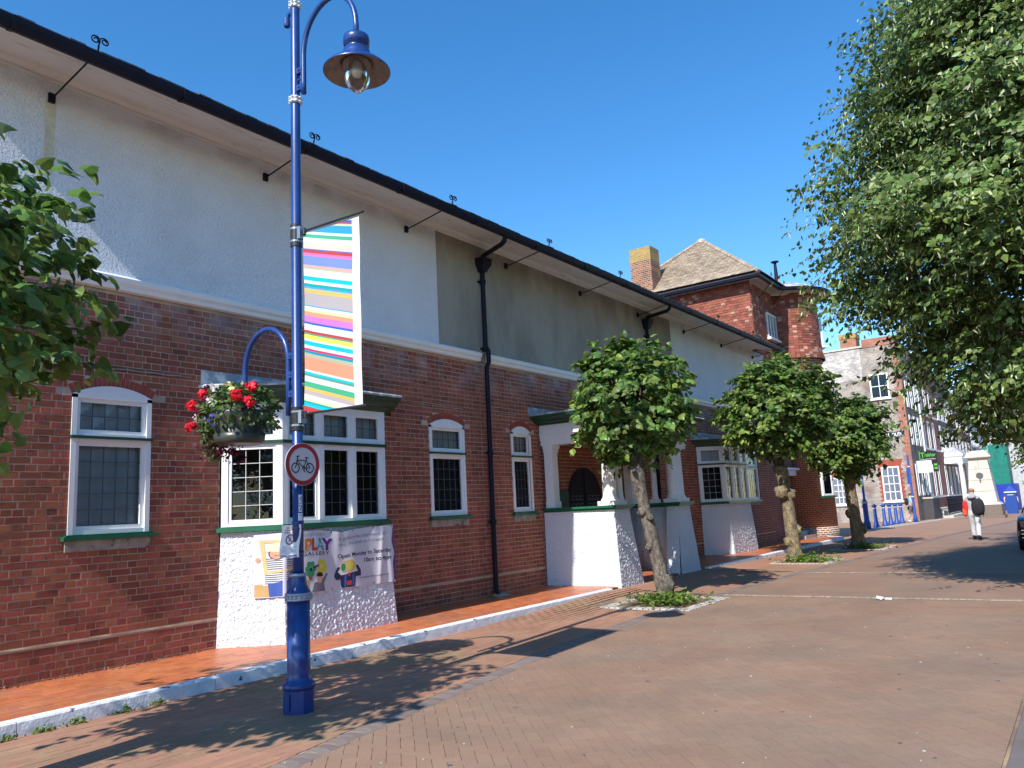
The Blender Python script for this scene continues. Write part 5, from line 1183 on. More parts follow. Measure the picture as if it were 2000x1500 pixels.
# number plates curved round the pole
npl = thing('pole_number', 'black 4 and 2 on small white plates down the blue lamp post', 'number plate', (LX, LY, 1.7))
PA = math.radians(262)
def cyl(x, y, lift=0.0):
    a = PA + x/0.0485; r = 0.0487+lift; return Vector((LX+r*math.cos(a), LY+r*math.sin(a), y))
def plate(x0, x1, z0, z1):
    q = MB(); grid(q, lambda x, y, l: cyl(x, y, l), x0, x1, z0, z1, 5, 1, 0.0006); q.build('plate', 'sign_white', npl)
plate(-0.02, 0.016, 1.79, 1.865); plate(-0.02, 0.016, 1.71, 1.785); plate(-0.024, 0.02, 1.612, 1.70)
q = MB()
for s, z in (('4', 1.80), ('2', 1.72)): txt(q, s, -0.017, z, 0.030, 0.055, lambda x, y, l: cyl(x, y, l), 0.0012, bold=0.02)
for s, z in (('P 01', 1.675), ('2 8', 1.625)): txt(q, s, -0.018, z, 0.032, 0.014, lambda x, y, l: cyl(x, y, l), 0.0012)
q.build('figures', 'ink', npl)

# ================================================================ leaves
def leaf_mesh_np(P, D, Nn, S, kind='lime'):
    """numpy leaf batch: P positions, D pointing, Nn face normals, S sizes -> verts, faces"""
    if kind == 'lime':
        T = np.array([(0, 0, 0), (.20, -.12, -.05), (.42, -.02, -.12), (.53, .24, -.17), (.44, .52, -.14), (.24, .82, -.17), (.02, 1.14, -.30), (-.20, .80, -.15), (-.42, .54, -.17), (-.52, .22, -.13), (-.40, -.04, -.14), (-.18, -.12, -.05), (0, .28, .03), (0, .62, .0)])
        F = [(0, 1, 2, 12), (12, 2, 3), (12, 3, 4, 13), (13, 4, 5), (13, 5, 6), (13, 6, 7), (13, 7, 8), (12, 13, 8, 9), (12, 9, 10), (0, 12, 10, 11)]
    elif kind == 'cheap':
        T = np.array([(0, 0, 0), (.46, .25, -.08), (.22, .8, -.16), (0, 1.05, -.16), (-.22, .8, -.16), (-.46, .25, -.08)]); F = [(0, 1, 2, 3), (0, 3, 4, 5)]
    else:
        T = np.array([(0, 0, 0), (.11, .3, .02), (.08, 1.0, -.1), (-.08, 1.0, -.1), (-.11, .3, .02)]); F = [(0, 1, 2, 3, 4)]
    D = D/np.linalg.norm(D, axis=1, keepdims=True); X = np.cross(D, Nn); X /= np.linalg.norm(X, axis=1, keepdims=True)+1e-9; Zz = np.cross(X, D)
    V = P[:, None, :] + S[:, None, None]*(T[None, :, 0:1]*X[:, None, :] + T[None, :, 1:2]*D[:, None, :] + T[None, :, 2:3]*Zz[:, None, :])
    n = len(T); faces = [tuple(i*n+k for k in f) for i in range(len(P)) for f in F]
    return V.reshape(-1, 3), faces
def leaf_obj(name, P, D, N, S, m, parent, kind='lime', stuff=True):
    v, f = leaf_mesh_np(P, D, N, S, kind); o0 = ORG.get(parent.name, Vector((0, 0, 0))); v = v-np.array(o0)
    me = bpy.data.meshes.new(name); me.from_pydata(v.tolist(), [], f); me.materials.append(MATS[m]); me.update()
    return link(name, me, parent, 'stuff' if stuff else None)
def sprays(rg, starts, outs, L_, per, size, droop=0.35, up=0.42):
    """leafy twigs: leaves set alternately along each drooping twig"""
    n = len(starts); t = np.linspace(0.12, 1.0, per)[None, :, None]
    L_ = (L_*rg.uniform(0.6, 1.3, n))[:, None, None]
    c = starts[:, None, :] + outs[:, None, :]*t*L_ + np.array([0, 0, -1.0])*(t**2)*L_*droop
    side = np.cross(outs, np.array([0, 0, 1.0])); side /= np.linalg.norm(side, axis=1, keepdims=True)+1e-9
    sg_ = np.where(np.arange(per) % 2 == 0, 1.0, -1.0)[None, :, None]
    d = outs[:, None, :]*0.6 + side[:, None, :]*sg_*0.9 + rg.normal(0, 0.35, (n, per, 3)) + np.array([0, 0, -0.35])
    nn_ = np.array([0, 0, 1.0])*up + outs[:, None, :]*0.75 + rg.normal(0, 0.42, (n, per, 3))
    c = c + side[:, None, :]*sg_*0.03 + rg.normal(0, 0.02, (n, per, 3))
    s = size*rg.uniform(0.6, 1.25, (n, per))
    return c.reshape(-1, 3), d.reshape(-1, 3), nn_.reshape(-1, 3), s.reshape(-1)
def lime(name, label, base, head, crown_c, rad, n_tw, per, size, seed, trunk_m='bark', r0=0.17, singles=0, burls=(), group='pollarded lime trees along the kerb', gaps=0.0, leafm='leaf'):
    """pollarded lime: knobbly leaning trunk, a knuckle of limbs, and a shaggy mop of drooping sprays"""
    t = thing(name, label, 'tree', tuple(base), group); rg = np.random.default_rng(seed); B, H, Cc = Vector(base), Vector(head), Vector(crown_c)
    rings = []; ns = 26; seg = 18
    for i in range(ns+1):
        f = i/ns; p = B.lerp(H, f) + Vector((0.03*math.sin(f*5+seed), 0.03*math.sin(f*4+seed*2), 0)); r = r0*(1.0-0.22*f)*(1+0.45*math.exp(-f*14))*(1+0.30*math.exp(-((1-f)*7)**2))
        rings.append([p+Vector((math.cos(a), math.sin(a), 0))*r*(1+0.16*noise.noise(Vector((math.cos(a)*1.6+seed, math.sin(a)*1.6, f*5)))+0.07*noise.noise(Vector((math.cos(a)*5, math.sin(a)*5+seed, f*16)))) for a in [2*math.pi*k/seg for k in range(seg)]])
    mb = MB(); mb.loft(rings)
    for (f, ang, s) in burls:
        p = B.lerp(H, f)+Vector((math.cos(ang), math.sin(ang), 0))*r0*0.8; rr = []
        for j in range(9):
            th = math.pi*j/8; rr.append([p+Vector((math.sin(th)*math.cos(a), math.sin(th)*math.sin(a), math.cos(th)*1.1))*s*(0.01 if j in (0, 8) else 1)*(1+0.5*noise.noise(Vector((math.cos(a)*3, math.sin(a)*3, th*3+seed)))) for a in [2*math.pi*k/12 for k in range(12)]])
        mb.loft(rr)
    mb.build('trunk', trunk_m, t, smooth=True)
    rnd2 = random.Random(seed); limbs = []
    for k in range(13):
        a = 2*math.pi*k/13+rnd2.uniform(-.2, .2); el = rnd2.uniform(0.1, 1.3); d = Vector((math.cos(a)*math.cos(el), math.sin(a)*math.cos(el), math.sin(el)))
        tip = Cc+Vector((d.x*rad[0], d.y*rad[1], (d.z-0.25)*rad[2]))*rnd2.uniform(.55, .8)
        q = MB(); m1 = H.lerp(tip, 0.5)+Vector((0, 0, 0.12)); q.tube([H-Vector((0, 0, 0.1)), H.lerp(m1, 0.5)+Vector((0, 0, 0.05)), m1, tip], [r0*0.38, r0*0.26, r0*0.16, 0.012], 6); q.build('branch', 'twig', t); limbs.append(tip)
    u = rg.normal(0, 1, (n_tw, 3)); u /= np.linalg.norm(u, axis=1, keepdims=True)
    lump = np.array([1+0.34*noise.noise(Vector(x*1.9)+Vector((seed, 0, 0)))+0.30*noise.noise(Vector(x*4.5)+Vector((0, seed, 0))) for x in u])
    keep = np.array([noise.noise(Vector(x*3.2)+Vector((seed*3, 1, 0))) > -0.24 for x in u]) | (rg.uniform(0, 1, len(u)) < 0.2); u, lump = u[keep], lump[keep]
    if gaps:
        keep = np.array([noise.noise(Vector(x*2.6)+Vector((seed*3, 1, 0))) > -0.5+gaps for x in u]); u, lump = u[keep], lump[keep]
    fr_ = rg.uniform(0.35, 1.0, len(u))**0.55*0.82
    under = np.clip(-u[:, 2], 0, 1)
    st = np.array(Cc)+u*np.array(rad)*(lump*fr_*(1-0.10*under))[:, None]
    nb = 62; cen = st[rg.choice(np.where(fr_ > 0.66)[0], nb, replace=False)]; gi = np.where(rg.uniform(0, 1, len(st)) < 0.5)[0]; d_ = np.argmin(((st[gi, None, :]-cen[None])**2).sum(2), 1)
    st[gi] = cen[d_]+rg.normal(0, 1, (len(gi), 3))*np.array([0.15, 0.15, 0.08])+u[gi]*rg.uniform(-.15, .12, len(gi))[:, None]
    outs = u*np.array([1, 1, 0.6])+rg.normal(0, 0.28, u.shape)+np.array([0, 0, 0.15]); outs /= np.linalg.norm(outs, axis=1, keepdims=True)
    P, D, N_, S = sprays(rg, st, outs, 0.34*rad[0]/1.4, per, size)
    if singles:
        d = np.linalg.norm(P-np.array([0, 0, 1.62]), axis=1); order = [i for i in np.argsort(d) if vis(P[i], 0)][:singles]; ms = np.zeros(len(P), bool); ms[order] = True
        v, f = leaf_mesh_np(np.zeros((1, 3)), np.array([[0, 1.0, 0]]), np.array([[0, 0, 1.0]]), np.ones(1)); me = bpy.data.meshes.new('leaf'); me.from_pydata(v.tolist(), [], f); me.materials.append(MATS[leafm])
        o0 = ORG[t.name]
        for i in order:
            y = Vector(D[i]).normalized(); x = y.cross(Vector(N_[i])).normalized(); z = x.cross(y); m = Matrix((x, y, z)).transposed().to_4x4(); m = Matrix.Translation(Vector(P[i])-o0) @ m @ Matrix.Scale(float(S[i]), 4)
            o = bpy.data.objects.new('leaf', me); COL.objects.link(o); o.parent = t; o.matrix_local = m
        P, D, N_, S = P[~ms], D[~ms], N_[~ms], S[~ms]
    rr_ = np.linalg.norm((P-np.array(Cc))/np.array(rad), axis=1); yg = (rr_ > 0.92) & (rg.uniform(0, 1, len(P)) < 0.30)  # random share of the outermost leaves gets the brighter yellow-green
    leaf_obj('outer_leaves', P[yg], D[yg], N_[yg], S[yg]*0.95, 'outer_leaf', t)
    leaf_obj('crown', P[~yg], D[~yg], N_[~yg], S[~yg], leafm, t)
    return t
G1 = 'pollarded lime trees along the kerb'
lime('lime_tree', 'nearest lime on the left whose leaves hang over the first arched window', (1.55, 6.05, 0), (1.5, 6.05, 2.2), (1.48, 6.05, 3.30), (1.28, 1.28, 1.36), 560, 8, 0.104, 5, singles=280)
lime('lime_tree', 'pollarded lime in front of the white porch, grey trunk with burrs', (12.38, 6.0, 0.0), (12.30, 6.30, 2.28), (12.50, 6.44, 3.46), (1.10, 1.10, 1.27), 860, 8, 0.112, 12, singles=280, r0=0.122, burls=((0.13, -1.9, 0.15), (0.66, 2.6, 0.07), (0.62, -2.2, 0.06), (0.4, 2.5, 0.06)))
lime('lime_tree', 'second lime beyond the porch with thick knotted trunk before the recessed door', (20.95, 6.35, 0), (20.9, 6.55, 2.45), (20.95, 6.50, 3.95), (1.52, 1.55, 1.42), 1300, 8, 0.118, 23, trunk_m='lichen_bark', r0=0.17, burls=((0.72, 2.9, 0.17), (0.70, -1.2, 0.15), (0.32, -0.9, 0.13), (0.2, 2.4, 0.13)))
lime('lime_tree', 'farthest lime by the turret, trunk spotted with yellow lichen', (25.8, 5.95, 0), (25.75, 5.95, 2.3), (25.8, 6.05, 3.45), (1.36, 1.38, 1.38), 1200, 8, 0.12, 37, trunk_m='lichen_bark', r0=0.185, burls=((0.25, -1.4, 0.16), (0.45, 2.2, 0.12)))
# ---------------------------------------------------------------- tree pits
def tree_pit(cx, cy, hx, hy, seed, weeds, wsize):
    rnd3 = random.Random(seed); z0 = fz(cx, cy)
    q = MB(); n = 24
    q.poly([(cx-hx+0.2, cy-hy+0.2, z0+0.004), (cx+hx-0.2, cy-hy+0.2, z0+0.004), (cx+hx-0.2, cy+hy-0.2, z0+0.004), (cx-hx+0.2, cy+hy-0.2, z0+0.004)]); pit = struct(q.build('tree_pit', 'soil'))
    q = MB(); q.poly([(cx-hx, cy-hy, z0-0.003), (cx+hx, cy-hy, z0-0.003), (cx+hx, cy+hy, z0-0.003), (cx-hx, cy+hy, z0-0.003)]); q.build('bed', 'soil', pit)
    q = MB(); s = 0.1
    for side in range(4):
        for rr_ in range(2):
            L_ = (2*hx if side % 2 == 0 else 2*hy-0.4); k = 0
            while k*s < L_-0.02:
                a = -L_/2+k*s; b = a+s-0.008; o = rr_*s
                if side == 0: X0_, X1_, Y0_, Y1_ = a, b, -hy+o, -hy+o+s-0.008
                elif side == 2: X0_, X1_, Y0_, Y1_ = a, b, hy-o-s+0.008, hy-o
                elif side == 1: X0_, X1_, Y0_, Y1_ = -hx+o, -hx+o+s-0.008, a, b
                else: X0_, X1_, Y0_, Y1_ = hx-o-s+0.008, hx-o, a, b
                h = 0.014+rnd3.uniform(-.004, .006); q.loft([[(cx+X0_, cy+Y0_, z0-0.02), (cx+X1_, cy+Y0_, z0-0.02), (cx+X1_, cy+Y1_, z0-0.02), (cx+X0_, cy+Y1_, z0-0.02)], [(cx+X0_+.006, cy+Y0_+.006, z0+h), (cx+X1_-.006, cy+Y0_+.006, z0+h), (cx+X1_-.006, cy+Y1_-.006, z0+h), (cx+X0_+.006, cy+Y1_-.006, z0+h)]]); k += 1
    q.build('setts', 'pale_sett', pit, kind='stuff')
    rg = np.random.default_rng(seed); N_ = weeds
    P = np.stack([cx+rg.normal(-0.08, 0.26*wsize, N_), cy+rg.normal(-0.05, 0.26*wsize, N_), z0+0.02+np.abs(rg.normal(0, 0.07, N_))], 1)
    D = rg.normal(0, 1, (N_, 3)); D[:, 2] = np.abs(D[:, 2])*0.5+0.2; NN = rg.normal(0, 0.4, (N_, 3))+np.array([0, 0, 1.0])
    v, f = leaf_mesh_np(P, D, NN, rg.uniform(0.04, 0.08, N_), 'cheap'); me = bpy.data.meshes.new('ground_cover'); me.from_pydata(v.tolist(), [], f); me.materials.append(MATS['weed'])
    link('ground_cover', me, None, 'stuff')
tree_pit(12.25, 5.93, 0.86, 0.80, 1, 900, 0.95); tree_pit(20.8, 6.1, 0.9, 0.78, 2, 700, 1.2); tree_pit(25.6, 5.75, 0.9, 0.75, 3, 500, 1.2)
rg = np.random.default_rng(4); N_ = 260; kx = rg.choice([2.9, 3.2, 3.45, 3.9, 4.2], N_)+rg.normal(0, 0.05, N_)
P = np.stack([kx, 7.32-np.abs(rg.normal(0, 0.02, N_)), np.abs(rg.normal(0, 0.02, N_))], 1); D = rg.normal(0, 1, (N_, 3)); D[:, 2] = np.abs(D[:, 2])+0.3
v, f = leaf_mesh_np(P, D, rg.normal(0, .5, (N_, 3))+np.array([0, -0.5, 0.6]), rg.uniform(0.015, 0.03, N_), 'cheap'); me = bpy.data.meshes.new('kerb_weeds'); me.from_pydata(v.tolist(), [], f); me.materials.append(MATS['weed']); link('kerb_weeds', me, None, 'stuff')
N_ = 420; P = np.stack([rg.uniform(2.6, 8.4, N_), 9.03-np.abs(rg.normal(0, 0.05, N_)), 0.125+np.abs(rg.normal(0, 0.01, N_))], 1); P = P[(P[:, 0] < 5.9) | (P[:, 0] > 8.95)]
D = rg.normal(0, 1, (len(P), 3)); v, f = leaf_mesh_np(P, D, rg.normal(0, .5, (len(P), 3))+np.array([0, 0, 1.0]), rg.uniform(0.012, 0.03, len(P)), 'cheap'); me = bpy.data.meshes.new('dry_debris'); me.from_pydata(v.tolist(), [], f); me.materials.append(MATS['soil']); link('dry_debris', me, None, 'stuff')

# ================================================================ the big flowering lime on the right
def big_lime(name, label, base, prof, n_tw, per, size, seed, zoff=0.0, bracts=True, squash=(1, 1), leafm='big_leaf'):
    t = thing(name, label, 'tree', base, 'large limes along the right hand side'); bx, by = base[0], base[1]; rg = np.random.default_rng(seed)
    zs_ = [p[0] for p in prof]; rs_ = [p[1] for p in prof]; ztop = zs_[-1]
    rings = [[(bx+(0.30-0.02*z)*math.cos(a)*(1+0.5*math.exp(-z*2)), by+(0.30-0.02*z)*math.sin(a)*(1+0.5*math.exp(-z*2)), z+gz(bx)-0.05) for a in [2*math.pi*k/14 for k in range(14)]] for z in np.linspace(0, ztop*0.85, 16)]
    q = MB(); q.loft(rings); q.build('trunk', 'bark', t, smooth=True)
    r2 = random.Random(seed)
    for k in range(26):
        z = zs_[0]+0.3+(ztop*0.75-zs_[0])*k/26; a = k*2.4+r2.uniform(-.3, .3); R_ = np.interp(z+1, zs_, rs_)*0.75
        q = MB(); p0 = Vector((bx, by, z)); p2 = p0+Vector((math.cos(a)*R_, math.sin(a)*R_, 0.9+0.05*z)); p1 = p0.lerp(p2, 0.5)+Z*0.35; q.tube([p0, p0.lerp(p1, .5)+Z*.1, p1, p2], [0.10, 0.075, 0.05, 0.015], 6); q.build('branch', 'twig', t)
    zz_ = rg.uniform(zs_[0], ztop, n_tw*3); w = np.interp(zz_, zs_, rs_); keep = rg.uniform(0, max(rs_), len(zz_)) < w; zz_, w = zz_[keep][:n_tw], w[keep][:n_tw]; n = len(zz_)
    a = rg.uniform(0, 2*math.pi, n)
    lump = np.array([1+0.22*noise.noise(Vector((math.cos(q_)*2.2, math.sin(q_)*2.2, z_*0.85+seed)))+0.28*noise.noise(Vector((math.cos(q_)*5, math.sin(q_)*5, z_*1.7+seed))) for q_, z_ in zip(a, zz_)])
    f = rg.uniform(0.25, 1.0, n)**0.45; rr_ = w*lump*f*0.92
    kp = np.array([noise.noise(Vector((r_*math.cos(q_)*0.75, r_*math.sin(q_)*0.75, z_*1.15+seed))) > -0.24 for r_, q_, z_ in zip(rr_, a, zz_)]) | (rg.uniform(0, 1, n) < 0.12)
    rr_, a, zz_ = rr_[kp], a[kp], zz_[kp]; n = len(rr_)
    st = np.stack([bx+rr_*np.cos(a)*squash[0], by+rr_*np.sin(a)*squash[1], zz_+gz(bx)], 1)
    outer = np.where(f[kp] > 0.80)[0] if len(f) != n else np.where(f > 0.80)[0]
    nb = max(60, n//48); cen = st[rg.choice(outer, nb, replace=False)]; gather = rg.uniform(0, 1, n) < 0.62; gi = np.where(gather)[0]       # boughs: sprays gathered round branch ends, with shaded gaps between
    d_ = np.empty(len(gi), int)
    for s_ in range(0, len(gi), 1000): d_[s_:s_+1000] = np.argmin(((st[gi[s_:s_+1000], None, :]-cen[None])**2).sum(2), 1)
    off = rg.normal(0, 1, (len(gi), 3))*np.array([0.30, 0.30, 0.15]); rad_ = cen[d_]-np.array([bx, by, 0]); rad_[:, 2] = 0; rad_ /= np.linalg.norm(rad_, axis=1, keepdims=True); along = rg.uniform(-0.7, 0.45, len(gi))[:, None]
    st[gi] = cen[d_]+off+rad_*along+np.array([0, 0, -0.25])*np.clip(along, 0, 1)
    outs = np.stack([np.cos(a), np.sin(a), np.full(n, 0.12)], 1)+rg.normal(0, 0.3, (n, 3)); outs /= np.linalg.norm(outs, axis=1, keepdims=True)
    P, D, N_, S = sprays(rg, st, outs, 0.55, per, size, droop=0.5); ok = P[:, 2] > zs_[0]+gz(bx)+0.1; P, D, N_, S = P[ok], D[ok], N_[ok], S[ok]
    o = leaf_obj('crown', P, D, N_, S, leafm, t, 'cheap')
    if bracts:
        k = rg.choice(len(P), int(len(P)*0.30), replace=False); D2 = rg.normal(0, 0.4, (len(k), 3))+np.array([0, 0, -1.0])
        leaf_obj('blossom_bracts', P[k]+rg.normal(0, 0.03, (len(k), 3)), D2, rg.normal(0, 1, (len(k), 3)), S[k]*0.95, 'bract', t, 'bract')
    return t
big_lime('flowering_lime', 'large dense flowering lime filling the right side of the view', (14.5, -0.5, 0), [(2.2, 0.9), (2.9, 1.8), (3.6, 2.4), (4.4, 3.0), (5.5, 3.7), (7.0, 3.4), (8.2, 2.95), (9.2, 2.25), (10.2, 1.65), (11.5, 1.3), (13, 0.8), (13.8, 0.3)], 18500, 10, 0.095, 61)
big_lime('flowering_lime', 'large lime behind the first one, its lower leaves above the stooping walker', (23.5, -1.5, 0), [(2.4, 1.6), (3.2, 2.7), (4.5, 3.4), (6, 3.6), (8, 3.2), (10, 2.4), (12, 1.3), (12.8, 0.3)], 5200, 9, 0.12, 62, bracts=False)
big_lime('street_tree', 'light green tree at the far right beyond the blue pillar', (84, 1.6, 0), [(1.0, 1.8), (2.2, 3.0), (4.5, 3.5), (6.5, 3.0), (8.5, 1.6), (9.5, .4)], 1300, 8, 0.24, 63, bracts=False)

# ================================================================ hanging flower basket
bk = thing('hanging_basket', 'hanging basket of red geraniums, purple petunias and trailing greenery on the blue post', 'hanging basket', (LX, LY+0.86, 2.42))
HX, HYB = LX, LY+0.88
q = MB(); q.lathe(HX, HYB, [(0.0, 2.395), (0.20, 2.40), (0.235, 2.425), (0.245, 2.50), (0.225, 2.505), (0.265, 2.62), (0.285, 2.70), (0.275, 2.72), (0.0, 2.68)], 28); q.build('pot', 'pot_plastic', bk, smooth=True)
rg = np.random.default_rng(9); N_ = 1500
u = rg.normal(0, 1, (N_, 3)); u /= np.linalg.norm(u, axis=1, keepdims=True); u[:, 2] = np.where(u[:, 2] < -0.55, -u[:, 2], u[:, 2]); k = rg.uniform(0.7, 1.05, N_)
P = np.array([HX, HYB, 2.74])+u*np.array([0.33, 0.42, 0.245])*k[:, None]
front = (u[:, 2] < -0.1); P[front, 2] -= rg.uniform(0, 0.10, front.sum())
D = u+rg.normal(0, .5, (N_, 3))+np.array([0, 0, -0.3]); leaf_obj('foliage', P, D, u+rg.normal(0, .4, (N_, 3))+np.array([0, 0, .4]), rg.uniform(0.03, 0.062, N_), 'basket_leaf', bk, 'cheap')
T_ = 420; t_ = rg.uniform(0, 1, T_); a0 = rg.choice([2.2, 2.0, 1.75, 1.5, 2.5], T_)+rg.normal(0, .08, T_)          # trails on the wall side
P = np.stack([HX+0.33*np.cos(a0)*(1-.2*t_), HYB+0.40*np.sin(a0)*(1-.35*t_)+.03, 2.72-0.42*t_], 1)+rg.normal(0, 0.022, (T_, 3))
leaf_obj('trailing_stems', P, rg.normal(0, .6, (T_, 3))+np.array([0, .3, -.8]), rg.normal(0, .6, (T_, 3))+np.array([-1., 0, .3]), rg.uniform(0.025, 0.045, T_), 'basket_leaf', bk, 'cheap')
T_ = 160; P = np.stack([HX+rg.normal(-.05, .12, T_), HYB+.24+rg.normal(0, .05, T_), 2.36+rg.normal(0, .06, T_)], 1); leaf_obj('petunia_trail', P, rg.normal(0, .8, (T_, 3))+np.array([0, 0, -.4]), rg.normal(0, .6, (T_, 3))+np.array([-1., 0, .3]), rg.uniform(0.025, 0.045, T_), 'petunia', bk, 'cheap')
def bloom(y, z, r, m, x=-0.34, n=26, name='flower_head', size=0.5):
    c = np.array([HX+x*.95, HYB+y*.88, 2.74+(z-2.74)*.93]); v = rg.normal(0, 1, (n, 3)); v /= np.linalg.norm(v, axis=1, keepdims=True); P = c+v*r*0.72
    leaf_obj(name, P, np.cross(v, rg.normal(0, 1, (n, 3))), v, np.full(n, r*size*1.6), m, bk, 'cheap', stuff=False)
for y, z, r, x in ((.60, 2.84, .065, -.20), (.43, 2.92, .055, -.15), (.33, 2.93, .065, -.22), (.53, 2.60, .062, -.25), (-.34, 2.84, .07, -.25), (-.42, 2.93, .06, -.12), (-.48, 2.76, .065, -.2), (-.30, 2.96, .04, -.1)): bloom(y, z, r, 'geranium', x, 34)
for y, z in ((.34, 2.78), (.24, 2.80), (.30, 2.73), (.16, 2.86), (.40, 2.70), (.38, 2.74), (.33, 2.66), (.12, 2.98), (.27, 2.76)): bloom(y, z, .035, 'petunia', -.33+abs(y)*.2, 8, 'petunia', 0.8)
for y, z in ((.47, 2.72), (.44, 2.66), (.36, 2.65), (.47, 2.69), (-.02, 2.96), (-.06, 2.93), (.05, 2.80), (.03, 2.84)): bloom(y, z, .03, 'white_petal', -.33+abs(y)*.22, 7, 'white_flower', 0.8)
for y, z in ((.08, 2.95), (-.30, 2.91), (-.22, 2.97), (.05, 2.86)): bloom(y, z, .032, 'yellow_petal', -.28, 7, 'yellow_flower', 0.8)
for y, z in ((-.03, 2.66), (.02, 2.60), (-.05, 2.55), (.10, 2.64)): bloom(y, z, .018, 'violet_petal', -.34, 6, 'violet_flower', 0.8)
# white geraniums of the basket sit among the leaves; chains carry the pot
q = MB()
for a in (0.5, 2.6, 4.7): q.tube([(HX+0.27*math.cos(a), HYB+0.27*math.sin(a), 2.70), (HX, LY+0.795, 2.98)], 0.004, 4)
q.build('chain', 'black_iron', bk)

# ================================================================ printed banner tied across the bay base
for k, c in dict(p_cloth=(.66, .63, .68), p_wood=(.55, .34, .14), p_gold=(.72, .50, .22), p_hat=(.70, .62, .45), p_skin=(.62, .34, .22), p_hair=(.02, .017, .015), p_navy=(.02, .025, .08), p_jeans=(.05, .10, .38), p_white=(.72, .72, .72), p_grey=(.17, .16, .19),
                 p_red=(.60, .05, .03), p_teal=(.02, .30, .32), p_violet=(.12, .02, .22), p_green=(.03, .30, .10), p_yellow=(.75, .62, .05), p_orange=(.65, .20, .03), p_text=(.025, .02, .05), p_grey_text=(.22, .25, .30)).items(): mat(k, c, 0.35, 0.02, 2.0)
pb = thing('gallery_banner', 'creased printed play gallery banner with children and lettering tied below the bay window', 'banner', (7.3, 8.42, 1.1))
BL = [(6.255, 8.705), (6.50, 8.402), (8.44, 8.402)]
Z_TOP = [(6.27, 1.485), (6.55, 1.50), (7.0, 1.505), (7.28, 1.475), (7.42, 1.455), (7.6, 1.48), (8.0, 1.505), (8.44, 1.515)]
def ip(x, T):
    if x <= T[0][0]: return T[0][1]
    for (a, va), (b, vb) in zip(T, T[1:]):
        if x <= b: return va+(vb-va)*(x-a)/(b-a)
    return T[-1][1]
def ban2(x, z, lift=0.0):
    """x: position along the bay (6.25..8.44), z: height on the cloth before it sags"""
    zt = ip(x, Z_TOP); zb = 0.70+0.0*x - 0.02*(x-6.3)/2.1*0 ; v = (z-0.69)/(1.50-0.69); zz = zb+(zt-zb)*v
    cr = 0.013*math.sin(x*9+z*2)+0.022*math.exp(-((x-7.36)/0.06)**2)*max(0, v-.3)+0.02*math.exp(-((x-8.13-0.06*v)/0.03)**2)+0.012*math.exp(-((x-8.36+0.08*v)/0.03)**2)+0.006*noise.noise(Vector((x*6, z*5, 1)))-0.012*math.exp(-((x-7.0-0.5*(1-v))/0.05)**2)*(1-v)
    if x < 6.50:
        t = (x-6.255)/(6.50-6.255); px, py = BL[0][0]+t*(BL[1][0]-BL[0][0]), BL[0][1]+t*(BL[1][1]-BL[0][1]); n = Vector((-0.78, -0.63, 0))
    else: px, py = x, 8.402; n = Vector((0, -1, 0))
    e = max(0, 1-abs(x-6.50)/0.06)
    return Vector((px, py, zz))+n*(0.022+cr+lift)+Vector((-0.01, -0.01, 0))*e
q = MB(); nx, ny = 90, 26
vs = [ban2(6.255+(8.44-6.255)*i/nx, 0.69+0.81*j/ny) for j in range(ny+1) for i in range(nx+1)]; kk = nx+1
q.add(vs, [(j*kk+i, j*kk+i+1, (j+1)*kk+i+1, (j+1)*kk+i) for j in range(ny) for i in range(nx)]); q.build('cloth', 'p_cloth', pb, smooth=True)
def bprint(polys, m, name='print', lift=0.002):
    """flat print: polygons in (x, z) of the banner, cut into strips so they follow the creases"""
    q = MB()
    for pl in polys:
        x = math.floor(min(p[0] for p in pl)/0.04)*0.04; xe = max(p[0] for p in pl); cuts = []
        while x < xe:
            c = clip(clip(pl, -1, 0, -x), 1, 0, x+0.04) if pl else None; x += 0.04
            if not c or area(c) < 1e-7: continue
            z = math.floor(min(p[1] for p in c)/0.05)*0.05; ze = max(p[1] for p in c)
            while z < ze:
                d = clip(clip(c, 0, -1, -z), 0, 1, z+0.05); z += 0.05
                if len(d) > 2 and area(d) > 1e-7: q.add([ban2(a, b, lift) for a, b in d], [tuple(range(len(d)))])
    if q.f: q.build(name, m, pb)
def rect(a, b, c, d): return [(a, c), (b, c), (b, d), (a, d)]
def ell(cx, cz, rx, rz, n=20, a0=0, a1=2*math.pi): return [(cx+rx*math.cos(a0+(a1-a0)*i/n), cz+rz*math.sin(a0+(a1-a0)*i/n)) for i in range(n)]
def btext(s, x, z, w, h, m, **k):
    q = MB(); v, f = text_mesh(s, 1.0, **k); mx = max(p[0] for p in v); q.add([ban2(x+p[0]/mx*w, z+p[1]/0.72*h, 0.003) for p in v], f); q.build('lettering', m, pb)
bprint([rect(6.262, 6.86, 0.70, 0.86)], 'p_wood', lift=.0012)
# child behind a gilt frame
X_ = 6.29
bprint([[(6.33, .84), (6.58, .88), (6.60, 1.20), (6.34, 1.20)], [(6.29, 1.0), (6.35, 1.04), (6.37, 1.2), (6.33, 1.2)]], 'p_white', lift=.0016)
bprint([rect(6.345, 6.60, z, z+.011) for z in [0.86+.026*i for i in range(13)]], 'p_navy', lift=.0024)
bprint([[(6.38, .70), (6.50, .70), (6.60, .84), (6.67, 1.04), (6.60, 1.06), (6.53, .90), (6.37, .86)]], 'p_jeans', lift=.003)
bprint([ell(6.44, 1.25, .07, .09)], 'p_hair', lift=.0022); bprint([ell(6.435, 1.245, .055, .075)], 'p_skin', lift=.003); bprint([ell(6.44, 1.32, .08, .06), [(6.35, 1.265), (6.53, 1.305), (6.53, 1.335), (6.35, 1.30)]], 'p_hat', lift=.0036)
bprint([rect(6.415, 6.46, 1.21, 1.218)], 'p_red', lift=.0042)
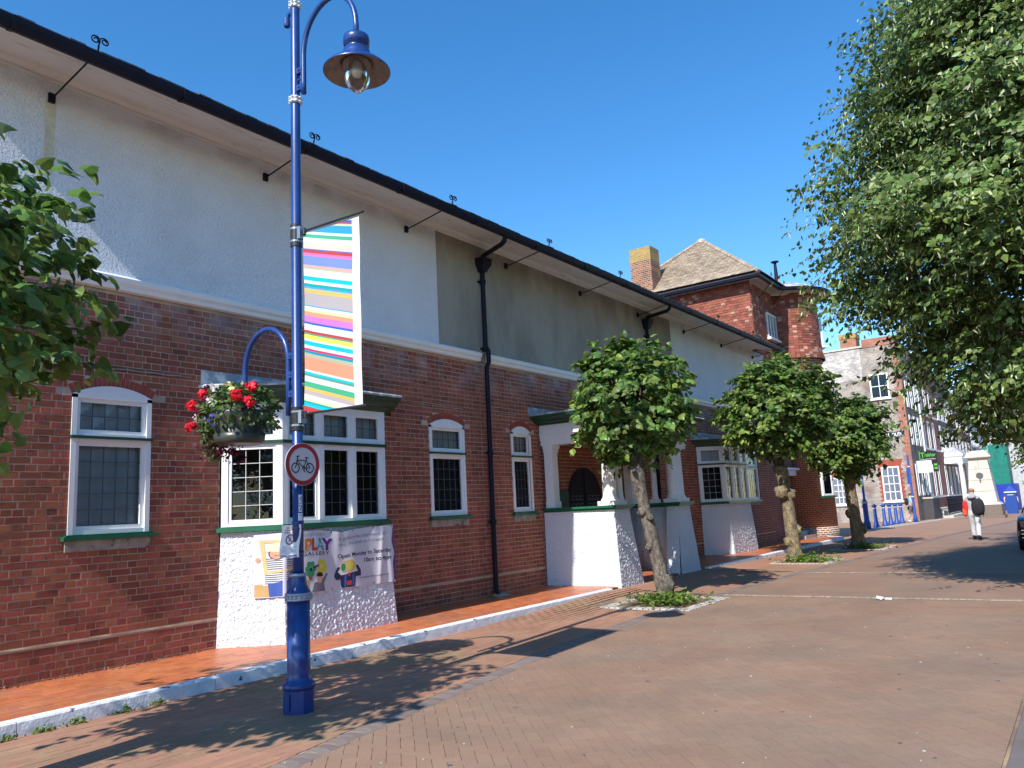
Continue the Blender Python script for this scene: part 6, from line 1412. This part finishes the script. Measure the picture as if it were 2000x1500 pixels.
fr_ = [(6.30, 1.42), (6.63, 1.40), (6.625, 1.02), (6.34, 0.985)]; inn = [(6.335, 1.385), (6.60, 1.37), (6.595, 1.055), (6.37, 1.025)]
bprint([[fr_[i], fr_[(i+1) % 4], inn[(i+1) % 4], inn[i]] for i in range(4)], 'p_gold', lift=.0048); bprint([ell(6.29, 1.17, .02, .03)], 'p_skin', lift=.0054)
# lettering as on the cloth
btext('GOSPORT', 6.735, 1.425, .40, .035, 'p_grey_text', spacing=1.25)
for s, x, w, m in (('P', 6.78, .13, 'p_orange'), ('L', 6.90, .10, 'p_red'), ('A', 6.975, .15, 'p_teal'), ('Y', 7.10, .17, 'p_violet')): btext(s, x, 1.245, w, .15, m, bold=.05)
bprint([ell(6.845, 1.335, .02, .025, 8)], 'p_white', lift=.0045)
st_ = [(7.05+.022*(1 if i % 2 == 0 else .45)*math.sin(i*math.pi/5), 1.31+.028*(1 if i % 2 == 0 else .45)*math.cos(i*math.pi/5)) for i in range(10)]
bprint([[st_[i], st_[(i+1) % 10], (7.05, 1.31)] for i in range(10)], 'p_white', lift=.0045)
btext('GALLERY', 6.745, 1.175, .47, .048, 'p_text', spacing=1.15, bold=.012)
btext('A gallery for beginners to', 7.36, 1.375, .88, .05, 'p_grey_text'); btext('play, discover and create', 7.36, 1.295, .84, .05, 'p_grey_text')
btext('Open Monday to Saturday', 7.35, 1.125, 1.0, .058, 'p_text', bold=.015); btext('10am to 4pm', 7.82, 1.02, .53, .058, 'p_text', bold=.015)
btext('www.gallery-play.org/gosport', 7.72, .80, .58, .022, 'p_text')
# two smaller children with paper flowers and a mask
bprint([ell(6.88+.055*math.cos(a), 1.0+.07*math.sin(a), .035, .04, 10) for a in [0, 1.05, 2.1, 3.15, 4.2, 5.25]]+[ell(6.88, .93, .03, .09, 8)], 'p_green', lift=.002); bprint([ell(6.88, .995, .022, .03, 10)], 'p_navy', lift=.003); bprint([rect(6.85, 6.91, .87, .90)], 'p_red', lift=.003)
bprint([ell(7.07+.06*math.cos(a), 1.02+.065*math.sin(a), .035, .036, 10) for a in [0, .8, 1.6, 2.4, 3.2, 4.0, 4.8, 5.6]]+[ell(7.07, 1.02, .05, .05)], 'p_yellow', lift=.0026); bprint([ell(7.06, 1.02, .018, .022, 10)], 'p_white', lift=.0034); bprint([[(6.92, 1.0), (7.02, 1.03), (7.02, 1.05), (6.92, 1.03)]], 'p_navy', lift=.0034)
bprint([[(6.90, .70), (7.12, .70), (7.10, .80), (7.18, .92), (7.15, .93), (7.06, .83), (6.94, .82)]], 'p_grey', lift=.003); bprint([ell(7.03, .86, .045, .055)], 'p_skin', lift=.0036); bprint([ell(7.03, .90, .055, .05, 20, -.2, 3.4)], 'p_hair', lift=.0042)
bprint([ell(7.53, .96, .18, .16)], 'p_white', lift=.0012)
bprint([[(7.42, .70), (7.64, .70), (7.66, .84), (7.76, .84), (7.76, .92), (7.70, 1.0), (7.66, .99), (7.70, .91), (7.60, .90), (7.42, .88), (7.36, .93), (7.40, .99), (7.36, 1.0), (7.29, .88), (7.32, .82), (7.41, .82)]], 'p_navy', lift=.003)
bprint([rect(7.47, 7.50, .71, .88), rect(7.60, 7.63, .71, .88)], 'p_jeans', lift=.0036); bprint([rect(7.51, 7.59, .73, .79), ell(7.54, .88, .02, .03, 8)], 'p_red', lift=.0036)
bprint([ell(7.46, 1.0, .055, .08), ell(7.58, 1.0, .07, .085), rect(7.46, 7.58, .93, 1.08)], 'p_gold', lift=.0036); bprint([ell(7.45, .99, .035, .055)], 'p_green', lift=.0042); bprint([ell(7.57, 1.0, .05, .06)], 'p_yellow', lift=.0042)
bprint([[(8.40, .72), (8.44, .70), (8.44, 1.5), (8.42, 1.5), (8.37, 1.28), (8.42, 1.1), (8.38, .95)]], 'p_violet', lift=.002)
q = MB()
for x in (6.30, 6.68, 7.25, 7.62, 8.02, 8.38):
    for z in (1.485, .71):
        c = ban2(x, z, .002)
        if x > 6.5: q.add([c+Vector((.010*math.cos(a), 0, .010*math.sin(a))) for a in [2*math.pi*i/10 for i in range(10)]], [tuple(range(10))])
q.build('eyelet', 'ink', pb)

# ================================================================ bollards and distant posts
def bollard_parts(r):
    x, y, z = ORG[r.name]
    q = MB(); q.lathe(x, y, [(0.17, z-0.05), (0.17, z+0.10), (0.13, z+0.13), (0.115, z+0.24), (0.10, z+0.27), (0.078, z+1.0), (0.07, z+1.02)], 14); q.build('shaft', 'bright_blue_paint', r, smooth=True)
    q = MB(); q.lathe(x, y, [(0.082, z+0.98), (0.082, z+1.01)], 14); q.build('silver_band', 'sign_white', r)
    q = MB(); q.lathe(x, y, [(0.07, z+1.01), (0.09, z+1.06), (0.135, z+1.10), (0.135, z+1.15), (0.06, z+1.19), (0.0, z+1.22)], 14); q.build('cap', 'bright_blue_paint', r, smooth=True)
bp_ = [(43.1, 9.42), (45.3, 9.42), (47.9, 9.50), (49.8, 9.56), (51.8, 9.62), (53.7, 9.66)]
bl_l = ['first blue bollard, next to the tall blue post and half behind the lichened trunk', 'second blue bollard in the row before the grey brick wall', 'third blue bollard in the row, below the blind white window', 'fourth blue bollard in the row before the grey brick wall', 'fifth blue bollard, one short of the man with the backpack', 'last blue bollard, beside the man with the backpack']
b0 = None
for i, (x, y) in enumerate(bp_):
    if b0 is None: b0 = thing('bollard', bl_l[0], 'bollard', (x, y, gz(x)), 'row of blue bollards'); bollard_parts(b0); continue
    c = b0.copy(); COL.objects.link(c); c.location = (x, y, gz(x)); c['label'] = bl_l[i]
    for ch in list(b0.children): d = ch.copy(); COL.objects.link(d); d.parent = c
def far_lamp(x, y, h, label, head=True, sgn_=False):
    r = thing('street_lamp', label, 'lamp post', (x, y, gz(x)), 'blue lamp posts further up the street'); z = gz(x)
    q = MB(); q.lathe(x, y, [(0.17, z-0.05), (0.17, z+.35), (0.13, z+.42), (0.12, z+1.25), (0.15, z+1.3), (0.06, z+1.5), (0.055, z+h)], 12); q.build('pole', 'bright_blue_paint', r, smooth=True)
    q = MB(); q.lathe(x, y, [(0.16, z+1.27), (0.16, z+1.36)], 12); q.lathe(x, y, [(0.075, z+h*.55), (0.075, z+h*.55+.1)], 12); q.build('collar', 'silver_paint', r)
    if head:
        q = MB(); q.tube([(x, y-.05, z+h-1)]+[(x, y-.05-.45*(1-math.cos(a)), z+h-.9+.5*math.sin(a)) for a in [math.pi*i/10 for i in range(11)]], .03, 6); q.lathe(x, y-.95, [(.33, z+h-1.35), (.12, z+h-1.2), (.12, z+h-1.0), (.03, z+h-.92)], 14); q.build('lamp_head', 'bright_blue_paint', r)
    return r
far_lamp(41.9, 9.13, 4.3, 'blue post with wide foot standing behind the farthest kerbside lime', False); far_lamp(88, 4.6, 7.0, 'blue lamp post behind the blue pillar at the street end')
sp_ = thing('sign_post', 'slim blue post with small plate standing in front of the man with the backpack', 'post', (54.25, 9.0, gz(54.25)))
z = gz(54.25); q = MB(); q.lathe(54.25, 9.0, [(.13, z-.05), (.13, z+.3), (.075, z+.45), (.06, z+4.1), (.03, z+4.2)], 10); q.build('pole', 'bright_blue_paint', sp_, smooth=True)
q = MB(); q.box(54.2, 54.24, 9.02, 9.16, z+2.35, z+3.35); q.build('plate', 'bright_blue_paint', sp_)
q = MB(); q.lathe(54.25, 9.0, [(.068, z+3.4), (.068, z+3.46)], 10); q.lathe(54.25, 9.0, [(.08, z+1.55), (.08, z+1.6)], 10); q.build('band', 'sign_white', sp_)

# ================================================================ people
for k, c in dict(skin=(.50, .27, .19), pink_skin=(.60, .33, .25), grey_hoodie=(.33, .34, .36), black_cloth=(.012, .013, .017), red_cloth=(.60, .02, .015), orange_cloth=(.65, .09, .02), pale_trousers=(.52, .52, .54), dark_trousers=(.025, .024, .026), blue_shirt=(.30, .50, .58), shorts=(.10, .085, .08),
                 navy_cloth=(.015, .02, .05), white_cloth=(.75, .74, .73), jeans=(.12, .20, .42), hair_brown=(.06, .035, .02), hair_fair=(.36, .22, .15), sole=(.6, .6, .6)).items(): mat(k, c, 0.85, 0.08, 9.0, bump=0.3, bscale=30)
def person(label, loc, face, h, J, region, extra=None, group=None):
    """body grown over a jointed skeleton as one continuous mesh; region(joint) names the cloth"""
    t = thing('person', label, 'person', loc, group); s = h/1.75; ca, sa = math.cos(face), math.sin(face)
    W_ = lambda p: Vector((loc[0]+(p[0]*ca-p[1]*sa)*s, loc[1]+(p[0]*sa+p[1]*ca)*s, loc[2]+p[2]*s))        # local x forward, y left
    E_ = [('pelvis', 'waist'), ('waist', 'chest'), ('chest', 'neck'), ('neck', 'head'), ('head', 'crown')]
    for sd in 'LR': E_ += [('chest', 'sh'+sd), ('sh'+sd, 'el'+sd), ('el'+sd, 'wr'+sd), ('wr'+sd, 'ha'+sd), ('pelvis', 'hip'+sd), ('hip'+sd, 'kn'+sd), ('kn'+sd, 'an'+sd), ('an'+sd, 'to'+sd)]
    names = list(J.keys()); me = bpy.data.meshes.new('body'); o0 = ORG[t.name]
    me.from_pydata([tuple(W_(J[n][0])-o0) for n in names], [(names.index(a), names.index(b)) for a, b in E_], [])
    ob = bpy.data.objects.new('tmp', me); COL.objects.link(ob); md = ob.modifiers.new('s', 'SKIN'); md.use_smooth_shade = True; sb = ob.modifiers.new('b', 'SUBSURF'); sb.levels = 2; sb.render_levels = 2
    for i, n in enumerate(names):
        r = J[n][1]; r = r if isinstance(r, tuple) else (r, r); me.skin_vertices[0].data[i].radius = (r[0]*s, r[1]*s); me.skin_vertices[0].data[i].use_root = (n == 'pelvis')
    bpy.context.view_layer.update(); m2 = bpy.data.meshes.new_from_object(ob.evaluated_get(bpy.context.evaluated_depsgraph_get())); bpy.data.objects.remove(ob)
    used = []; segs_ = [(W_(J[a][0])-o0, W_(J[b][0])-o0, a, b) for a, b in E_]; m2.materials.clear()
    v_ = [p.co.copy() for p in m2.vertices]; mi = []
    for p in m2.polygons:
        c = sum((v_[i] for i in p.vertices), Vector())/len(p.vertices); best = None
        for a, b, na, nb in segs_:
            ab = b-a; tt = max(0, min(1, (c-a).dot(ab)/max(ab.length_squared, 1e-9))); d = (c-a-ab*tt).length
            if best is None or d < best[0]: best = (d, na, nb, tt)
        k = region(best[1], best[2], best[3])
        if k not in used: used.append(k); m2.materials.append(MATS[k])
        mi.append(used.index(k))
    m2.polygons.foreach_set('material_index', mi); m2.polygons.foreach_set('use_smooth', [True]*len(mi)); m2.name = 'body'; body = link('body', m2, t)
    # fingers, rooted inside each palm
    for sd in 'LR':
        w, hd = Vector(J['wr'+sd][0]), Vector(J['ha'+sd][0]); d = (hd-w).normalized(); sx = Vector((1, 0, 0)); q = MB()
        for k, L_ in enumerate((.065, .075, .07, .055)):
            b = hd+sx*(0.026-0.0175*k)-d*.01; q.tube([W_(b), W_(b+d*L_*.55+Vector((0, 0, 0))), W_(b+d*L_*.95+Vector((0, -.012 if sd == 'L' else .012, 0)))], [.009*s, .008*s, .006*s], 6)
        b = w.lerp(hd, .4)+sx*.02; q.tube([W_(b), W_(b+d*.03+sx*.03), W_(b+d*.06+sx*.035)], [.011*s, .009*s, .007*s], 6); q.build('fingers', 'skin', t, smooth=True)
    # face: eyes, nose, mouth, ears
    hc = Vector(J['head'][0]); q = MB()
    fx = Vector((1, 0, 0)); q.tube([W_(hc+Vector((.085, 0, .015))), W_(hc+Vector((.112, 0, -.02)))], [.008*s, .016*s], 6)
    for sy in (-1, 1): q.tube([W_(hc+Vector((-.005, sy*.078, .02))), W_(hc+Vector((-.012, sy*.092, -.01))), W_(hc+Vector((0, sy*.08, -.035)))], [.01*s, .014*s, .008*s], 6)
    q.build('nose_and_ears', 'pink_skin', t, smooth=True); q = MB()
    for sy in (-1, 1): q.lathe(*W_(hc+Vector((.088, sy*.034, .018)))[:2], [(0, W_(hc)[2]+.010*s), (.011*s, W_(hc)[2]+.018*s), (0, W_(hc)[2]+.026*s)], 8, cap=False)
    q.build('eyes', 'black_cloth', t)
    if extra: extra(t, W_, s)
    return t
def pose(stride=0.12, stoop=0.05, arms=None):
    J = {'pelvis': ((0, 0, .94), (.15, .11)), 'waist': ((stoop*.3, 0, 1.10), (.145, .10)), 'chest': ((stoop, 0, 1.33), (.16, .11)), 'neck': ((stoop*1.5, 0, 1.50), (.055, .055)), 'head': ((stoop*2+.03, 0, 1.63), (.085, .095)), 'crown': ((stoop*2+.02, 0, 1.70), (.06, .07))}
    for sd, y in (('L', 1), ('R', -1)):
        f = stride*(1 if sd == 'L' else -1)
        J['sh'+sd] = ((stoop, y*.18, 1.40), .065); J['el'+sd] = ((stoop-.02-f*.4, y*.235, 1.13), .048); J['wr'+sd] = ((stoop+.06-f*.6, y*.24, .90), .032); J['ha'+sd] = ((stoop+.08-f*.7, y*.235, .82), (.028, .04))
        J['hip'+sd] = ((0, y*.095, .88), .095); J['kn'+sd] = ((f*.8+.03, y*.10, .50), .068); J['an'+sd] = ((f*1.3 - (.05 if f < 0 else 0), y*.10, .09), .048); J['to'+sd] = ((f*1.3+.15, y*.11, .045), (.042, .035))
    if arms: J.update(arms)
    return J
def bag(t, W_, c, r, m, name='backpack'):
    q = MB(); rr = []
    for j in range(9):
        th = math.pi*j/8; k = .02 if j in (0, 8) else math.sin(th)**.55
        rr.append([W_(Vector(c)+Vector((r[0]*k*math.copysign(abs(math.cos(a))**.7, math.cos(a)), r[1]*k*math.copysign(abs(math.sin(a))**.7, math.sin(a)), r[2]*math.cos(th)*(1+.06*math.sin(3*a))))) for a in [2*math.pi*i/16 for i in range(16)]])
    q.loft(rr); return q.build(name, m, t, smooth=True)
# the walker in the middle distance, seen from behind
def ex1(t, W_, s):
    bag(t, W_, (-.13, -.17, 1.10), (.13, .20, .27), 'black_cloth', 'shoulder_bag'); bag(t, W_, (.02, .22, 1.12), (.10, .09, .20), 'red_cloth', 'red_jacket'); bag(t, W_, (.0, .26, .95), (.08, .07, .15), 'orange_cloth', 'red_jacket')
    q = MB(); q.tube([W_(p) for p in ((-.12, -.02, 1.30), (.0, .08, 1.45), (.13, .05, 1.36), (.14, -.14, 1.15))], .018*s, 6); q.build('strap', 'black_cloth', t)
    bag(t, W_, (-.03, 0, 1.44), (.12, .13, .07), 'grey_hoodie', 'hood'); 
    q = MB(); c = Vector(J1['head'][0])+Vector((-.012, 0, .028)); rr = []
    for j in range(7):
        th = math.pi/2*j/6; rr.append([W_(c+Vector((.090*math.cos(th)*math.cos(a)-.008, .086*math.cos(th)*math.sin(a), .080*math.sin(th)-(.03 if math.cos(a) < 0 and j == 0 else 0)))) for a in [2*math.pi*i/16 for i in range(16)]])
    q.loft(rr); q.build('hair', 'hair_fair', t, smooth=True)
J1 = pose(.13, .06, {'elL': ((.05, .27, 1.16), .055), 'wrL': ((.10, .26, .98), .036), 'haL': ((.12, .25, .90), (.03, .04))})
def reg1(a, b, f):
    if b in ('crown',) or a == 'head' or (a == 'neck' and f > .4): return 'skin'
    if b[:2] == 'ha': return 'skin'
    if b[:2] == 'to' or (b[:2] == 'an' and f > .92): return 'black_cloth'
    if a[:3] in ('hip',) or b[:3] == 'hip' or b[:2] == 'an' or b[:2] == 'kn': return 'pale_trousers'
    return 'grey_hoodie'
J1n = dict(J1)
for sd in 'LR':
    J1n['hip'+sd] = (J1[('hip'+sd)][0], .108); J1n['kn'+sd] = (J1['kn'+sd][0], .09); J1n['an'+sd] = ((*J1['an'+sd][0][:2], .12), .075)
person('man walking away in grey hooded top and pale trousers with dark bag and red jacket', (28.85, 3.10, 0.0), math.radians(-4), 1.64, J1n, reg1, ex1)
# man with backpack crossing by the bollards
def ex2(t, W_, s):
    bag(t, W_, (-.20, 0, 1.25), (.11, .14, .22), 'black_cloth'); bag(t, W_, (.05, .26, .82), (.22, .10, .14), 'black_cloth', 'camera_bag')
    q = MB(); c = Vector(J2['head'][0])+Vector((-.012, 0, .03)); rr = []
    for j in range(6):
        th = math.pi/2*j/5; rr.append([W_(c+Vector((.1*math.cos(th)*math.cos(a)-.01, .094*math.cos(th)*math.sin(a), .09*math.sin(th)-(.04 if math.cos(a) < 0 and j == 0 else 0)))) for a in [2*math.pi*i/16 for i in range(16)]])
    q.loft(rr); q.build('hair', 'hair_brown', t, smooth=True)
J2 = pose(.16, .02)
def reg2(a, b, f):
    if b == 'crown' or a == 'head' or (a == 'neck' and f > .3): return 'pink_skin'
    if b[:2] in ('ha', 'wr') or (b[:2] == 'el' and f > .6): return 'pink_skin'
    if b[:2] == 'to': return 'white_cloth'
    if b[:2] == 'an': return 'pink_skin'
    if b[:3] == 'hip' or b[:2] == 'kn': return 'shorts'
    return 'blue_shirt'
person('man in pale blue shirt and dark shorts with black backpack walking by the last bollard', (55.2, 9.35, gz(55)), math.radians(-75), 1.80, J2, reg2, ex2)
def ex3(t, W_, s): bag(t, W_, (-.17, 0, 1.20), (.09, .14, .20), 'navy_cloth'); bag(t, W_, (-.02, 0, 1.66), (.11, .11, .12), 'hair_fair', 'hair'); bag(t, W_, (-.02, .15, 1.40), (.08, .07, .06), 'red_cloth', 'red_scarf'); bag(t, W_, (-.02, -.15, 1.40), (.08, .07, .06), 'red_cloth', 'red_scarf')
def ex4(t, W_, s): bag(t, W_, (-.02, 0, 1.66), (.11, .11, .12), 'hair_brown', 'hair')
def reg3(a, b, f):
    if b == 'crown' or a == 'head' or (a == 'neck' and f > .3): return 'skin'
    if b[:2] == 'ha': return 'skin'
    if b[:2] == 'to': return 'white_cloth'
    if b[:3] == 'hip' or b[:2] in ('kn', 'an'): return 'jeans'
    return 'white_cloth'
J3 = pose(.08, .01)
person('distant walker in white top and jeans with dark backpack beside the blue pillar', (90.5, 6.75, gz(90.5)), 0.0, 1.72, J3, reg3, ex3)
person('distant walker in pale jacket partly behind the other, nearest the blue pillar', (91.5, 6.15, gz(91.5)), 0.1, 1.66, J3, lambda a, b, f: 'skin' if (b == 'crown' or a == 'head' or b[:2] == 'ha') else ('sole' if (b[:3] == 'hip' or b[:2] in ('kn', 'an', 'to')) else 'white_cloth'), ex4)

# ================================================================ parked car at the right edge
car = thing('parked_car', 'dark parked car just entering the picture at the right edge', 'car', (25.6, 0.76, 0))
cx0, cy0 = 23.35, 0.76; q = MB(); secs = []
prof = [(0.0, .78, .35, .60, .55), (0.10, .86, .24, .74, .66), (0.45, .89, .20, .86, .74), (1.25, .90, .19, .95, .80), (1.75, .89, .19, 1.28, .66), (2.3, .88, .19, 1.45, .60), (3.1, .88, .19, 1.45, .60), (3.8, .88, .20, 1.20, .64), (4.1, .86, .22, .98, .72), (4.3, .78, .34, .80, .66)]
for x, w, zb, zt, wt in prof:
    belt = min(zt, .88)
    secs.append([(cx0+x, cy0-w*.92, zb), (cx0+x, cy0-w, zb+.12), (cx0+x, cy0-w, belt-.12), (cx0+x, cy0-w*.95, belt), (cx0+x, cy0-wt*.95, zt-.03), (cx0+x, cy0-wt*.8, zt), (cx0+x, cy0+wt*.8, zt), (cx0+x, cy0+wt*.95, zt-.03), (cx0+x, cy0+w*.95, belt), (cx0+x, cy0+w, belt-.12), (cx0+x, cy0+w, zb+.12), (cx0+x, cy0+w*.92, zb)])
q.loft(secs); q.build('body', 'dark_car_paint', car, smooth=True)
for wx in (.82, 3.42):
    for s_ in (-1, 1):
        y = cy0+s_*.80; w = MB(); n = 24; w.extr([(cx0+wx+.31*math.cos(2*math.pi*i/n), y-.1, .31+.31*math.sin(2*math.pi*i/n)) for i in range(n)], (0, .21, 0)); wh = w.build('wheel', 'black_rubber', car)
        w = MB(); yy = y+(.111 if s_ > 0 else -.112); w.extr([(cx0+wx+.19*math.cos(2*math.pi*i/n), yy, .31+.19*math.sin(2*math.pi*i/n)) for i in range(n)], (0, .004, 0)); w.build('rim', 'steel', wh)
for s_ in (-1, 1):
    w = MB(); y = cy0+s_*.895; w.poly([(cx0+1.55, y*1.0-s_*.06, .90), (cx0+3.75, y-s_*.06, .90), (cx0+3.3, y-s_*.26, 1.38), (cx0+2.15, y-s_*.26, 1.38)]); w.build('side_window', 'room_dark', car)
    w = MB(); w.box(cx0+.02, cx0+.18, cy0+s_*.66-.12, cy0+s_*.66+.12, .60, .74); w.build('headlight', 'tail_orange', car)
w = MB()
for k in range(3): w.box(cx0-.03, cx0+.02, cy0-.5, cy0+.78, .34+k*.09, .36+k*.09)
w.tube([(cx0+.0, cy0+.70, .32), (cx0+.08, cy0+.84, .50), (cx0+.05, cy0+.74, .62)], .012, 6); w.build('grille', 'chrome', car)
w = MB(); w.poly([(cx0+1.32, cy0-.72, .97), (cx0+1.32, cy0+.72, .97), (cx0+2.08, cy0+.56, 1.40), (cx0+2.08, cy0-.56, 1.40)]); w.build('windscreen', 'room_dark', car)

q = MB(); xs = [41.5+i*0.6 for i in range(44)]
for x in xs:
    y = 9.15-(x-41.5)*0.028
    for k in range(4): q.box(x+.02, x+.58, y-.6+k*.17, y-.45+k*.17, gz(x)-.02, gz(x)+.012+.004*(k % 2))
sb_ = struct(q.build('sett_border', 'pale_sett'))
# ================================================================ litter and fallen bits
lit = MB(); c = Vector((13.28, 2.83, .012)); lit.add([c+Vector(p) for p in ((-.07, -.02, 0), (.0, -.05, .03), (.07, .03, .0), (.02, .06, .05), (-.05, .05, .02))], [(0, 1, 3), (1, 2, 3), (0, 3, 4)]); lit.box(13.33, 13.40, 2.68, 2.78, .004, .025)
tag(lit.build('paper_scrap', 'sign_white'), 'crumpled white scrap of paper lying by the pale sett band', 'litter')
q = MB(); r5 = random.Random(21)
for _ in range(90):
    x, y = r5.uniform(3.2, 14), r5.uniform(0.8, 7.2); s = r5.uniform(.002, .006); a = r5.uniform(0, 6.3); ux = Vector((math.cos(a), math.sin(a), 0)); q.frame(Vector((x, y, fz(x, y) if y > edge_y(x) else 0.0)), ux, Vector((-ux.y, ux.x, 0)), Z, -s*1.6, s*1.6, -s, s, .001, .006)
link_o = q.build('grit', 'pale_wall'); link_o['kind'] = 'stuff'
q = MB()
for _ in range(70):
    x, y = r5.uniform(3.0, 16), r5.uniform(0.8, 7.0); s = r5.uniform(.010, .022); z = fz(x, y) if y > edge_y(x) else 0.0; q.poly([(x+s*math.cos(a)*r5.uniform(.7, 1.2), y+s*math.sin(a)*r5.uniform(.7, 1.2), z+.0035) for a in [2*math.pi*i/9 for i in range(9)]])
q.build('trodden_gum', 'asphalt')['kind'] = 'stuff'

# ================================================================ the other side of the street (seen in the window glass)
op = thing('shop_row', 'row of brick shops across the street reflected in the gallery windows', 'building', (10, -15, 0))
mb = MB()
for k in range(5):
    x = -12+k*13; mb.box(x+.01, x+12.98, -22, -15+.02*k, 0, 5.2+(k*37 % 5)*.4)
mb.build('wall', 'slate', op)
for k in range(20):
    for z0 in (0.5,): plain_window(op, Vector((-9+k*3.1+1.6, -14.9, 0)), Vector((-1, 0, 0)), Vector((0, 1, 0)), 1.6, z0, z0+2.1, 1, 1, panes=False, sill=False)
